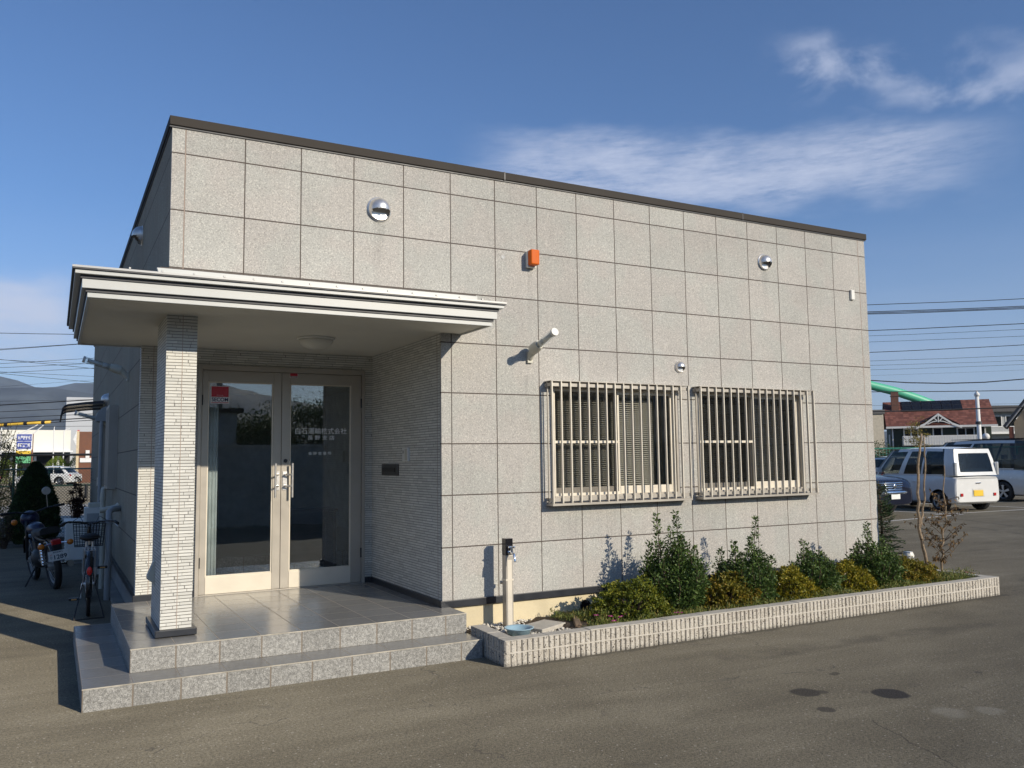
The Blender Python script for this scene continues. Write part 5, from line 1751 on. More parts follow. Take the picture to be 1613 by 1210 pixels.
    # seats inside, dark
    mb = MB()
    for sy in S.get('seats', (0.15, -0.75)):
        for sx in (-0.36, 0.36):
            mb.box(sx-0.24, sx+0.24, sy-0.12, sy+0.02, G['zb']-0.15, G['zb']+0.30)
            mb.box(sx-0.12, sx+0.12, sy-0.10, sy, G['zb']+0.32, G['zb']+0.48)
    mb.build('seats', M['seat_fabric'], t, bevel=0.02)
    # door lines and handles
    mb = MB(); hd = MB()
    for sx in (1, -1):
        for yy in S['doors']:
            mb.box(sx*w*0.992-0.004, sx*w*0.992+0.004+0.0, yy-0.005, yy+0.005, zb+0.14, G['zb']-0.05)
        for yy in S['handles']:
            hd.box(sx*w*0.995-0.012 if sx < 0 else sx*w*0.995-0.004, sx*w*0.995+0.004 if sx < 0 else sx*w*0.995+0.012, yy-0.09, yy+0.09, G['zb']-0.19, G['zb']-0.165)
        mb.box(sx*w-0.002 if sx > 0 else sx*w-0.006, sx*w+0.006 if sx > 0 else sx*w+0.002, wy[0]+R_*1.3, wy[1]-R_*1.3, zb+0.06, zb+0.075)
    split_islands(mb.build('door_gap', M['black'], t)); hd.build('door_handle', M['black'] if S.get('dark_handle') else paint, t, bevel=0.004)
    for sx in (1, -1):
        m2 = MB(); q = side(0.93, 0.12, 0.0, sx)
        m2.box(q[0]+(0.02 if sx > 0 else -0.20), q[0]+(0.20 if sx > 0 else -0.02), q[1]-0.05, q[1]+0.03, q[2]-0.02, q[2]+0.12)
        m2.build('wing_mirror', paint, t, bevel=0.02, seg=3)
    return t, side, endp


KEI = dict(L=3.6, W=1.60, zb=0.20, top=[(-1.8, 0.93), (-1.2, 1.0), (0.7, 1.0), (1.25, 0.93), (1.62, 0.78), (1.8, 0.62)], wr=0.275, wy=(-1.22, 1.22),
           cab=dict(yb0=-1.80, yb1=1.22, yr0=-1.66, yr1=0.55, zb=0.98, zr=1.70, wb=0.755, wt=0.66),
           pillars=[(0, 0.115), (0.375, 0.40), (0.615, 0.68), (0.955, 1.0)], doors=(-0.58, 0.45, 1.0), handles=(-0.42, 0.6), seats=(0.2, -0.7), rear_frame=(0.17, 0.13, 0.16), rr=0.16)
kei, kside, kend = make_car('small white tall wagon parked with its sunlit rear towards the building', (21.63, 9.14, 0), R(-10), M['car_white'], KEI)
def lamps(t, spec):
    for (name, x0, x1, y0, y1, z0, z1, m, bv) in spec:
        MB().box(x0, x1, y0, y1, z0, z1).build(name, m, t, bevel=bv, seg=2)
lamps(kei, [('tail_lamp', -0.775, -0.69, -1.822, -1.74, 0.98, 1.34, M['lamp_clear'], 0.02), ('tail_lamp', 0.69, 0.775, -1.822, -1.74, 0.98, 1.34, M['lamp_clear'], 0.02),
            ('reflector', -0.62, -0.54, -1.825, -1.79, 0.42, 0.50, M['lamp_red'], 0.004), ('reflector', 0.54, 0.62, -1.825, -1.79, 0.42, 0.50, M['lamp_red'], 0.004),
            ('number_plate', -0.165, 0.165, -1.822, -1.79, 0.42, 0.58, M['plate_yellow'], 0.004),
            ('tailgate_handle', -0.06, 0.10, -1.83, -1.79, 0.76, 0.79, M['chrome'], 0.006)])
mb = MB(); mb.prism([(-0.22, 0.40), (0.22, 0.40), (0.19, 0.62), (-0.19, 0.62)], 'y', -1.806, -1.795); mb.build('plate_recess_shade', pm('white_shadow_panel', (0.55, 0.55, 0.53), 0.5), kei)  # shade of the plate recess put in as a greyer flat panel
mb = MB(); mb.tube([(-0.70, -1.813, 0.90), (0, -1.835, 0.915), (0.70, -1.813, 0.90)], 0.004, 6); mb.build('tailgate_gap', M['black'], kei)

MINI = dict(L=4.7, W=1.74, zb=0.20, top=[(-2.35, 1.0), (-1.8, 1.06), (1.35, 1.06), (1.9, 0.98), (2.2, 0.82), (2.35, 0.66)], wr=0.325, wy=(-1.35, 1.30),
            cab=dict(yb0=-2.33, yb1=1.75, yr0=-2.2, yr1=0.75, zb=1.04, zr=1.97, wb=0.84, wt=0.72),
            pillars=[(0, 0.03), (0.60, 0.625), (0.955, 1.0)], doors=(-0.75, 0.35, 1.3), handles=(-0.5, 0.5), seats=(0.3, -0.6, -1.5), dark_handle=False)
mini, ms, me_ = make_car('pearl grey minivan with dark side windows parked beyond the small white wagon', (27.35, 11.1, 0), R(-3), M['car_silver'], MINI)
MB().box(-0.62, 0.62, -2.0, 0.6, 2.04, 2.055).build('roof_panel', M['car_navy'], mini)

SUV = dict(L=4.5, W=1.82, zb=0.26, top=[(-2.25, 1.0), (-1.8, 1.08), (0.75, 1.08), (1.2, 1.04), (1.9, 0.97), (2.13, 0.90), (2.25, 0.74)], wr=0.34, wy=(-1.32, 1.32),
           cab=dict(yb0=-2.2, yb1=1.08, yr0=-1.8, yr1=0.22, zb=1.06, zr=1.66, wb=0.86, wt=0.64),
           pillars=[(0, 0.06), (0.34, 0.36), (0.62, 0.645), (0.955, 1.0)], doors=(-0.75, 0.3, 1.1), handles=(-0.55, 0.45), rf=0.6)
suv, ss, se = make_car('dark blue car with chrome grille, half hidden by the right building corner', (17.72, 9.50, 0), R(180), M['car_navy'], SUV)
mb = MB()
for k, z in enumerate((0.70, 0.755, 0.81, 0.86)):
    mb.tube([(-0.60, 2.10, z), (-0.3, 2.235, z), (0, 2.265, z), (0.3, 2.235, z), (0.60, 2.10, z)], 0.021, 8)
mb.build('grille_bar', M['chrome'], suv, smooth=True)
MB().prism([(-0.58, 2.05), (-0.3, 2.20), (0, 2.235), (0.3, 2.20), (0.58, 2.05), (0.58, 1.95), (-0.58, 1.95)], 'z', 0.66, 0.895).build('grille', M['black_gloss'], suv)
mb = MB(); mb.lathe([(0.0001, 0.018), (0.03, 0.02), (0.062, 0.012), (0.07, 0.0)], (0, 2.275, 0.78), 'y', 20)
mb.build('badge', M['chrome'], suv, smooth=True)
for sx in (-1, 1):
    mb = MB(); mb.prism([(sx*0.58, 2.10), (sx*0.78, 1.95), (sx*0.87, 1.72), (sx*0.84, 1.68), (sx*0.56, 2.0)], 'z', 0.74, 0.90)
    mb.build('headlamp', M['lamp_clear'], suv, bevel=0.015)
    mb = MB(); mb.sphere((sx*0.68, 2.10, 0.46), 0.05, 12, 8); mb.build('fog_lamp', M['lamp_clear'], suv, smooth=True)
MB().tube([(-0.80, 1.98, 0.60), (-0.5, 2.20, 0.615), (0, 2.275, 0.62), (0.5, 2.20, 0.615), (0.80, 1.98, 0.60)], 0.055, 10).build('chrome_strip', M['chrome'], suv, smooth=True)
MB().prism([(-0.62, 2.10), (-0.4, 2.22), (0.4, 2.22), (0.62, 2.10), (0.62, 2.0), (-0.62, 2.0)], 'z', 0.31, 0.48).build('lower_intake', M['black'], suv)
MB().box(-0.165, 0.165, 2.28, 2.295, 0.46, 0.625).build('number_plate', M['plate_white'], suv, bevel=0.004)

WAG = dict(L=4.4, W=1.78, zb=0.22, top=[(-2.2, 0.86), (-1.9, 0.93), (0.8, 0.90), (1.6, 0.80), (2.05, 0.66), (2.2, 0.52)], wr=0.33, wy=(-1.3, 1.32),
           cab=dict(yb0=-2.02, yb1=1.1, yr0=-1.35, yr1=0.25, zb=0.90, zr=1.44, wb=0.82, wt=0.60),
           pillars=[(0, 0.09), (0.36, 0.38), (0.62, 0.64), (0.955, 1.0)], doors=(-0.75, 0.3, 1.1), handles=(-0.55, 0.45), rf=0.6)
far1, _a, _b = make_car('white hatchback with red tail lamps parked beyond the mesh fence', (-1.15, 67.4, 0.0), R(62), M['car_white'], WAG, 'cars parked beyond the mesh fence')
lamps(far1, [('tail_lamp', -0.86, -0.55, -2.19, -2.0, 0.72, 0.86, M['lamp_red'], 0.01), ('tail_lamp', 0.55, 0.86, -2.19, -2.0, 0.72, 0.86, M['lamp_red'], 0.01), ('number_plate', -0.2, 0.2, -2.215, -2.18, 0.5, 0.62, M['plate_white'], 0.004)])
c = copy_tree(far1); c.location = (-5.4, 60.0, 0); c.rotation_euler.z = R(20)
c['label'] = 'white car almost hidden by the leafy bush at the left edge'
c = copy_tree(far1); c.location = (31.0, 16.6, 0); c.rotation_euler.z = R(-100)
c['label'] = 'pale car seen through the windows of the small white wagon'; del c['group']

# white parking lines
M['paint'] = pm('road_paint', (0.62, 0.61, 0.57), 0.7, 0, 0.15, 12, 0.3, 80)
for (x0, y0, x1, y1, ww) in [(16.4, 6.6, 19.6, 6.9, .10), (19.9, 6.9, 19.6, 11.5, .12), (23.9, 6.4, 23.7, 11.2, .12), (19.4, 7.35, 24.5, 7.0, .10)]:
    dx, dy = x1-x0, y1-y0; L = math.hypot(dx, dy); nx, ny = -dy/L*ww/2, dx/L*ww/2
    o = MB().add([(x0+nx, y0+ny, 0.004), (x0-nx, y0-ny, 0.004), (x1-nx, y1-ny, 0.004), (x1+nx, y1+ny, 0.004)], [(0, 1, 2, 3)]).build('parking_line', M['paint'])
    tag(o, kind='structure')
for y in (13.95, 16.0, 18.3, 20.2, 28.5, 32.5):
    o = MB().add([(-4.0, y-.06, 0.007), (1.9, y+.25-.06, 0.007), (1.9, y+.25+.06, 0.007), (-4.0, y+.06, 0.007)], [(0, 1, 2, 3)]).build('parking_line', M['paint'])
    tag(o, kind='structure')
tag(MB().add([(-14, 29.5, 0.006), (3, 29.5, 0.006), (3, 31.5, 0.006), (-14, 31.5, 0.006)], [(0, 1, 2, 3)]).build('pavement', M.setdefault('pave', pm('pale_pavement', (0.42, 0.40, 0.36), 0.85, 0, 0.1))), kind='structure')
tag(MB().add([(-12, 13.6, 0.003), (1.95, 13.6, 0.003), (1.95, 29.4, 0.003), (-12, 29.4, 0.003)], [(0, 1, 2, 3)]).build('concrete_yard', pm('concrete_yard', (0.30, 0.285, 0.25), 0.85, 0, 0.12, 2, 0.3, 50)), kind='structure')

# ---------------------------------------------------------------- bicycle seen from behind
def spoked_wheel(parent, name, c, r, tyre_r, axis_w, hub_r=0.02, n_sp=28, lean=0.0, rim_m='steel'):
    """wheel in the local yz plane, centre c"""
    mb = MB(); pts = [(c[0], c[1]+r*math.cos(a), c[2]+r*math.sin(a)) for a in np.linspace(0, 2*PI, 40, endpoint=False)]
    mb.tube(pts, tyre_r, 10, closed=True)
    w = mb.build(name, M['rubber'], parent, smooth=True)
    mb = MB(); rr = r-tyre_r*0.9
    pts = [(c[0], c[1]+rr*math.cos(a), c[2]+rr*math.sin(a)) for a in np.linspace(0, 2*PI, 40, endpoint=False)]
    mb.tube(pts, tyre_r*0.55, 8, closed=True); mb.build('rim', M[rim_m], w, smooth=True)
    mb = MB()
    for k in range(n_sp):
        a = 2*PI*k/n_sp; b_ = a + (0.9 if k % 2 else -0.9)
        x = axis_w*(1 if (k//2) % 2 else -1)
        mb.tube([(c[0]+x, c[1]+hub_r*math.cos(b_), c[2]+hub_r*math.sin(b_)), (c[0], c[1]+rr*math.cos(a), c[2]+rr*math.sin(a))], 0.0013, 4, caps=False)
    mb.tube([(c[0]-axis_w-0.015, c[1], c[2]), (c[0]+axis_w+0.015, c[1], c[2])], hub_r, 10)
    mb.build('spokes', M['steel'], w)
    return w

M['bike_frame'] = pm('bicycle_frame_paint', (0.012, 0.012, 0.014), 0.25, 0, 0.05, coat=0.5)
bike = thing('bicycle', 'black city bicycle with front basket parked on its stand in the shade', 'bicycle', (-0.455, 3.72, 0), R(-1.5))
RW = (0, -0.53, 0.335); FW = (0, 0.57, 0.335)
spoked_wheel(bike, 'wheel', RW, 0.315, 0.020, 0.035)
spoked_wheel(bike, 'wheel', FW, 0.315, 0.020, 0.03)
mb = MB(); bb = (0, -0.10, 0.29); st = (0, -0.25, 0.72); hd0 = (0, 0.36, 0.66); hd1 = (0, 0.31, 0.86)
mb.tube([bb, st], 0.016, 10); mb.tube([bb, (0, 0.1, 0.36), (0, 0.37, 0.62)], 0.019, 10); mb.tube([(0, -0.20, 0.58), (0, 0.1, 0.60), (0, 0.35, 0.70)], 0.015, 10)
mb.tube([(0, 0.38, 0.58), hd1], 0.019, 10)
for s in (-1, 1):
    mb.tube([bb, (s*0.05, RW[1], RW[2])], 0.010, 8); mb.tube([st, (s*0.05, RW[1], RW[2])], 0.009, 8)
    mb.tube([(0, 0.385, 0.60), (s*0.045, 0.45, 0.50), (s*0.045, FW[1], FW[2])], 0.011, 8)
mb.build('frame', M['bike_frame'], bike, smooth=True, auto=45)
mb = MB()
def fender(c, r, a0, a1, w):
    n = 18; vs = []
    for i in range(n+1):
        a = a0+(a1-a0)*i/n
        for (x, d) in ((-w, -0.008), (-w*0.6, 0.003), (0, 0.007), (w*0.6, 0.003), (w, -0.008)):
            vs.append((c[0]+x, c[1]+(r+d)*math.cos(a), c[2]+(r+d)*math.sin(a)))
    fs = [(i*5+k, i*5+k+1, (i+1)*5+k+1, (i+1)*5+k) for i in range(n) for k in range(4)]
    mb.add(vs, fs)
fender(RW, 0.355, R(40), R(196), 0.028)
mb.build('mudguard', M['bike_frame'], bike, smooth=True)
mb = MB(); fender(FW, 0.355, R(20), R(140), 0.026)
mb.build('mudguard', M['bike_frame'], bike, smooth=True)
mb = MB(); mb.sphere((0, -0.27, 0.80), 0.12, 18, 10, 0.85, 1.0, 0.33); mb.sphere((0, -0.14, 0.795), 0.06, 12, 8, 0.6, 1.6, 0.4)
mb.build('saddle', M['rubber'], bike, smooth=True)
mb = MB(); mb.tube([(0, -0.25, 0.72), (0, -0.255, 0.78)], 0.012, 8)
for s in (-1, 1): mb.tube([(s*0.03, -0.32, 0.755), (s*0.03, -0.32, 0.70)], 0.012, 8)
mb.build('seat_post', M['steel'], bike)
mb = MB(); mb.tube([(-0.27, 0.08, 0.93), (-0.22, 0.16, 0.945), (-0.10, 0.30, 0.93), (0, 0.32, 0.90), (0.10, 0.30, 0.93), (0.22, 0.16, 0.945), (0.27, 0.08, 0.93)], 0.011, 10)
mb.tube([(0, 0.31, 0.84), (0, 0.32, 0.91)], 0.014, 10)
mb.build('handlebar', M['bike_frame'], bike, smooth=True)
for s in (-1, 1):
    MB().tube([(s*0.255, 0.10, 0.935), (s*0.28, -0.02, 0.92)], 0.017, 10).build('grip', M['rubber'], bike, smooth=True)
    MB().tube([(s*0.24, 0.16, 0.93), (s*0.27, 0.10, 0.90), (s*0.285, 0.02, 0.885)], 0.006, 6).build('brake_lever', M['steel'], bike)
mb = MB()
for s in (-1, 1):
    mb.tube([(s*0.2, 0.17, 0.93), (s*0.10, 0.36, 0.99), (s*0.03, 0.42, 0.85), (0.01, 0.40, 0.62)], 0.0035, 5)
mb.build('brake_cable', M['black'], bike, smooth=True)
mb = MB()   # basket of wire
bx0, bx1, by0, by1, bz0, bz1 = -0.17, 0.17, 0.46, 0.72, 0.64, 0.90
def bw(p, q, r=0.003): mb.tube([p, q], r, 4)
for i in range(12):
    f = i/11
    x = bx0+(bx1-bx0)*f; xb = x*0.86
    for (yt, yb_) in ((by0, by0+0.03), (by1, by1-0.03)):
        bw((x, yt, bz1), (xb, yb_, bz0))
    bw((xb, by0+0.03, bz0), (xb, by1-0.03, bz0))
for i in range(9):
    f = i/8
    y = by0+(by1-by0)*f; yb_ = by0+0.03+(by1-by0-0.06)*f
    for s in (-1, 1): bw((s*bx1, y, bz1), (s*bx1*0.86, yb_, bz0))
for k in range(7):
    f = k/6; sc = 0.86+0.14*f; z = bz0+(bz1-bz0)*f; o_ = 0.03*(1-f)
    rr = 0.006 if k in (0, 6) else 0.003
    p = [(bx0*sc, by0+o_, z), (bx1*sc, by0+o_, z), (bx1*sc, by1-o_, z), (bx0*sc, by1-o_, z)]
    for a, b_ in zip(p, p[1:]+p[:1]): bw(a, b_, rr)
mb.build('basket', M['black'], bike)
mb = MB(); mb.sphere((0.0, RW[1]-0.362, 0.505), 0.032, 14, 10, 0.8, 0.4, 1.35)
mb.build('reflector', pm('red_reflector', (0.75, 0.03, 0.025), 0.2), bike, smooth=True)
mb = MB(); mb.lathe([(0.085, -0.004), (0.09, 0.0), (0.085, 0.004)], (0.045, bb[1], bb[2]), 'x', 24); mb.build('chainwheel', M['steel'], bike)
mb = MB()
mb.tube([(-0.06, bb[1], bb[2]), (0.06, bb[1], bb[2])], 0.02, 10)
mb.tube([(0.06, bb[1], bb[2]), (0.075, bb[1]+0.02, bb[2]+0.16)], 0.010, 8); mb.tube([(-0.06, bb[1], bb[2]), (-0.075, bb[1]-0.02, bb[2]-0.16)], 0.010, 8)
mb.build('crank', M['steel'], bike)
for s in (-1, 1):
    pz = bb[2]+s*0.16; py = bb[1]+s*0.02
    p = MB().box(min(s*0.085, s*0.185), max(s*0.085, s*0.185), py-0.035, py+0.035, pz-0.013, pz+0.013).build('pedal', M['black'], bike, bevel=0.004)
    MB().box(min(s*0.11, s*0.16), max(s*0.11, s*0.16), py-0.037, py-0.035, pz-0.007, pz+0.007).build('reflector', pm('amber_reflector', (0.85, 0.45, 0.15), 0.3) if s < 0 else bpy.data.materials['amber_reflector'], p)
mb = MB(); mb.box(0.062, 0.075, -0.50, -0.12, 0.27, 0.37); mb.build('chain_guard', M['bike_frame'], bike, bevel=0.01)
mb = MB(); mb.tube([(-0.06, RW[1], 0.33), (-0.13, RW[1]-0.22, 0.005)], 0.006, 8); mb.tube([(0.06, RW[1], 0.33), (0.15, RW[1]-0.19, 0.005)], 0.006, 8); mb.tube([(-0.13, RW[1]-0.22, 0.006), (0.15, RW[1]-0.19, 0.006)], 0.006, 8)
mb.build('stand', M['black'], bike)
mb = MB()
for x in (-0.05, -0.015, 0.02, 0.05): mb.tube([(x, -0.75, 0.70), (x, -0.33, 0.70)], 0.004, 6)
for y in (-0.75, -0.55, -0.36): mb.tube([(-0.06, y, 0.70), (0.06, y, 0.70)], 0.004, 6)
for s in (-1, 1): mb.tube([(s*0.05, -0.70, 0.70), (s*0.055, RW[1], RW[2])], 0.005, 6)
mb.build('carrier', M['steel'], bike)

# ---------------------------------------------------------------- motorcycle seen from behind, leaning on its stand
M['moto_blue'] = pm('navy_motorcycle_paint', (0.008, 0.012, 0.045), 0.3, 0, 0.05, coat=0.1)
M['amber'] = pm('amber_lamp', (0.70, 0.20, 0.02), 0.2)
mo = thing('motorcycle', 'small dark blue motorcycle leaning on its side stand, plate number 1289, seen from behind', 'motorcycle', (-0.875, 6.17, 0), R(12))
mo.rotation_euler = (0, R(-8), R(12))
RW = (0, -0.58, 0.30); FW = (0, 0.60, 0.30)
M['dull_steel'] = pm('dull_steel', (0.20, 0.20, 0.20), 0.45, 0.6)
spoked_wheel(mo, 'wheel', RW, 0.262, 0.042, 0.05, 0.05, 24, rim_m='dull_steel')
spoked_wheel(mo, 'wheel', (FW[0], FW[1], FW[2]), 0.265, 0.036, 0.05, 0.04, 24, rim_m='dull_steel')
mb = MB(); mb.tube([(0, 0.42, 0.82), (0, 0.25, 0.50), (0, 0.0, 0.34), (0, -0.2, 0.36)], 0.035, 10); mb.tube([(0, 0.2, 0.62), (0, -0.1, 0.60), (0, -0.6, 0.62)], 0.03, 10)
for s in (-1, 1):
    mb.tube([(s*0.07, -0.2, 0.36), (s*0.075, RW[1], RW[2])], 0.018, 8)
    mb.tube([(s*0.06, 0.42, 0.84), (s*0.065, 0.50, 0.55), (s*0.07, FW[1], FW[2])], 0.020, 8)
mb.build('frame', M['black'], mo, smooth=True)
mb = MB()
for s in (-1, 1):
    mb.tube([(s*0.10, -0.50, 0.60), (s*0.105, RW[1], RW[2]+0.03)], 0.026, 12)
    for k in range(7):
        f = k/6; mb.lathe([(0.032, -0.006), (0.032, 0.006)], (s*(0.10+0.005*f), -0.50-0.12*f*0.9, 0.58-0.22*f), 'z', 12)
mb.build('shock_absorber', M['chrome'], mo, smooth=True, auto=40)
mb = MB(); mb.sphere((0, 0.20, 0.74), 0.145, 16, 10, 0.72, 1.55, 0.62); mb.build('fuel_tank', M['moto_blue'], mo, smooth=True)
mb = MB(); mb.sphere((0, 0.50, 0.86), 0.12, 16, 10, 1.0, 0.9, 0.9); mb.build('headlamp_cowl', M['moto_blue'], mo, smooth=True)
mb = MB(); n = 12; vs = []
for i in range(n+1):
    f = i/n; y = -0.62+0.68*f; w_ = 0.115+0.02*math.sin(PI*f)-0.03*f**2; z = 0.755+0.03*(1-f)**2-0.02*f
    vs += [(-w_, y, z-0.07), (-w_, y, z-0.015), (-w_*0.75, y, z+0.012), (0, y, z+0.02), (w_*0.75, y, z+0.012), (w_, y, z-0.015), (w_, y, z-0.07)]
mb.add(vs, [(i*7+k, (i+1)*7+k, (i+1)*7+k+1, i*7+k+1) for i in range(n) for k in range(6)] + [tuple(range(7)), tuple(reversed(range(n*7, n*7+7)))])
mb.build('saddle', M['rubber'], mo, smooth=True, auto=50)
mb = MB()
c_ = RW; vs = []; n = 16
for i in range(n+1):
    a = R(35)+R(122)*i/n
    for (x, d) in ((-0.062, -0.03), (-0.055, 0.0), (0, 0.012), (0.055, 0.0), (0.062, -0.03)):
        vs.append((x, c_[1]+(0.335+d)*math.cos(a), c_[2]+(0.335+d)*math.sin(a)))
mb.add(vs, [(i*5+k, i*5+k+1, (i+1)*5+k+1, (i+1)*5+k) for i in range(n) for k in range(4)])
mb.build('mudguard', M['black_gloss'], mo, smooth=True)
mb = MB()
c_ = FW; vs = []
for i in range(n+1):
    a = R(10)+R(160)*i/n
    for (x, d) in ((-0.055, -0.03), (-0.05, 0.0), (0, 0.01), (0.05, 0.0), (0.055, -0.03)):
        vs.append((x, c_[1]+(0.33+d)*math.cos(a), c_[2]+(0.33+d)*math.sin(a)))
mb.add(vs, [(i*5+k, i*5+k+1, (i+1)*5+k+1, (i+1)*5+k) for i in range(n) for k in range(4)])
mb.build('mudguard', M['black_gloss'], mo, smooth=True)
mb = MB(); mb.box(-0.055, 0.055, -0.93, -0.85, 0.585, 0.665); mb.build('tail_lamp', M['lamp_red'], mo, bevel=0.018, seg=3)
mb = MB(); mb.box(-0.04, 0.04, -0.85, -0.55, 0.60, 0.66); mb.box(-0.05, 0.05, -0.935, -0.92, 0.42, 0.60); mb.build('tail_bracket', M['black'], mo, bevel=0.004)
for s in (-1, 1):
    mb = MB(); mb.sphere((s*0.165, -0.87, 0.595), 0.040, 14, 10, 1, 0.8, 0.9); ind = mb.build('indicator', M['amber'], mo, smooth=True)
    MB().tube([(s*0.03, -0.83, 0.61), (s*0.135, -0.86, 0.60)], 0.009, 8).build('stem', M['chrome'], ind)
pl = MB().box(-0.115, 0.115, -0.944, -0.938, 0.40, 0.525).build('number_plate', M['plate_white'], mo, bevel=0.003)
M['plate_ink'] = pm('plate_ink', (0.02, 0.03, 0.06), 0.6); M['plate_red'] = pm('plate_red', (0.55, 0.05, 0.05), 0.6)
for s, x, z, w_, h_, mt in (('長野県須坂市', 0.0, 0.507, 0.12, 0.018, 'plate_ink'), ('1289', 0.022, 0.447, 0.145, 0.055, 'plate_ink'), ('い', -0.082, 0.480, 0.024, 0.024, 'plate_red'), ('ひ', -0.082, 0.445, 0.026, 0.028, 'plate_ink')):
    o = text_mesh(s, 1.0, M[mt], 'lettering', pl, width=w_, height=h_, bold=0.02, depth=0.0); o.location = (x, -0.9448, z)
mb = MB(); mb.tube([(-0.30, 0.26, 0.99), (-0.20, 0.34, 0.985), (0, 0.42, 0.93), (0.20, 0.34, 0.985), (0.30, 0.26, 0.99)], 0.012, 10); mb.build('handlebar', M['black'], mo, smooth=True)
for s in (-1, 1):
    MB().tube([(s*0.27, 0.29, 0.99), (s*0.38, 0.20, 1.0)], 0.018, 10).build('grip', M['rubber'], mo, smooth=True)
mb = MB(); mb.tube([(0.20, 0.33, 0.99), (0.20, 0.31, 1.17)], 0.005, 6); mb.lathe([(0.052, 0.0), (0.056, -0.008), (0.05, -0.014), (0.0001, -0.014)], (0.20, 0.31, 1.215), 'y', 20)
mb.build('mirror', M['steel'], mo, smooth=True, auto=40)
mb = MB(); mb.sphere((-0.19, 0.50, 0.84), 0.04, 12, 8); mb.build('indicator', M['amber'], mo, smooth=True)
mb = MB(); mb.tube([(0.12, 0.1, 0.26), (0.15, -0.3, 0.25), (0.17, -0.74, 0.31)], [0.022, 0.034, 0.042], 14); mb.build('exhaust', M['chrome'], mo, smooth=True, auto=40)
mb = MB(); mb.sphere((0, 0.05, 0.36), 0.14, 14, 10, 0.9, 1.2, 1.0); mb.box(-0.06, 0.06, 0.02, 0.2, 0.42, 0.58); mb.build('engine', pm('engine_metal', (0.05, 0.05, 0.05), 0.5, 0.3), mo, smooth=True, auto=40)
mb = MB(); mb.tube([(-0.10, -0.05, 0.26), (-0.30, -0.12, -0.02)], 0.011, 8); mb.tube([(-0.28, -0.14, -0.015), (-0.36, -0.10, -0.035)], 0.013, 8); mb.build('side_stand', M['black'], mo)
mb = MB(); mb.tube([(0.1, -0.15, 0.3), (0.24, -0.15, 0.32)], 0.012, 8); mb.tube([(0.1, -0.42, 0.36), (0.22, -0.44, 0.38)], 0.010, 8); mb.build('foot_peg', M['rubber'], mo)

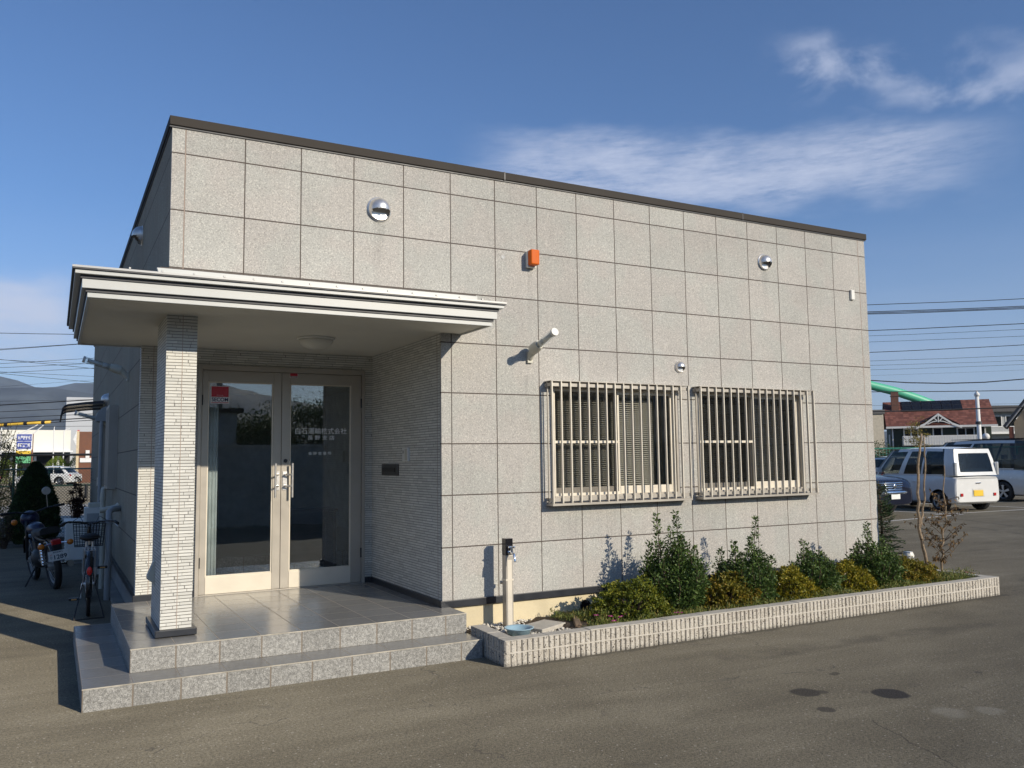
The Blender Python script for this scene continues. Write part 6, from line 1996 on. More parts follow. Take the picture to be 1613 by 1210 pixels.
WIRES_R = [([(25.27, 17.19, 7.57), (27.89, 15.76, 7.61), (29.33, 14.97, 7.65), (30.68, 14.23, 7.68), (32.03, 13.49, 7.72), (33.45, 12.71, 7.78), (35.86, 11.39, 7.88)], 0.014), ([(25.28, 17.21, 7.3), (27.9, 15.79, 7.33), (29.34, 15.0, 7.36), (30.69, 14.26, 7.39), (32.04, 13.52, 7.43), (33.46, 12.74, 7.48), (35.87, 11.42, 7.58)], 0.016), ([(25.28, 17.22, 7.25), (27.9, 15.79, 7.28), (29.34, 15.0, 7.31), (30.69, 14.26, 7.34), (32.04, 13.52, 7.38), (33.46, 12.74, 7.43), (35.87, 11.42, 7.53)], 0.016), ([(25.29, 17.22, 7.2), (27.9, 15.79, 7.24), (29.34, 15.01, 7.26), (30.69, 14.27, 7.3), (32.05, 13.53, 7.34), (33.46, 12.75, 7.38), (35.87, 11.43, 7.48)], 0.016), ([(23.77, 15.86, 6.23), (26.23, 14.52, 6.28), (27.59, 13.77, 6.32), (28.86, 13.07, 6.37), (30.13, 12.38, 6.42), (31.46, 11.64, 6.47), (33.73, 10.4, 6.58)], 0.015), ([(26.85, 18.72, 6.59), (29.62, 17.2, 6.64), (31.15, 16.37, 6.68), (32.58, 15.59, 6.73), (34.01, 14.8, 6.78), (35.51, 13.97, 6.84), (38.06, 12.57, 6.96)], 0.008), ([(26.86, 18.74, 6.34), (29.63, 17.23, 6.38), (31.15, 16.39, 6.42), (32.59, 15.61, 6.46), (34.02, 14.82, 6.5), (35.52, 14.0, 6.55), (38.07, 12.6, 6.66)], 0.008), ([(22.26, 14.51, 5.15), (24.56, 13.25, 5.21), (25.83, 12.55, 5.25), (27.02, 11.89, 5.3), (28.22, 11.24, 5.35), (29.47, 10.55, 5.41), (31.59, 9.38, 5.53)], 0.012), ([(28.43, 20.23, 5.76), (31.35, 18.64, 5.79), (32.96, 17.75, 5.83), (34.47, 16.93, 5.86), (35.98, 16.1, 5.91), (37.56, 15.23, 5.96), (40.26, 13.75, 6.07)], 0.008), ([(28.43, 20.25, 5.57), (31.35, 18.65, 5.59), (32.97, 17.77, 5.62), (34.48, 16.95, 5.65), (35.99, 16.12, 5.68), (37.57, 15.25, 5.73), (40.27, 13.77, 5.83)], 0.007), ([(28.44, 20.27, 5.36), (31.36, 18.67, 5.39), (32.97, 17.79, 5.42), (34.48, 16.96, 5.46), (35.99, 16.14, 5.5), (37.58, 15.27, 5.55), (40.27, 13.79, 5.65)], 0.007), ([(20.73, 13.13, 4.41), (22.9, 11.98, 4.05), (24.09, 11.35, 3.95), (25.2, 10.74, 3.91), (26.32, 10.13, 3.93), (27.48, 9.49, 4.02), (29.46, 8.38, 4.32)], 0.018), ([(22.3, 14.62, 3.85), (24.61, 13.37, 3.81), (25.88, 12.67, 3.8), (27.07, 12.02, 3.79), (28.27, 11.37, 3.79), (29.52, 10.69, 3.8), (31.65, 9.53, 3.82)], 0.014), ([(19.23, 11.81, 2.89), (21.23, 10.72, 2.9), (22.34, 10.12, 2.91), (23.37, 9.55, 2.93), (24.4, 8.99, 2.96), (25.49, 8.39, 2.98), (27.33, 7.38, 3.04)], 0.02), ([(45.46, 36.17, 5.14), (50.08, 33.66, 5.07), (52.63, 32.27, 5.05), (55.01, 30.97, 5.05), (57.4, 29.67, 5.05), (59.91, 28.3, 5.07), (64.16, 25.98, 5.12)], 0.008), ([(29.99, 21.72, 5.28), (33.06, 20.04, 5.32), (34.76, 19.11, 5.36), (36.35, 18.24, 5.4), (37.94, 17.37, 5.44), (39.61, 16.45, 5.5), (42.44, 14.89, 5.61)], 0.004)]
WIRES_L = [([(-6.44, 41.29, 7.99), (-4.31, 40.14, 7.91), (-3.25, 39.57, 7.87), (-1.92, 38.85, 7.82), (-0.59, 38.13, 7.78), (0.73, 37.41, 7.73), (2.86, 36.26, 7.67)], 0.014), ([(-6.4, 41.39, 6.87), (-4.28, 40.22, 7.0), (-3.23, 39.63, 7.07), (-1.9, 38.9, 7.16), (-0.58, 38.17, 7.25), (0.75, 37.44, 7.34), (2.86, 36.27, 7.48)], 0.013), ([(-6.4, 41.38, 6.93), (-4.29, 40.21, 7.05), (-3.23, 39.63, 7.11), (-1.9, 38.9, 7.19), (-0.58, 38.17, 7.27), (0.74, 37.44, 7.36), (2.86, 36.27, 7.49)], 0.01), ([(-6.68, 43.78, 7.29), (-4.45, 42.59, 7.01), (-3.33, 42.0, 6.87), (-1.93, 41.25, 6.7), (-0.53, 40.51, 6.53), (0.86, 39.77, 6.35), (3.1, 38.57, 6.08)], 0.012), ([(-6.66, 43.85, 6.49), (-4.43, 42.63, 6.6), (-3.32, 42.02, 6.66), (-1.93, 41.25, 6.73), (-0.54, 40.49, 6.81), (0.85, 39.72, 6.88), (3.07, 38.5, 7.01)], 0.01), ([(-6.66, 43.87, 6.34), (-4.43, 42.64, 6.42), (-3.32, 42.03, 6.46), (-1.93, 41.27, 6.51), (-0.53, 40.51, 6.57), (0.86, 39.74, 6.62), (3.08, 38.52, 6.71)], 0.01), ([(-6.96, 46.21, 7.36), (-4.62, 44.95, 7.19), (-3.45, 44.33, 7.11), (-1.99, 43.54, 7.0), (-0.52, 42.75, 6.91), (0.94, 41.97, 6.81), (3.28, 40.71, 6.65)], 0.008), ([(-6.94, 46.27, 6.74), (-4.6, 45.01, 6.56), (-3.43, 44.38, 6.48), (-1.97, 43.59, 6.37), (-0.5, 42.81, 6.27), (0.96, 42.02, 6.17), (3.3, 40.76, 6.01)], 0.009), ([(-6.37, 41.47, 5.86), (-4.25, 40.31, 5.94), (-3.19, 39.73, 5.99), (-1.87, 39.0, 6.04), (-0.54, 38.27, 6.1), (0.78, 37.54, 6.16), (2.9, 36.38, 6.26)], 0.01), ([(-6.38, 41.43, 6.36), (-4.25, 40.3, 6.09), (-3.19, 39.73, 5.96), (-1.86, 39.02, 5.79), (-0.53, 38.31, 5.63), (0.8, 37.6, 5.47), (2.93, 36.47, 5.22)], 0.01), ([(-6.35, 41.53, 5.12), (-4.23, 40.37, 5.25), (-3.17, 39.78, 5.33), (-1.85, 39.05, 5.42), (-0.52, 38.32, 5.51), (0.8, 37.59, 5.6), (2.92, 36.42, 5.75)], 0.005), ([(-5.77, 36.76, 4.03), (-3.87, 35.71, 4.12), (-2.91, 35.19, 4.17), (-1.72, 34.53, 4.23), (-0.53, 33.88, 4.29), (0.66, 33.22, 4.35), (2.57, 32.17, 4.46)], 0.022), ([(-7.7, 53.68, 5.37), (-5.05, 52.23, 5.39), (-3.73, 51.51, 5.4), (-2.07, 50.61, 5.41), (-0.41, 49.7, 5.42), (1.25, 48.8, 5.44), (3.9, 47.35, 5.47)], 0.008), ([(-5.76, 36.78, 3.79), (-3.86, 35.73, 3.85), (-2.9, 35.21, 3.88), (-1.71, 34.56, 3.93), (-0.52, 33.9, 3.97), (0.67, 33.25, 4.02), (2.58, 32.2, 4.09)], 0.012), ([(-5.76, 36.8, 3.5), (-3.85, 35.76, 3.57), (-2.89, 35.23, 3.61), (-1.7, 34.58, 3.66), (-0.51, 33.92, 3.7), (0.68, 33.27, 3.75), (2.59, 32.22, 3.84)], 0.013), ([(-4.66, 27.12, 2.89), (-3.17, 26.3, 2.96), (-2.43, 25.9, 2.99), (-1.5, 25.39, 3.04), (-0.58, 24.88, 3.09), (0.35, 24.37, 3.14), (1.83, 23.55, 3.22)], 0.018), ([(-6.98, 47.74, 3.7), (-4.59, 46.44, 3.67), (-3.39, 45.79, 3.66), (-1.9, 44.98, 3.65), (-0.41, 44.17, 3.64), (1.08, 43.35, 3.63), (3.47, 42.05, 3.62)], 0.01), ([(-4.25, 23.49, 2.68), (-2.92, 22.76, 2.75), (-2.26, 22.39, 2.78), (-1.43, 21.94, 2.82), (-0.6, 21.48, 2.86), (0.22, 21.03, 2.9), (1.55, 20.3, 2.97)], 0.01)]
LAB_R = ['topmost wire in the sky right of the office', 'upper strand of the thick cable bundle right of the office', 'middle strand of the thick cable bundle right of the office', 'lower strand of the thick cable bundle right of the office', 'wire just below the thick cable bundle on the right', 'upper of two hair-thin wires below the bundle on the right', 'lower of two hair-thin wires below the bundle on the right', 'dark wire alone halfway down the sky on the right', 'uppermost of three hair-thin wires above the green tube', 'middle one of three hair-thin wires above the green tube', 'lowest of three hair-thin wires above the green tube', 'thick sagging cable crossing in front of the green tube', 'straight dark wire just above the red roofed house ridge', 'thick cable passing in front of the red tiled roof', 'faint wire behind the chimney of the red roofed house', 'faint wire above the sagging cable on the right']
LAB_L = ['topmost wire left of the porch roof', 'upper strand of the wire pair left of the porch roof corner', 'lower strand of the wire pair left of the porch roof corner', 'wire sloping down to the right above the mountains, highest of those', 'wire sloping up to the right that ends at the nearer tube lamp', 'wire crossing behind the nearer tube lamp, rising to the right', 'thin wire sloping down beside the highest sloping wire', 'thin wire falling to the right below the nearer tube lamp', 'thin wire rising to the right below the nearer tube lamp', 'steepest falling thin wire above the mountain ridge', 'faint hair-thin wire just above the mountain ridge', 'thick black cable crossing the mountain slope towards the awning', 'faint wire just above the thick black cable on the left', 'thin wire on the mountain slope level with the awning top', 'thin wire on the mountain slope level with the awning bottom', 'thick cable just above the yellow cable guard', 'lowest wire on the left, just below the yellow cable guard', 'wire that carries the yellow cable guard']

# ---------------------------------------------------------------- beyond the building, left side
M['fence_green'] = pm('green_fence_wire', (0.10, 0.22, 0.15), 0.5)
M['fence_dark'] = pm('dark_fence_wire', (0.035, 0.05, 0.04), 0.5)
YF = 13.3
t = thing('mesh_fence', 'chain link fence behind the motorcycle with pale green top rail', 'fence', (0, YF, 0))
mb = MB(); p = 0.062; x0, x1, z1 = -7.0, -0.02, 1.48
n = int((x1-x0+z1)/p)
for k in range(n):
    for s in (1, -1):
        a = x0 + k*p if s > 0 else x0 + k*p - 0.0
        # diagonal rising to the right (s=1) or to the left (s=-1), clipped to the panel
        if s > 0:
            xa, za = x0-z1+k*p, 0.0; xb, zb_ = xa+z1, z1
        else:
            xa, za = x0+k*p, 0.0; xb, zb_ = xa-z1, z1
        def clip(xa, za, xb, zb_):
            ts = [0.0, 1.0]
            dx = xb-xa
            lo, hi = 0.0, 1.0
            ta, tb = (x0-xa)/dx, (x1-xa)/dx
            if ta > tb: ta, tb = tb, ta
            lo, hi = max(lo, ta), min(hi, tb)
            return lo, hi
        lo, hi = clip(xa, za, xb, zb_)
        if hi-lo < 0.02: continue
        P = lambda f: (xa+(xb-xa)*f, 0.003*s, za+(zb_-za)*f)
        mb.tube([P(lo), P(hi)], 0.0036, 3, caps=False)
mb.build('wire_mesh', M['fence_dark'], t)
MB().tube([(-7, 0, 1.50), (-0.02, 0, 1.50)], 0.016, 8).build('top_rail', pm('pale_green_rail', (0.30, 0.42, 0.33), 0.5), t)
MB().tube([(-7, 0, 0.06), (-0.02, 0, 0.06)], 0.012, 8).build('bottom_rail', M['fence_green'], t)
first = None
for x in (-0.90, -1.54, -3.2, -5.0, -6.9):
    if first is None:
        o = first = MB().tube([(0, 0.02, -0.1), (0, 0.02, 1.53)], 0.022, 10).build('post', M['fence_green'], t)
    else:
        o = first.copy(); COL.objects.link(o); o.parent = t
    o.location = (x, 0, 0)
tag(MB().box(-7.2, -0.12, YF-0.06, YF+0.06, -0.05, 0.09).build('fence_kerb', M['concrete_lip'], bevel=0.01), 'low concrete kerb under the chain link fence', 'kerb')

# conical conifer
def conifer(loc, H, Rm, label, seed):
    r = np.random.default_rng(seed)
    t = thing('conifer', label, 'tree', loc)
    n = 30000
    u = r.uniform(0, 1, n)
    z = H*(0.04+0.96*u)
    f = z/H
    prof = Rm*np.where(f < 0.32, 0.62+0.38*np.sin(f/0.32*PI/2), np.power(np.clip((1-f)/0.68, 0, 1), 0.60))
    a = r.uniform(0, 2*PI, n)
    lump = 1+0.07*np.sin(a*5+z*9)+0.05*np.sin(a*11-z*17)+0.04*np.sin(z*30+a*3)
    rad = prof*lump*np.clip(r.normal(0.92, 0.08, n), 0.4, 1.05)
    P = np.stack([rad*np.cos(a), rad*np.sin(a), z], 1)
    D = np.stack([np.cos(a)*0.7, np.sin(a)*0.7, np.full(n, 0.9)], 1) + r.normal(size=(n, 3))*0.35
    leaf_mesh('crown', mat_leaf('conifer_leaf', (0.016, 0.034, 0.011), (0.036, 0.070, 0.020), (0.075, 0.12, 0.03), 0.6, 0.1), t, P, D, r.uniform(0.04, 0.07, n), 0.022)
    MB().tube([(0, 0, 0), (0, 0, H*0.85)], [0.05, 0.01], 8).build('trunk', M['bark'], t)
conifer((-1.13, 12.25, 0), 1.62, 0.43, 'dark green cone-shaped conifer standing behind the motorcycle', 5)

def loose_bush(loc, H, Rw, label, mat, seed, n=2600, ls=(0.03, 0.055), name='bush', nst=16, cat='bush', group=None):
    r = np.random.default_rng(seed)
    t = thing(name, label, cat, loc, 0, group)
    wood = MB(); Ps, Ds = [], []
    for k in range(nst):
        a = r.uniform(0, 2*PI); q = Rw*r.uniform(0.3, 1.0); h = H*r.uniform(0.55, 1.0)
        p0 = np.array([0.1*Rw*math.cos(a), 0.1*Rw*math.sin(a), 0]); p1 = np.array([q*0.5*math.cos(a), q*0.5*math.sin(a), h*0.5]); p2 = np.array([q*math.cos(a+0.2), q*math.sin(a+0.2), h])
        wood.tube([p0, p1, p2], [0.014, 0.009, 0.003], 5)
        for j in range(7):
            f = r.uniform(0.2, 0.95); b0, dd = along([p0, p1, p2], np.array([f])); b0 = b0[0]
            d = r.normal(size=3); d[2] = abs(d[2])*0.6; d /= np.linalg.norm(d); L = r.uniform(0.15, 0.42)*Rw/0.5
            e_ = b0+d*L
            wood.tube([b0, e_], [0.005, 0.002], 4)
            m_ = n//(nst*7)
            tt = r.uniform(0.2, 1.05, m_)[:, None]
            P = b0+(e_-b0)*tt+r.normal(size=(m_, 3))*0.045*Rw/0.5
            Ps.append(P); Ds.append(r.normal(size=(m_, 3))+np.array([0, 0, 0.2]))
    P = np.concatenate(Ps); P[:, 2] = np.maximum(P[:, 2], 0.03)
    leaf_mesh('foliage', mat, t, P, np.concatenate(Ds), r.uniform(*ls, len(P)), r.uniform(ls[0]*0.5, ls[1]*0.5, len(P)))
    wood.build('branches', M['twig'], t)
    return t
L_AUT = mat_leaf('autumn_leaf', (0.09, 0.10, 0.02), (0.24, 0.22, 0.05), (0.42, 0.32, 0.10), 0.6, 0.3, 3.0)
loose_bush((-1.98, 12.75, 0), 2.45, 0.62, 'tall loose bush with yellowing leaves at the left edge, in front of the fence', L_AUT, 3, 5200, (0.03, 0.055), nst=22)
L_BRN = mat_leaf('brown_leaf', (0.05, 0.04, 0.02), (0.13, 0.10, 0.04), (0.26, 0.20, 0.08), 0.6, 0.2, 3.0)
loose_bush((-1.45, 14.6, 0), 1.9, 0.42, 'thin brownish bush showing above the conifer beyond the fence', L_BRN, 9, 1700, (0.03, 0.05))
loose_bush((-1.62, 12.1, 0), 0.75, 0.34, 'low scrubby bush with small pale leaves beside the foot of the conifer', L_BRN, 14, 1500, (0.025, 0.04))
L_RED = mat_leaf('dark_red_leaf', (0.025, 0.010, 0.010), (0.07, 0.025, 0.02), (0.15, 0.07, 0.04), 0.6, 0.15, 6.0)
tp = loose_bush((-0.36, 12.65, 0.24), 1.22, 0.17, 'dark red leafed potted plant standing by the back corner of the side wall', L_RED, 17, 2400, (0.03, 0.05), 'potted_plant', 10, 'potted plant')
mb = MB(); mb.lathe([(0.10, -0.24), (0.14, 0.02), (0.155, 0.02), (0.155, 0.05), (0.13, 0.05), (0.12, 0.0), (0.0001, 0.0)], (0, 0, 0), 'z', 20); mb.build('pot', pm('brown_pot', (0.16, 0.06, 0.04), 0.7), tp, smooth=True, auto=40)

# round clipped shrubs and dark railing across the street
M['leaf_clip'] = mat_leaf('clipped_leaf', (0.11, 0.17, 0.02), (0.20, 0.28, 0.035), (0.29, 0.35, 0.06), 0.6, 0.3, 1.0)
def dome(loc, rx, h, label, seed):
    r = np.random.default_rng(seed); t = thing('clipped_shrub', label, 'shrub', loc, 0, 'round clipped shrubs across the street')
    n = 5000; u = r.normal(size=(n, 3)); u[:, 2] = np.abs(u[:, 2]); u /= np.linalg.norm(u, axis=1, keepdims=True)
    lump = 1+0.06*np.sin(u[:, :1]*6+seed)*np.cos(u[:, 1:2]*5)
    P = u*lump*np.clip(r.normal(0.95, 0.05, (n, 1)), .6, 1.04)*np.array([rx, rx, h])
    leaf_mesh('foliage', M['leaf_clip'], t, P, u+r.normal(size=(n, 3))*0.6, r.uniform(0.06, 0.11, n), 0.05)
    MB().tube([(0, 0, 0), (0, 0, h*0.7)], 0.05, 6).build('stem', M['twig'], t)
dome((-0.50, 79.5, 0), 1.15, 2.35, 'large round clipped shrub showing above the far white hatchback', 1)
dome((1.25, 80.5, 0), 1.2, 2.45, 'taller round clipped shrub nearest the side wall across the street', 2)
dome((-4.4, 80, 0), 1.3, 2.05, 'round clipped shrub at the left across the street, under the blue sign', 3)
dome((-6.7, 80.5, 0), 1.3, 1.95, 'round clipped shrub farthest left across the street', 4)
t = thing('street_railing', 'dark railing with a thick black top bar running across the street behind the fence', 'railing', (-9, 39.6, 0))
M['rail_black'] = pm('black_rail', (0.012, 0.013, 0.014), 0.5)
MB().tube([(-4, 1.2, 2.06), (12.0, -1.9, 2.06)], 0.055, 8).build('top_bar', M['rail_black'], t)
MB().tube([(-4, 1.2, 0.62), (12.0, -1.9, 0.62)], 0.04, 8).build('lower_bar', pm('green_black_rail', (0.02, 0.045, 0.03), 0.5), t)
first = None
for k in range(9):
    f = k/8
    if first is None: o = first = MB().tube([(0, 0, 0), (0, 0, 0.66)], 0.07, 8).build('post', M['rail_black'], t)
    else: o = first.copy(); COL.objects.link(o); o.parent = t
    o.location = (-4+16*f*0.97, 1.2-3.1*f*0.97, 0)
MB().box(-4.1, -3.9, 1.1, 1.3, 0, 2.1).build('end_post', M['rail_black'], t)
MB().box(11.9, 12.1, -2.0, -1.8, 0, 2.1).build('end_post', M['rail_black'], t)

# sign
t = thing('road_sign', 'blue and white company sign board with smaller yellow and green boards below it', 'sign', (-2.68, 62.6, 0), R(-2))
M['sign_blue'] = pm('sign_blue', (0.03, 0.06, 0.32), 0.5, 0, 0.03); M['sign_white'] = pm('sign_white', (0.75, 0.76, 0.76), 0.5, 0, 0.03)
MB().box(-0.50, 0.50, -0.06, 0.06, 2.70, 3.84).build('blue_board', M['sign_white'], t)
MB().box(-0.47, 0.45, -0.063, -0.06, 3.32, 3.80).build('blue_panel', M['sign_blue'], t); MB().box(-0.47, 0.42, -0.063, -0.06, 2.76, 3.29).build('blue_panel', M['sign_blue'], t)
MB().box(-0.50, 0.42, -0.05, 0.05, 2.32, 2.62).build('yellow_board', pm('sign_yellow', (0.75, 0.50, 0.04), 0.5), t)
MB().box(-0.50, 0.42, -0.05, 0.05, 1.75, 2.30).build('green_board', pm('sign_green', (0.12, 0.42, 0.20), 0.5), t)
for s, z, w_ in (('京屋設計㈱', 3.56, 0.84), ('長野営業所', 3.02, 0.78)):
    o = text_mesh(s, 1.0, M['sign_white'], 'lettering', t, width=w_, height=0.30, bold=0.03, depth=0.0); o.location = (0 if z > 3.3 else -0.03, -0.066, z)
for x in (-0.46, 0.50):
    MB().tube([(x, 0.08, 0), (x, 0.08, 3.84)], 0.06, 8).build('pole', pm('rust_pole', (0.18, 0.09, 0.06), 0.7) if x > 0 else M['sign_white'], t)

# brown shop, grey hall, long white warehouse
t = thing('brown_building', 'tall narrow brown clad building with cream edge beyond the street', 'building', (0.985, 77.0, -0.395), R(-2))
t.scale = (1.25, 1.25, 1.25)
MB().box(0.12, 5.0, 0, 5.0, 0, 3.92).build('wall', pm('brown_cladding', (0.16, 0.065, 0.035), 0.7, 0, 0.15, 2), t)
MB().box(-0.05, 0.12, -0.05, 5.0, 0, 3.96).build('edge_panel', pm('cream_edge', (0.62, 0.50, 0.32), 0.7), t)
MB().box(0.55, 0.80, -0.12, -0.081, 2.05, 2.6).build('sign_strip', M['sign_white'], t)
MB().box(0.2, 5.0, -0.08, 0.0, 1.75, 2.05).build('fascia', M['sign_white'], t)
t = thing('grey_hall', 'pale grey hall with a red slanted stripe above the long white warehouse', 'building', (0.815, 152.0, -0.447), 0)
t.scale = (1.283, 1.283, 1.283)
MB().box(0.0, 9.0, 0, 12, 0, 10.4).build('wall', pm('hall_grey', (0.42, 0.44, 0.47), 0.7, 0, 0.03), t)
MB().prism([(1.35, 6.1), (1.62, 6.1), (1.98, 4.2), (1.75, 4.2)], 'y', -0.05, -0.001).build('red_stripe', pm('stripe_red', (0.45, 0.03, 0.04), 0.5), t)
MB().prism([(0.9, 4.9), (1.35, 6.1), (1.75, 4.2), (1.2, 4.2)], 'y', -0.05, -0.001).build('pale_stripe', pm('stripe_pale', (0.62, 0.64, 0.66), 0.5), t)
t = thing('white_warehouse', 'long low white warehouse with a dark green band and open bays across the street', 'building', (-30, 131, 0), R(-0.0))
MB().box(0, 31.3, 0, 20, 3.4, 6.6).build('upper_wall', pm('warehouse_white', (0.74, 0.72, 0.64), 0.7, 0, 0.04, 0.3), t)
MB().box(0, 31.3, 0.4, 20, 3.0, 3.399).build('green_band', pm('dark_green_band', (0.03, 0.07, 0.03), 0.6), t)
MB().box(-0.2, 31.6, -2.2, 0.0, 3.40, 3.62).build('canopy', M['sign_white'], t)
MB().box(0, 31.3, 1.2, 20, 0, 2.999).build('bay_shade', M['void'], t)  # shade inside the open bays, put in as a black block
for k in range(11):
    MB().box(0.6+k*2.9, 0.95+k*2.9, 0.3, 0.7, 0, 3.0).build('column', M['sign_white'], t)
t2 = thing('shed', 'low cream building behind the leafy bush at the far left', 'building', (-12.5, 100, 0))
MB().box(0, 5.9, 0, 6, 0, 5.2).build('wall', pm('shed_cream', (0.60, 0.55, 0.42), 0.8), t2)
for k in range(5): MB().box(0.5+k*1.1, 1.1+k*1.1, -0.05, -0.001, 3.9, 4.6).build('window', M['black_gloss'], t2)
MB().box(-0.15, 6.05, -0.15, 6.15, 5.2, 5.4).build('roof', M['sign_white'], t2)
# slim street lamps against the hills
for (x, h, lb) in ((-0.85, 5.4, 'plain white mast standing above the warehouse roof'), (0.1, 5.2, 'street lamp with a bent arm above the warehouse roof')):
    tt_ = thing('street_lamp', lb, 'street lamp', (x, 95, 0))
    MB().tube([(0, 0, 0), (0, 0, h)], 0.06, 6).build('pole', M['sign_white'], tt_)
    MB().tube([(0, 0, h), (0.15 if x > 0 else 0.02, 0, h+0.15), (0.55 if x > 0 else 0.04, 0, h+0.25)], 0.04, 6).build('arm', M['sign_white'], tt_)
tt_ = thing('antenna_frame', 'white lattice antenna arms rising behind the blue sign', 'antenna', (-3.4, 90, 0))
mb = MB()
for (a, b_) in (((-3.0, 3.2), (0.9, 5.5)), ((0.2, 4.2), (1.6, 5.6)), ((0.9, 5.5), (1.1, 5.65)), ((-3.2, 3.2), (0.3, 4.9)), ((-2, 3), (-2, 5.3))):
    mb.tube([(a[0], 0, a[1]), (b_[0], 0, b_[1])], 0.05, 5)
mb.build('arms', M['sign_white'], tt_)
MB().tube([(-2, 0, 0), (-2, 0, 4)], 0.07, 6).build('mast', M['sign_white'], tt_)

# ---------------------------------------------------------------- right side
HX, HY = 73.052, 49.792
t = thing('green_house', 'dark green wooden house with red tiled roof, white gable trim and solar panels', 'house', (HX, HY, 0), R(-49))
def roof_mat():
    m, tt, b, out = new_mat('red_roof_tile'); o = tt.obj(); x, y, z = tt.xyz(o)
    row = tt.math('FRACT', tt.math('DIVIDE', z, 0.19)); cell = tt.white(tt.vec(tt.math('FLOOR', tt.math('DIVIDE', x, 0.25)), tt.math('FLOOR', tt.math('DIVIDE', z, 0.19)), 0))
    c = tt.ramp(cell, [(0, (0.13, 0.045, 0.03)), (0.6, (0.19, 0.068, 0.045)), (1, (0.26, 0.10, 0.07))])
    c = tt.mix(tt.math('MULTIPLY', tt.math('LESS_THAN', row, 0.16), 0.6), c, (0.06, 0.02, 0.015))
    tt.put(b.inputs['Base Color'], c); b.inputs['Roughness'].default_value = 0.8
    return m
M['redroof'] = roof_mat()
M['wall_green'] = pm('green_boarding', (0.026, 0.040, 0.028), 0.8, 0, 0.15, 3)
M['trim_white'] = pm('white_trim', (0.70, 0.70, 0.68), 0.6, 0, 0.03)
LH, DH, ze, zr = 9.9, 7.6, 4.38, 7.05
def hwall():
    mb = MB()
    mb.box(0.45, LH-0.45, 0.7, DH-0.7, 0, ze+0.1)
    for x in (0.45, LH-0.45):
        mb.prism([(0.7, ze), (DH-0.7, ze), (DH/2, zr-0.25)], 'x', x-0.05, x+0.05)
    return mb.build('wall', M['wall_green'], t)
w_ = hwall()
mb = MB()
th = 0.12
for (ya, yb_) in ((0, DH/2), (DH, DH/2)):
    mb.add([(0, ya, ze), (LH, ya, ze), (LH, yb_, zr), (0, yb_, zr), (0, ya, ze-th), (LH, ya, ze-th), (LH, yb_, zr-th), (0, yb_, zr-th)],
           [(0, 1, 2, 3), (4, 7, 6, 5), (0, 4, 5, 1), (0, 3, 7, 4), (1, 5, 6, 2)])
# front gable with swept feet
gx, gw, gh = 4.75, 2.0, 1.18
zz_ = lambda y: ze+(zr-ze)*y/(DH/2)
ap = (gx, ze+gh)
yb_ = (ap[1]-ze)/(zr-ze)*(DH/2)
mb.add([(gx-gw, -0.05, ze+0.02), (ap[0], -0.05, ap[1]), (ap[0], yb_, ap[1]+0.01), (gx-gw, 0.12, ze+0.1)], [(0, 1, 2, 3)])
mb.add([(gx+gw, -0.05, ze+0.02), (ap[0], -0.05, ap[1]), (ap[0], yb_, ap[1]+0.01), (gx+gw, 0.12, ze+0.1)], [(0, 3, 2, 1)])
rf_ = mb.build('roof', M['redroof'], t)
MB().box(-0.02, LH+0.02, -0.09, -0.0, ze-0.22, ze-0.02).build('gutter', M['trim_white'], rf_)
mb = MB()
for s in (-1, 1):
    pts = [(gx+s*gw*1.02, ze-0.12), (gx+s*gw*0.62, ze+0.24), (gx, ap[1]+0.02)]
    for a, b2 in zip(pts, pts[1:]):
        mb.prism([(a[0], a[1]), (b2[0], b2[1]), (b2[0], b2[1]-0.22), (a[0], a[1]-0.22)], 'y', -0.16, -0.10)
    mb.prism([(gx+s*1.0, ze+0.18), (gx+s*0.5, ze+0.42), (gx+s*0.5, ze+0.32), (gx+s*1.0, ze+0.08)], 'y', -0.15, -0.11)
    mb.prism([(gx+s*0.5, ze+0.42), (gx, ze+0.50), (gx, ze+0.40), (gx+s*0.5, ze+0.32)], 'y', -0.15, -0.11)
    mb.prism([(gx+s*0.03, ze+0.45), (gx+s*0.45, ze+0.85), (gx+s*0.52, ze+0.8), (gx+s*0.12, ze+0.40)], 'y', -0.15, -0.11)
mb.box(gx-0.05, gx+0.05, -0.17, -0.11, ze+0.3, ap[1]-0.05)
mb.build('gable_trim', M['trim_white'], rf_)
MB().prism([(gx-gw, ze-0.1), (gx+gw, ze-0.1), (gx, ap[1]-0.15)], 'y', 0.45, 0.69).build('gable_wall', M['wall_green'], w_)
mb = MB(); mb.box(0.75, 1.45, 2.4, 3.1, ze+1.0, 8.0); mb.box(0.70, 1.50, 2.35, 3.15, 7.55, 7.65)
mb.build('chimney', pm('chimney_brick', (0.17, 0.085, 0.06), 0.9, 0, 0.25, 8), rf_)
for k in range(6):
    xa = 1.75+k*0.93
    y0_, y1_ = 2.15, 3.65
    MB().add([(xa, y0_, zz_(y0_)+0.10), (xa+0.88, y0_, zz_(y0_)+0.10), (xa+0.88, y1_, zz_(y1_)+0.10), (xa, y1_, zz_(y1_)+0.10), (xa, y0_, zz_(y0_)+0.05), (xa+0.88, y0_, zz_(y0_)+0.05), (xa+0.88, y1_, zz_(y1_)+0.05), (xa, y1_, zz_(y1_)+0.05)],
             [(0, 1, 2, 3), (4, 7, 6, 5), (0, 4, 5, 1), (1, 5, 6, 2), (2, 6, 7, 3), (3, 7, 4, 0)]).build('solar_panel', M['black_gloss'], rf_)
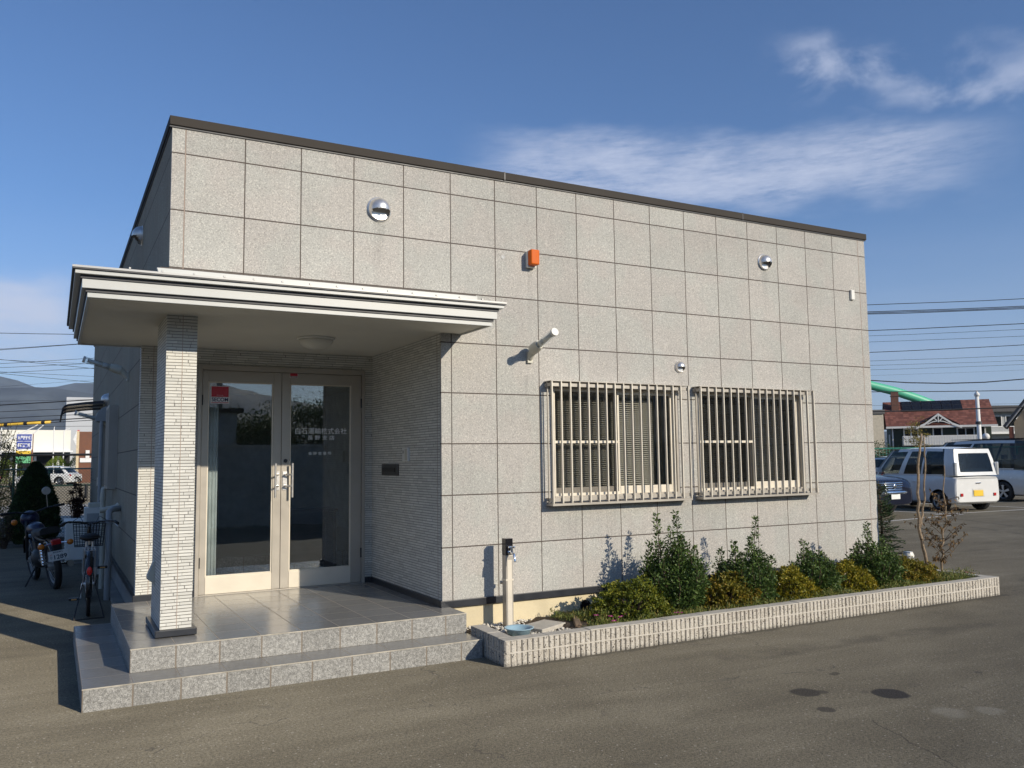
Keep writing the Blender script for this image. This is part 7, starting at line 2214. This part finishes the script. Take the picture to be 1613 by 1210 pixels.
def hwin(x0, x1, z0, z1, muls=1):
    mb = MB(); rail(mb, x0, x1, z0, z1, 0.60, 0.70, 0.12)
    for k in range(muls):
        xx = x0+(x1-x0)*(k+1)/(muls+1); mb.box(xx-0.05, xx+0.05, 0.62, 0.70, z0+0.1, z1-0.1)
    w = mb.build('window', M['trim_white'], t)
    MB().box(x0+0.1, x1-0.1, 0.68, 0.69, z0+0.1, z1-0.1).build('pane', M['glass_car'], w)
hwin(1.6, 3.0, 3.2, 4.16); hwin(4.25, 5.15, 2.4, 4.22, 0); hwin(6.4, 8.0, 3.0, 4.16)
mb = MB(); mb.box(1.45, 8.4, -0.55, -0.48, 2.45, 3.38); mb.box(1.45, 1.52, -0.48, 0.7, 2.45, 3.38); mb.box(8.33, 8.4, -0.48, 0.7, 2.45, 3.38); mb.box(1.45, 8.4, -0.48, 0.7, 2.38, 2.449)
for k in range(30): mb.box(1.5+k*0.23, 1.53+k*0.23, -0.565, -0.55, 2.5, 3.3)
mb.build('balcony', M['trim_white'], t)
for x in (0.6, 8.9): MB().box(x-0.06, x+0.06, 0.58, 0.70, 0.5, ze-0.1).build('corner_post', M['trim_white'], t)
MB().box(0.38, 0.449, 2.0, 2.8, 1.0, 3.6).build('side_panel', M['trim_white'], t)

t = thing('dark_roof_building', 'dark roofed building with a row of grey windows behind the red roofed house', 'building', (91.2, 51.6, 0), R(-29))
MB().box(-1, 10, 0, 7, 0, 6.2).build('wall', pm('pale_wall', (0.32, 0.33, 0.33), 0.8), t)
MB().box(-1.5, 10.5, -0.8, 7.5, 6.2, 6.9).build('roof', pm('dark_roof', (0.04, 0.04, 0.045), 0.6), t)
MB().box(-1.4, 10.4, -0.9, -0.0, 3.7, 3.95).build('lower_eave', M['trim_white'], t)
for k in range(5): 
    f = MB().box(-0.4+k*1.7, 0.9+k*1.7, -0.06, -0.001, 4.5, 5.8).build('window', M['trim_white'], t)
    MB().box(-0.3+k*1.7, 0.8+k*1.7, -0.08, -0.0605, 4.6, 5.7).build('pane', M['glass_car'], f)
t = thing('beige_house', 'beige gabled house with white eaves cut off by the right edge', 'house', (58.9, 29.15, 0), R(-60))
zl_ = 3.45
MB().prism([(0.55, 0), (8.5, 0), (8.5, zl_+0.6), (4.4, zl_+5.5), (0.55, zl_+0.3)], 'y', 0.6, 8).build('wall', pm('beige_wall', (0.36, 0.29, 0.20), 0.8, 0, 0.05), t)
mb = MB(); mb.prism([(0, zl_), (4.4, zl_+5.9), (4.4, zl_+6.15), (-0.15, zl_+0.05)], 'y', -0.1, 8.4); mb.prism([(8.9, zl_), (4.4, zl_+5.9), (4.4, zl_+6.15), (9.05, zl_+0.05)], 'y', -0.1, 8.4)
mb.build('roof', pm('slate_roof', (0.04, 0.045, 0.055), 0.6), t)
mb = MB(); mb.prism([(0.06, zl_-0.05), (4.4, zl_+5.75), (4.4, zl_+5.88), (0.02, zl_+0.0)], 'y', 0.0, 0.6); mb.build('eave_lining', pm('eave_grey', (0.40, 0.42, 0.46), 0.7), t)
MB().box(0.2, 0.5, 0.62, 0.9, 0, zl_).build('brick_pier', pm('pier_brick', (0.22, 0.08, 0.05), 0.9), t)
t = thing('beige_block', 'pale beige building end just right of the office wall, left of the red roofed house', 'building', (60.5, 45.4, 0), R(-33))
MB().box(0, 4.2, 0, 5, 0, 5.2).build('wall', pm('pale_block_wall', (0.46, 0.42, 0.34), 0.8), t)
MB().box(-0.1, 4.3, -0.15, 5.1, 5.2, 5.55).build('roof', pm('grey_roof', (0.12, 0.12, 0.12), 0.7), t)
# green mesh fence behind the cars
t = thing('green_mesh_fence', 'green mesh fence behind the parked cars', 'fence', (37.2, 23.84, 0), R(-28.6))
mb = MB()
for k in range(70): mb.tube([(k*0.18, 0, 0.05), (k*0.18, 0, 1.88)], 0.008, 3, caps=False)
for k in range(14): mb.tube([(0, 0, 0.1+k*0.135), (12.4, 0, 0.1+k*0.135)], 0.008, 3, caps=False)
mb.build('wire_mesh', pm('teal_wire', (0.03, 0.22, 0.16), 0.5), t)
MB().tube([(0, 0, 1.9), (12.4, 0, 1.9)], 0.035, 6).build('top_rail', bpy.data.materials['teal_wire'], t)
first = None
for k in range(7):
    if first is None: o = first = MB().tube([(0, 0, 0), (0, 0, 1.95)], 0.045, 6).build('post', bpy.data.materials['teal_wire'], t)
    else: o = first.copy(); COL.objects.link(o); o.parent = t
    o.location = (k*2.06, 0, 0)
loose_bush((40.2, 24.6, 0), 2.35, 1.3, 'green bush growing behind the green mesh fence', mat_leaf('hedge_leaf', (0.02, 0.05, 0.015), (0.05, 0.09, 0.025), (0.14, 0.13, 0.03)), 31, 3800, (0.07, 0.13), 'bush', 14)
loose_bush((43.5, 24.9, 0), 3.7, 0.9, 'yellow tipped young tree behind the small white wagon', mat_leaf('gold_leaf', (0.10, 0.10, 0.02), (0.25, 0.20, 0.03), (0.4, 0.3, 0.06)), 33, 1600, (0.07, 0.12), 'young_tree', 9, 'tree')

t = thing('white_pole', 'slender white pole with a pointed cap behind the grey minivan', 'pole', (32.95, 14.62, 0), 0)
MB().tube([(0, 0, 0), (0, 0, 1.9), (0, 0, 3.95)], [0.105, 0.09, 0.07], 12).build('shaft', M['trim_white'], t, smooth=True)
mb = MB(); mb.lathe([(0.10, 3.95), (0.105, 4.05), (0.03, 4.14), (0.02, 4.2)], (0, 0, 0), 'z', 12); mb.build('cap', M['trim_white'], t, smooth=True)
MB().tube([(0, 0, 2.78), (0, 0, 2.9)], 0.118, 12).build('band', M['dark_gap'], t)
t = thing('garden_lamp', 'small round lamp on a post between the red roofed house and the beige house', 'lamp', (57.6, 29.8, 0))
MB().tube([(0, 0, 0), (0, 0, 2.6)], 0.05, 6).build('post', M['trim_white'], t)
mb = MB(); mb.sphere((0, 0, 2.75), 0.25, 12, 8); mb.build('globe', M['trim_white'], t, smooth=True)

t = thing('green_tube', 'thick green tube sweeping down behind the red roofed house', 'tube')
pts = [(79.529, 62.725, 11.136), (82.199, 61.328, 10.57), (84.28, 60.273, 9.788), (86.889, 58.928, 9.036), (89.238, 57.739, 8.137), (91.591, 56.56, 7.126), (94.294, 55.251, 5.507), (95.687, 54.709, 3.382), (96.0, 54.4, 0)]
MB().tube(pts, 0.52, 20).build('shell', pm('sea_green_paint', (0.09, 0.46, 0.29), 0.45, 0, 0.04), t, smooth=True)
MB().tube([(79.5, 62.7, 11.1), (79.4, 62.8, 0)], 0.35, 12).build('support', bpy.data.materials['sea_green_paint'], t)

# overhead wires and the poles they end on
M['wire'] = pm('cable', (0.012, 0.012, 0.014), 0.6)
for i, (P, r_) in enumerate(WIRES_R):
    kind = ['thin', 'thick'][r_ > 0.012]
    o = MB().tube(P, r_, 5).build('overhead_wire', M['wire'])
    tag(o, LAB_R[i], 'wire', 'overhead wires on the right')
for i, (P, r_) in enumerate(WIRES_L):
    o = MB().tube(P, r_, 5).build('overhead_wire', M['wire'])
    tag(o, LAB_L[i], 'wire', 'overhead wires on the left')
yc = [(-3.253, 22.938, 2.759), (-2.26, 22.394, 2.784), (-1.598, 22.029, 2.823), (-0.936, 21.665, 2.858)]
t = thing('cable_guard', 'yellow cable guard with black bands sleeved on a low wire', 'cable guard')
MB().tube(yc, 0.042, 10).build('sleeve', pm('guard_yellow', (0.75, 0.48, 0.06), 0.5), t, smooth=True)
for f in (0.08, 0.3, 0.5, 0.72, 0.92):
    a = Vector(yc[0]).lerp(Vector(yc[-1]), f); d = (Vector(yc[-1])-Vector(yc[0])).normalized()
    a.z = float(np.interp(f, [0, 0.43, 0.72, 1.0], [p_[2] for p_ in yc]))
    MB().tube([a-d*0.05, a+d*0.05], 0.052, 10).build('black_band', M['rubber'], t)

# ---------------------------------------------------------------- hills all round and the far town
def hills(name, rad, hf, m, seed, n=360, depth=900):
    r = np.random.default_rng(seed); mb = MB()
    ph = r.uniform(0, 6.28, 12)
    for i in range(n):
        a = 2*PI*i/n
        h = hf(a, ph)
        for k, (dr, hh) in enumerate(((-depth, 0.0), (-depth*0.55, 0.30), (-depth*0.25, 0.68), (0, 1.0), (depth*0.5, 0.5))):
            w = 1+0.10*math.sin(a*37+k*1.7+ph[3])+0.07*math.sin(a*83+k*2.9+ph[4]) if 0 < k < 3 else 1
            q = rad+dr*(1+0.08*math.sin(a*23+k))
            mb.v.append((q*math.sin(a), q*math.cos(a), max(-0.5, h*hh*w)-(1.0 if k in (0,) else 0)))
    for i in range(n):
        j = (i+1) % n
        for k in range(4):
            mb.f.append((i*5+k, j*5+k, j*5+k+1, i*5+k+1))
    return tag(mb.build(name, m, smooth=True), kind='structure')
M['hill'] = pm('hazy_forest_hill', (0.075, 0.088, 0.095), 0.95, 0, 0.35, 0.012)  # forest tone with distance haze partly put into its bluish colour
def h1(a, ph):
    d = math.degrees(a); d = d-360 if d > 180 else d
    x = np.interp(d, [-40, -12, -2.85, -2.0, -0.9, -0.2, 1.2, 2.6, 3.6, 10, 20, 40], [360, 330, 303, 290, 264, 269, 290, 288, 293, 300, 260, 220])
    if -40 <= d <= 40: return float(x)*1.0
    if 100 < abs(d) <= 180: return 330+90*math.sin(a*5+ph[0])+40*math.sin(a*13+ph[1])
    return 200+45*math.sin(a*5+ph[0])+25*math.sin(a*13+ph[1]) if d > 90 or d < -40 else 60+20*math.sin(a*9)
def h2(a, ph):
    d = math.degrees(a); d = d-360 if d > 180 else d
    if -40 <= d <= 40: return float(np.interp(d, [-40, -2.9, -0.4, 3.5, 40], [190, 172, 177, 156, 60]))
    return 80+25*math.sin(a*7+ph[5]) if abs(d) < 100 else 120+30*math.sin(a*7+ph[5])
hills('mountains', 3300, h1, M['hill'], 1, depth=1000)
hills('foothills', 2150, h2, M['hill'], 2, depth=700)
r = np.random.default_rng(77); mb = MB()
for k in range(420):
    az = R(r.uniform(-4.5, 4.0)); d = r.uniform(1300, 1560)
    z0 = (d-1300)/260*42+r.uniform(0, 6)
    x, y = d*math.sin(az), d*math.cos(az); w_ = r.uniform(2.0, 6.0); h_ = r.uniform(2.5, 5.5)
    mb.box(x-w_, x+w_, y-4, y+4, z0-6, z0+h_)
tag(mb.build('far_town', pm('far_town_white', (0.66, 0.64, 0.60), 0.8, 0, 0.4, 0.08)), 'scattered pale buildings of a far town at the foot of the hills', 'town', kind='stuff')

# ---------------------------------------------------------------- behind the photographer (mirrored in the door glass)
M['dark_wall'] = pm('dark_block_wall', (0.32, 0.33, 0.31), 0.9, 0, 0.15, 1.5)
t = thing('boundary_wall', 'long grey block wall behind the photographer, mirrored in the door glass', 'wall', (3, -11.2, 0))
MB().box(-12, 14, -0.1, 0.1, -0.1, 1.95).build('wall_face', M['dark_wall'], t)
MB().box(-12.02, 14.02, -0.13, 0.13, 1.95, 2.02).build('cap', M['block_cap'], t)
t = thing('store_shed', 'grey shed behind the boundary wall, mirrored in the left door', 'building', (1.2, -20, 0))
MB().box(-5.0, 3.6, -6, 0, 0, 3.35).build('wall', M['dark_wall'], t)
MB().box(-5.2, 3.8, -6.2, 0.2, 3.35, 3.5).build('roof', M['coping'], t)
def roundtree(loc, H, Rw, label, seed):
    r = np.random.default_rng(seed); t = thing('street_tree', label, 'tree', loc, 0, 'trees behind the photographer')
    mb = MB(); mb.tube([(0, 0, 0), (0.1, 0, H*0.4), (0, 0.1, H*0.75)], [0.16, 0.11, 0.04], 8)
    for k in range(10):
        a = r.uniform(0, 6.28); mb.tube([(0.05, 0, H*r.uniform(.3, .6)), (Rw*.7*math.cos(a), Rw*.7*math.sin(a), H*r.uniform(.6, .9))], [0.05, 0.015], 5)
    mb.build('trunk', M['bark'], t)
    n = 16000; C = r.normal(size=(90, 3)); C /= np.linalg.norm(C, axis=1, keepdims=True); C = C*r.uniform(.5, .95, (90, 1))*np.array([Rw, Rw, H*0.38])+np.array([0, 0, H*0.62])
    P = C[r.integers(0, 90, n)]+r.normal(size=(n, 3))*Rw*0.16
    leaf_mesh('crown', mat_leaf('tree_leaf', (0.02, 0.045, 0.012), (0.05, 0.08, 0.02), (0.09, 0.11, 0.03)) if 'tree_leaf' not in bpy.data.materials else bpy.data.materials['tree_leaf'], t, P, r.normal(size=(n, 3)), r.uniform(0.07, 0.12, n), 0.06)
for i, (x, y, H) in enumerate([(5.4, -22, 3.4), (8.2, -23.5, 4.1), (11.5, -23, 4.6), (14.5, -24, 4.2), (18, -24, 4.6)]):
    roundtree((x, y, 0), H, 2.0, ['small', 'second', 'broad', 'fourth', 'last'][i]+' leafy tree behind the photographer, seen only mirrored in the door glass', 80+i)
t = thing('utility_pole', 'concrete utility pole with crossarms behind the photographer, mirrored in the left door', 'utility pole', (6.2, -32, 0))
MB().tube([(0, 0, 0), (0, 0, 10)], [0.17, 0.11], 10).build('shaft', M['concrete_lip'], t)
for z in (6.2, 7.2, 8.9, 9.5):
    MB().box(-0.9, 0.9, -0.05, 0.05, z, z+0.1).build('crossarm', M['dark_gap'], t)
mb = MB()
for z in (6.3, 7.3, 9.0, 9.6):
    for x in (-0.8, -0.4, 0.4, 0.8): mb.tube([(x, 0, z), (x, 0, z+0.22)], 0.05, 6)
mb.build('insulators', M['trim_white'], t)
mb = MB(); mb.tube([(0.35, 0, 7.5), (0.35, 0, 8.3)], 0.22, 12); mb.build('transformer', M['dark_gap'], t)

# ---------------------------------------------------------------- air
def build_haze():
    m = bpy.data.materials.new('haze')
    m.use_nodes = True
    t = NT(m.node_tree); t.n.clear()
    out = t.new('ShaderNodeOutputMaterial')
    v = t.new('ShaderNodeVolumePrincipled')
    v.inputs['Color'].default_value = (0.62, 0.78, 1.0, 1)
    v.inputs['Density'].default_value = 0.00012
    v.inputs['Anisotropy'].default_value = 0.0
    t.l.new(v.outputs[0], out.inputs['Volume'])
    m.cycles.homogeneous_volume = True if hasattr(m.cycles, 'homogeneous_volume') else False
    o = MB().box(-4100, 4100, -4100, 4100, -4.0, 480).build('haze', m)
    tag(o, kind='stuff')
    o['label'] = 'thin blue haze in the air over the whole place'; o['category'] = 'haze'
build_haze()
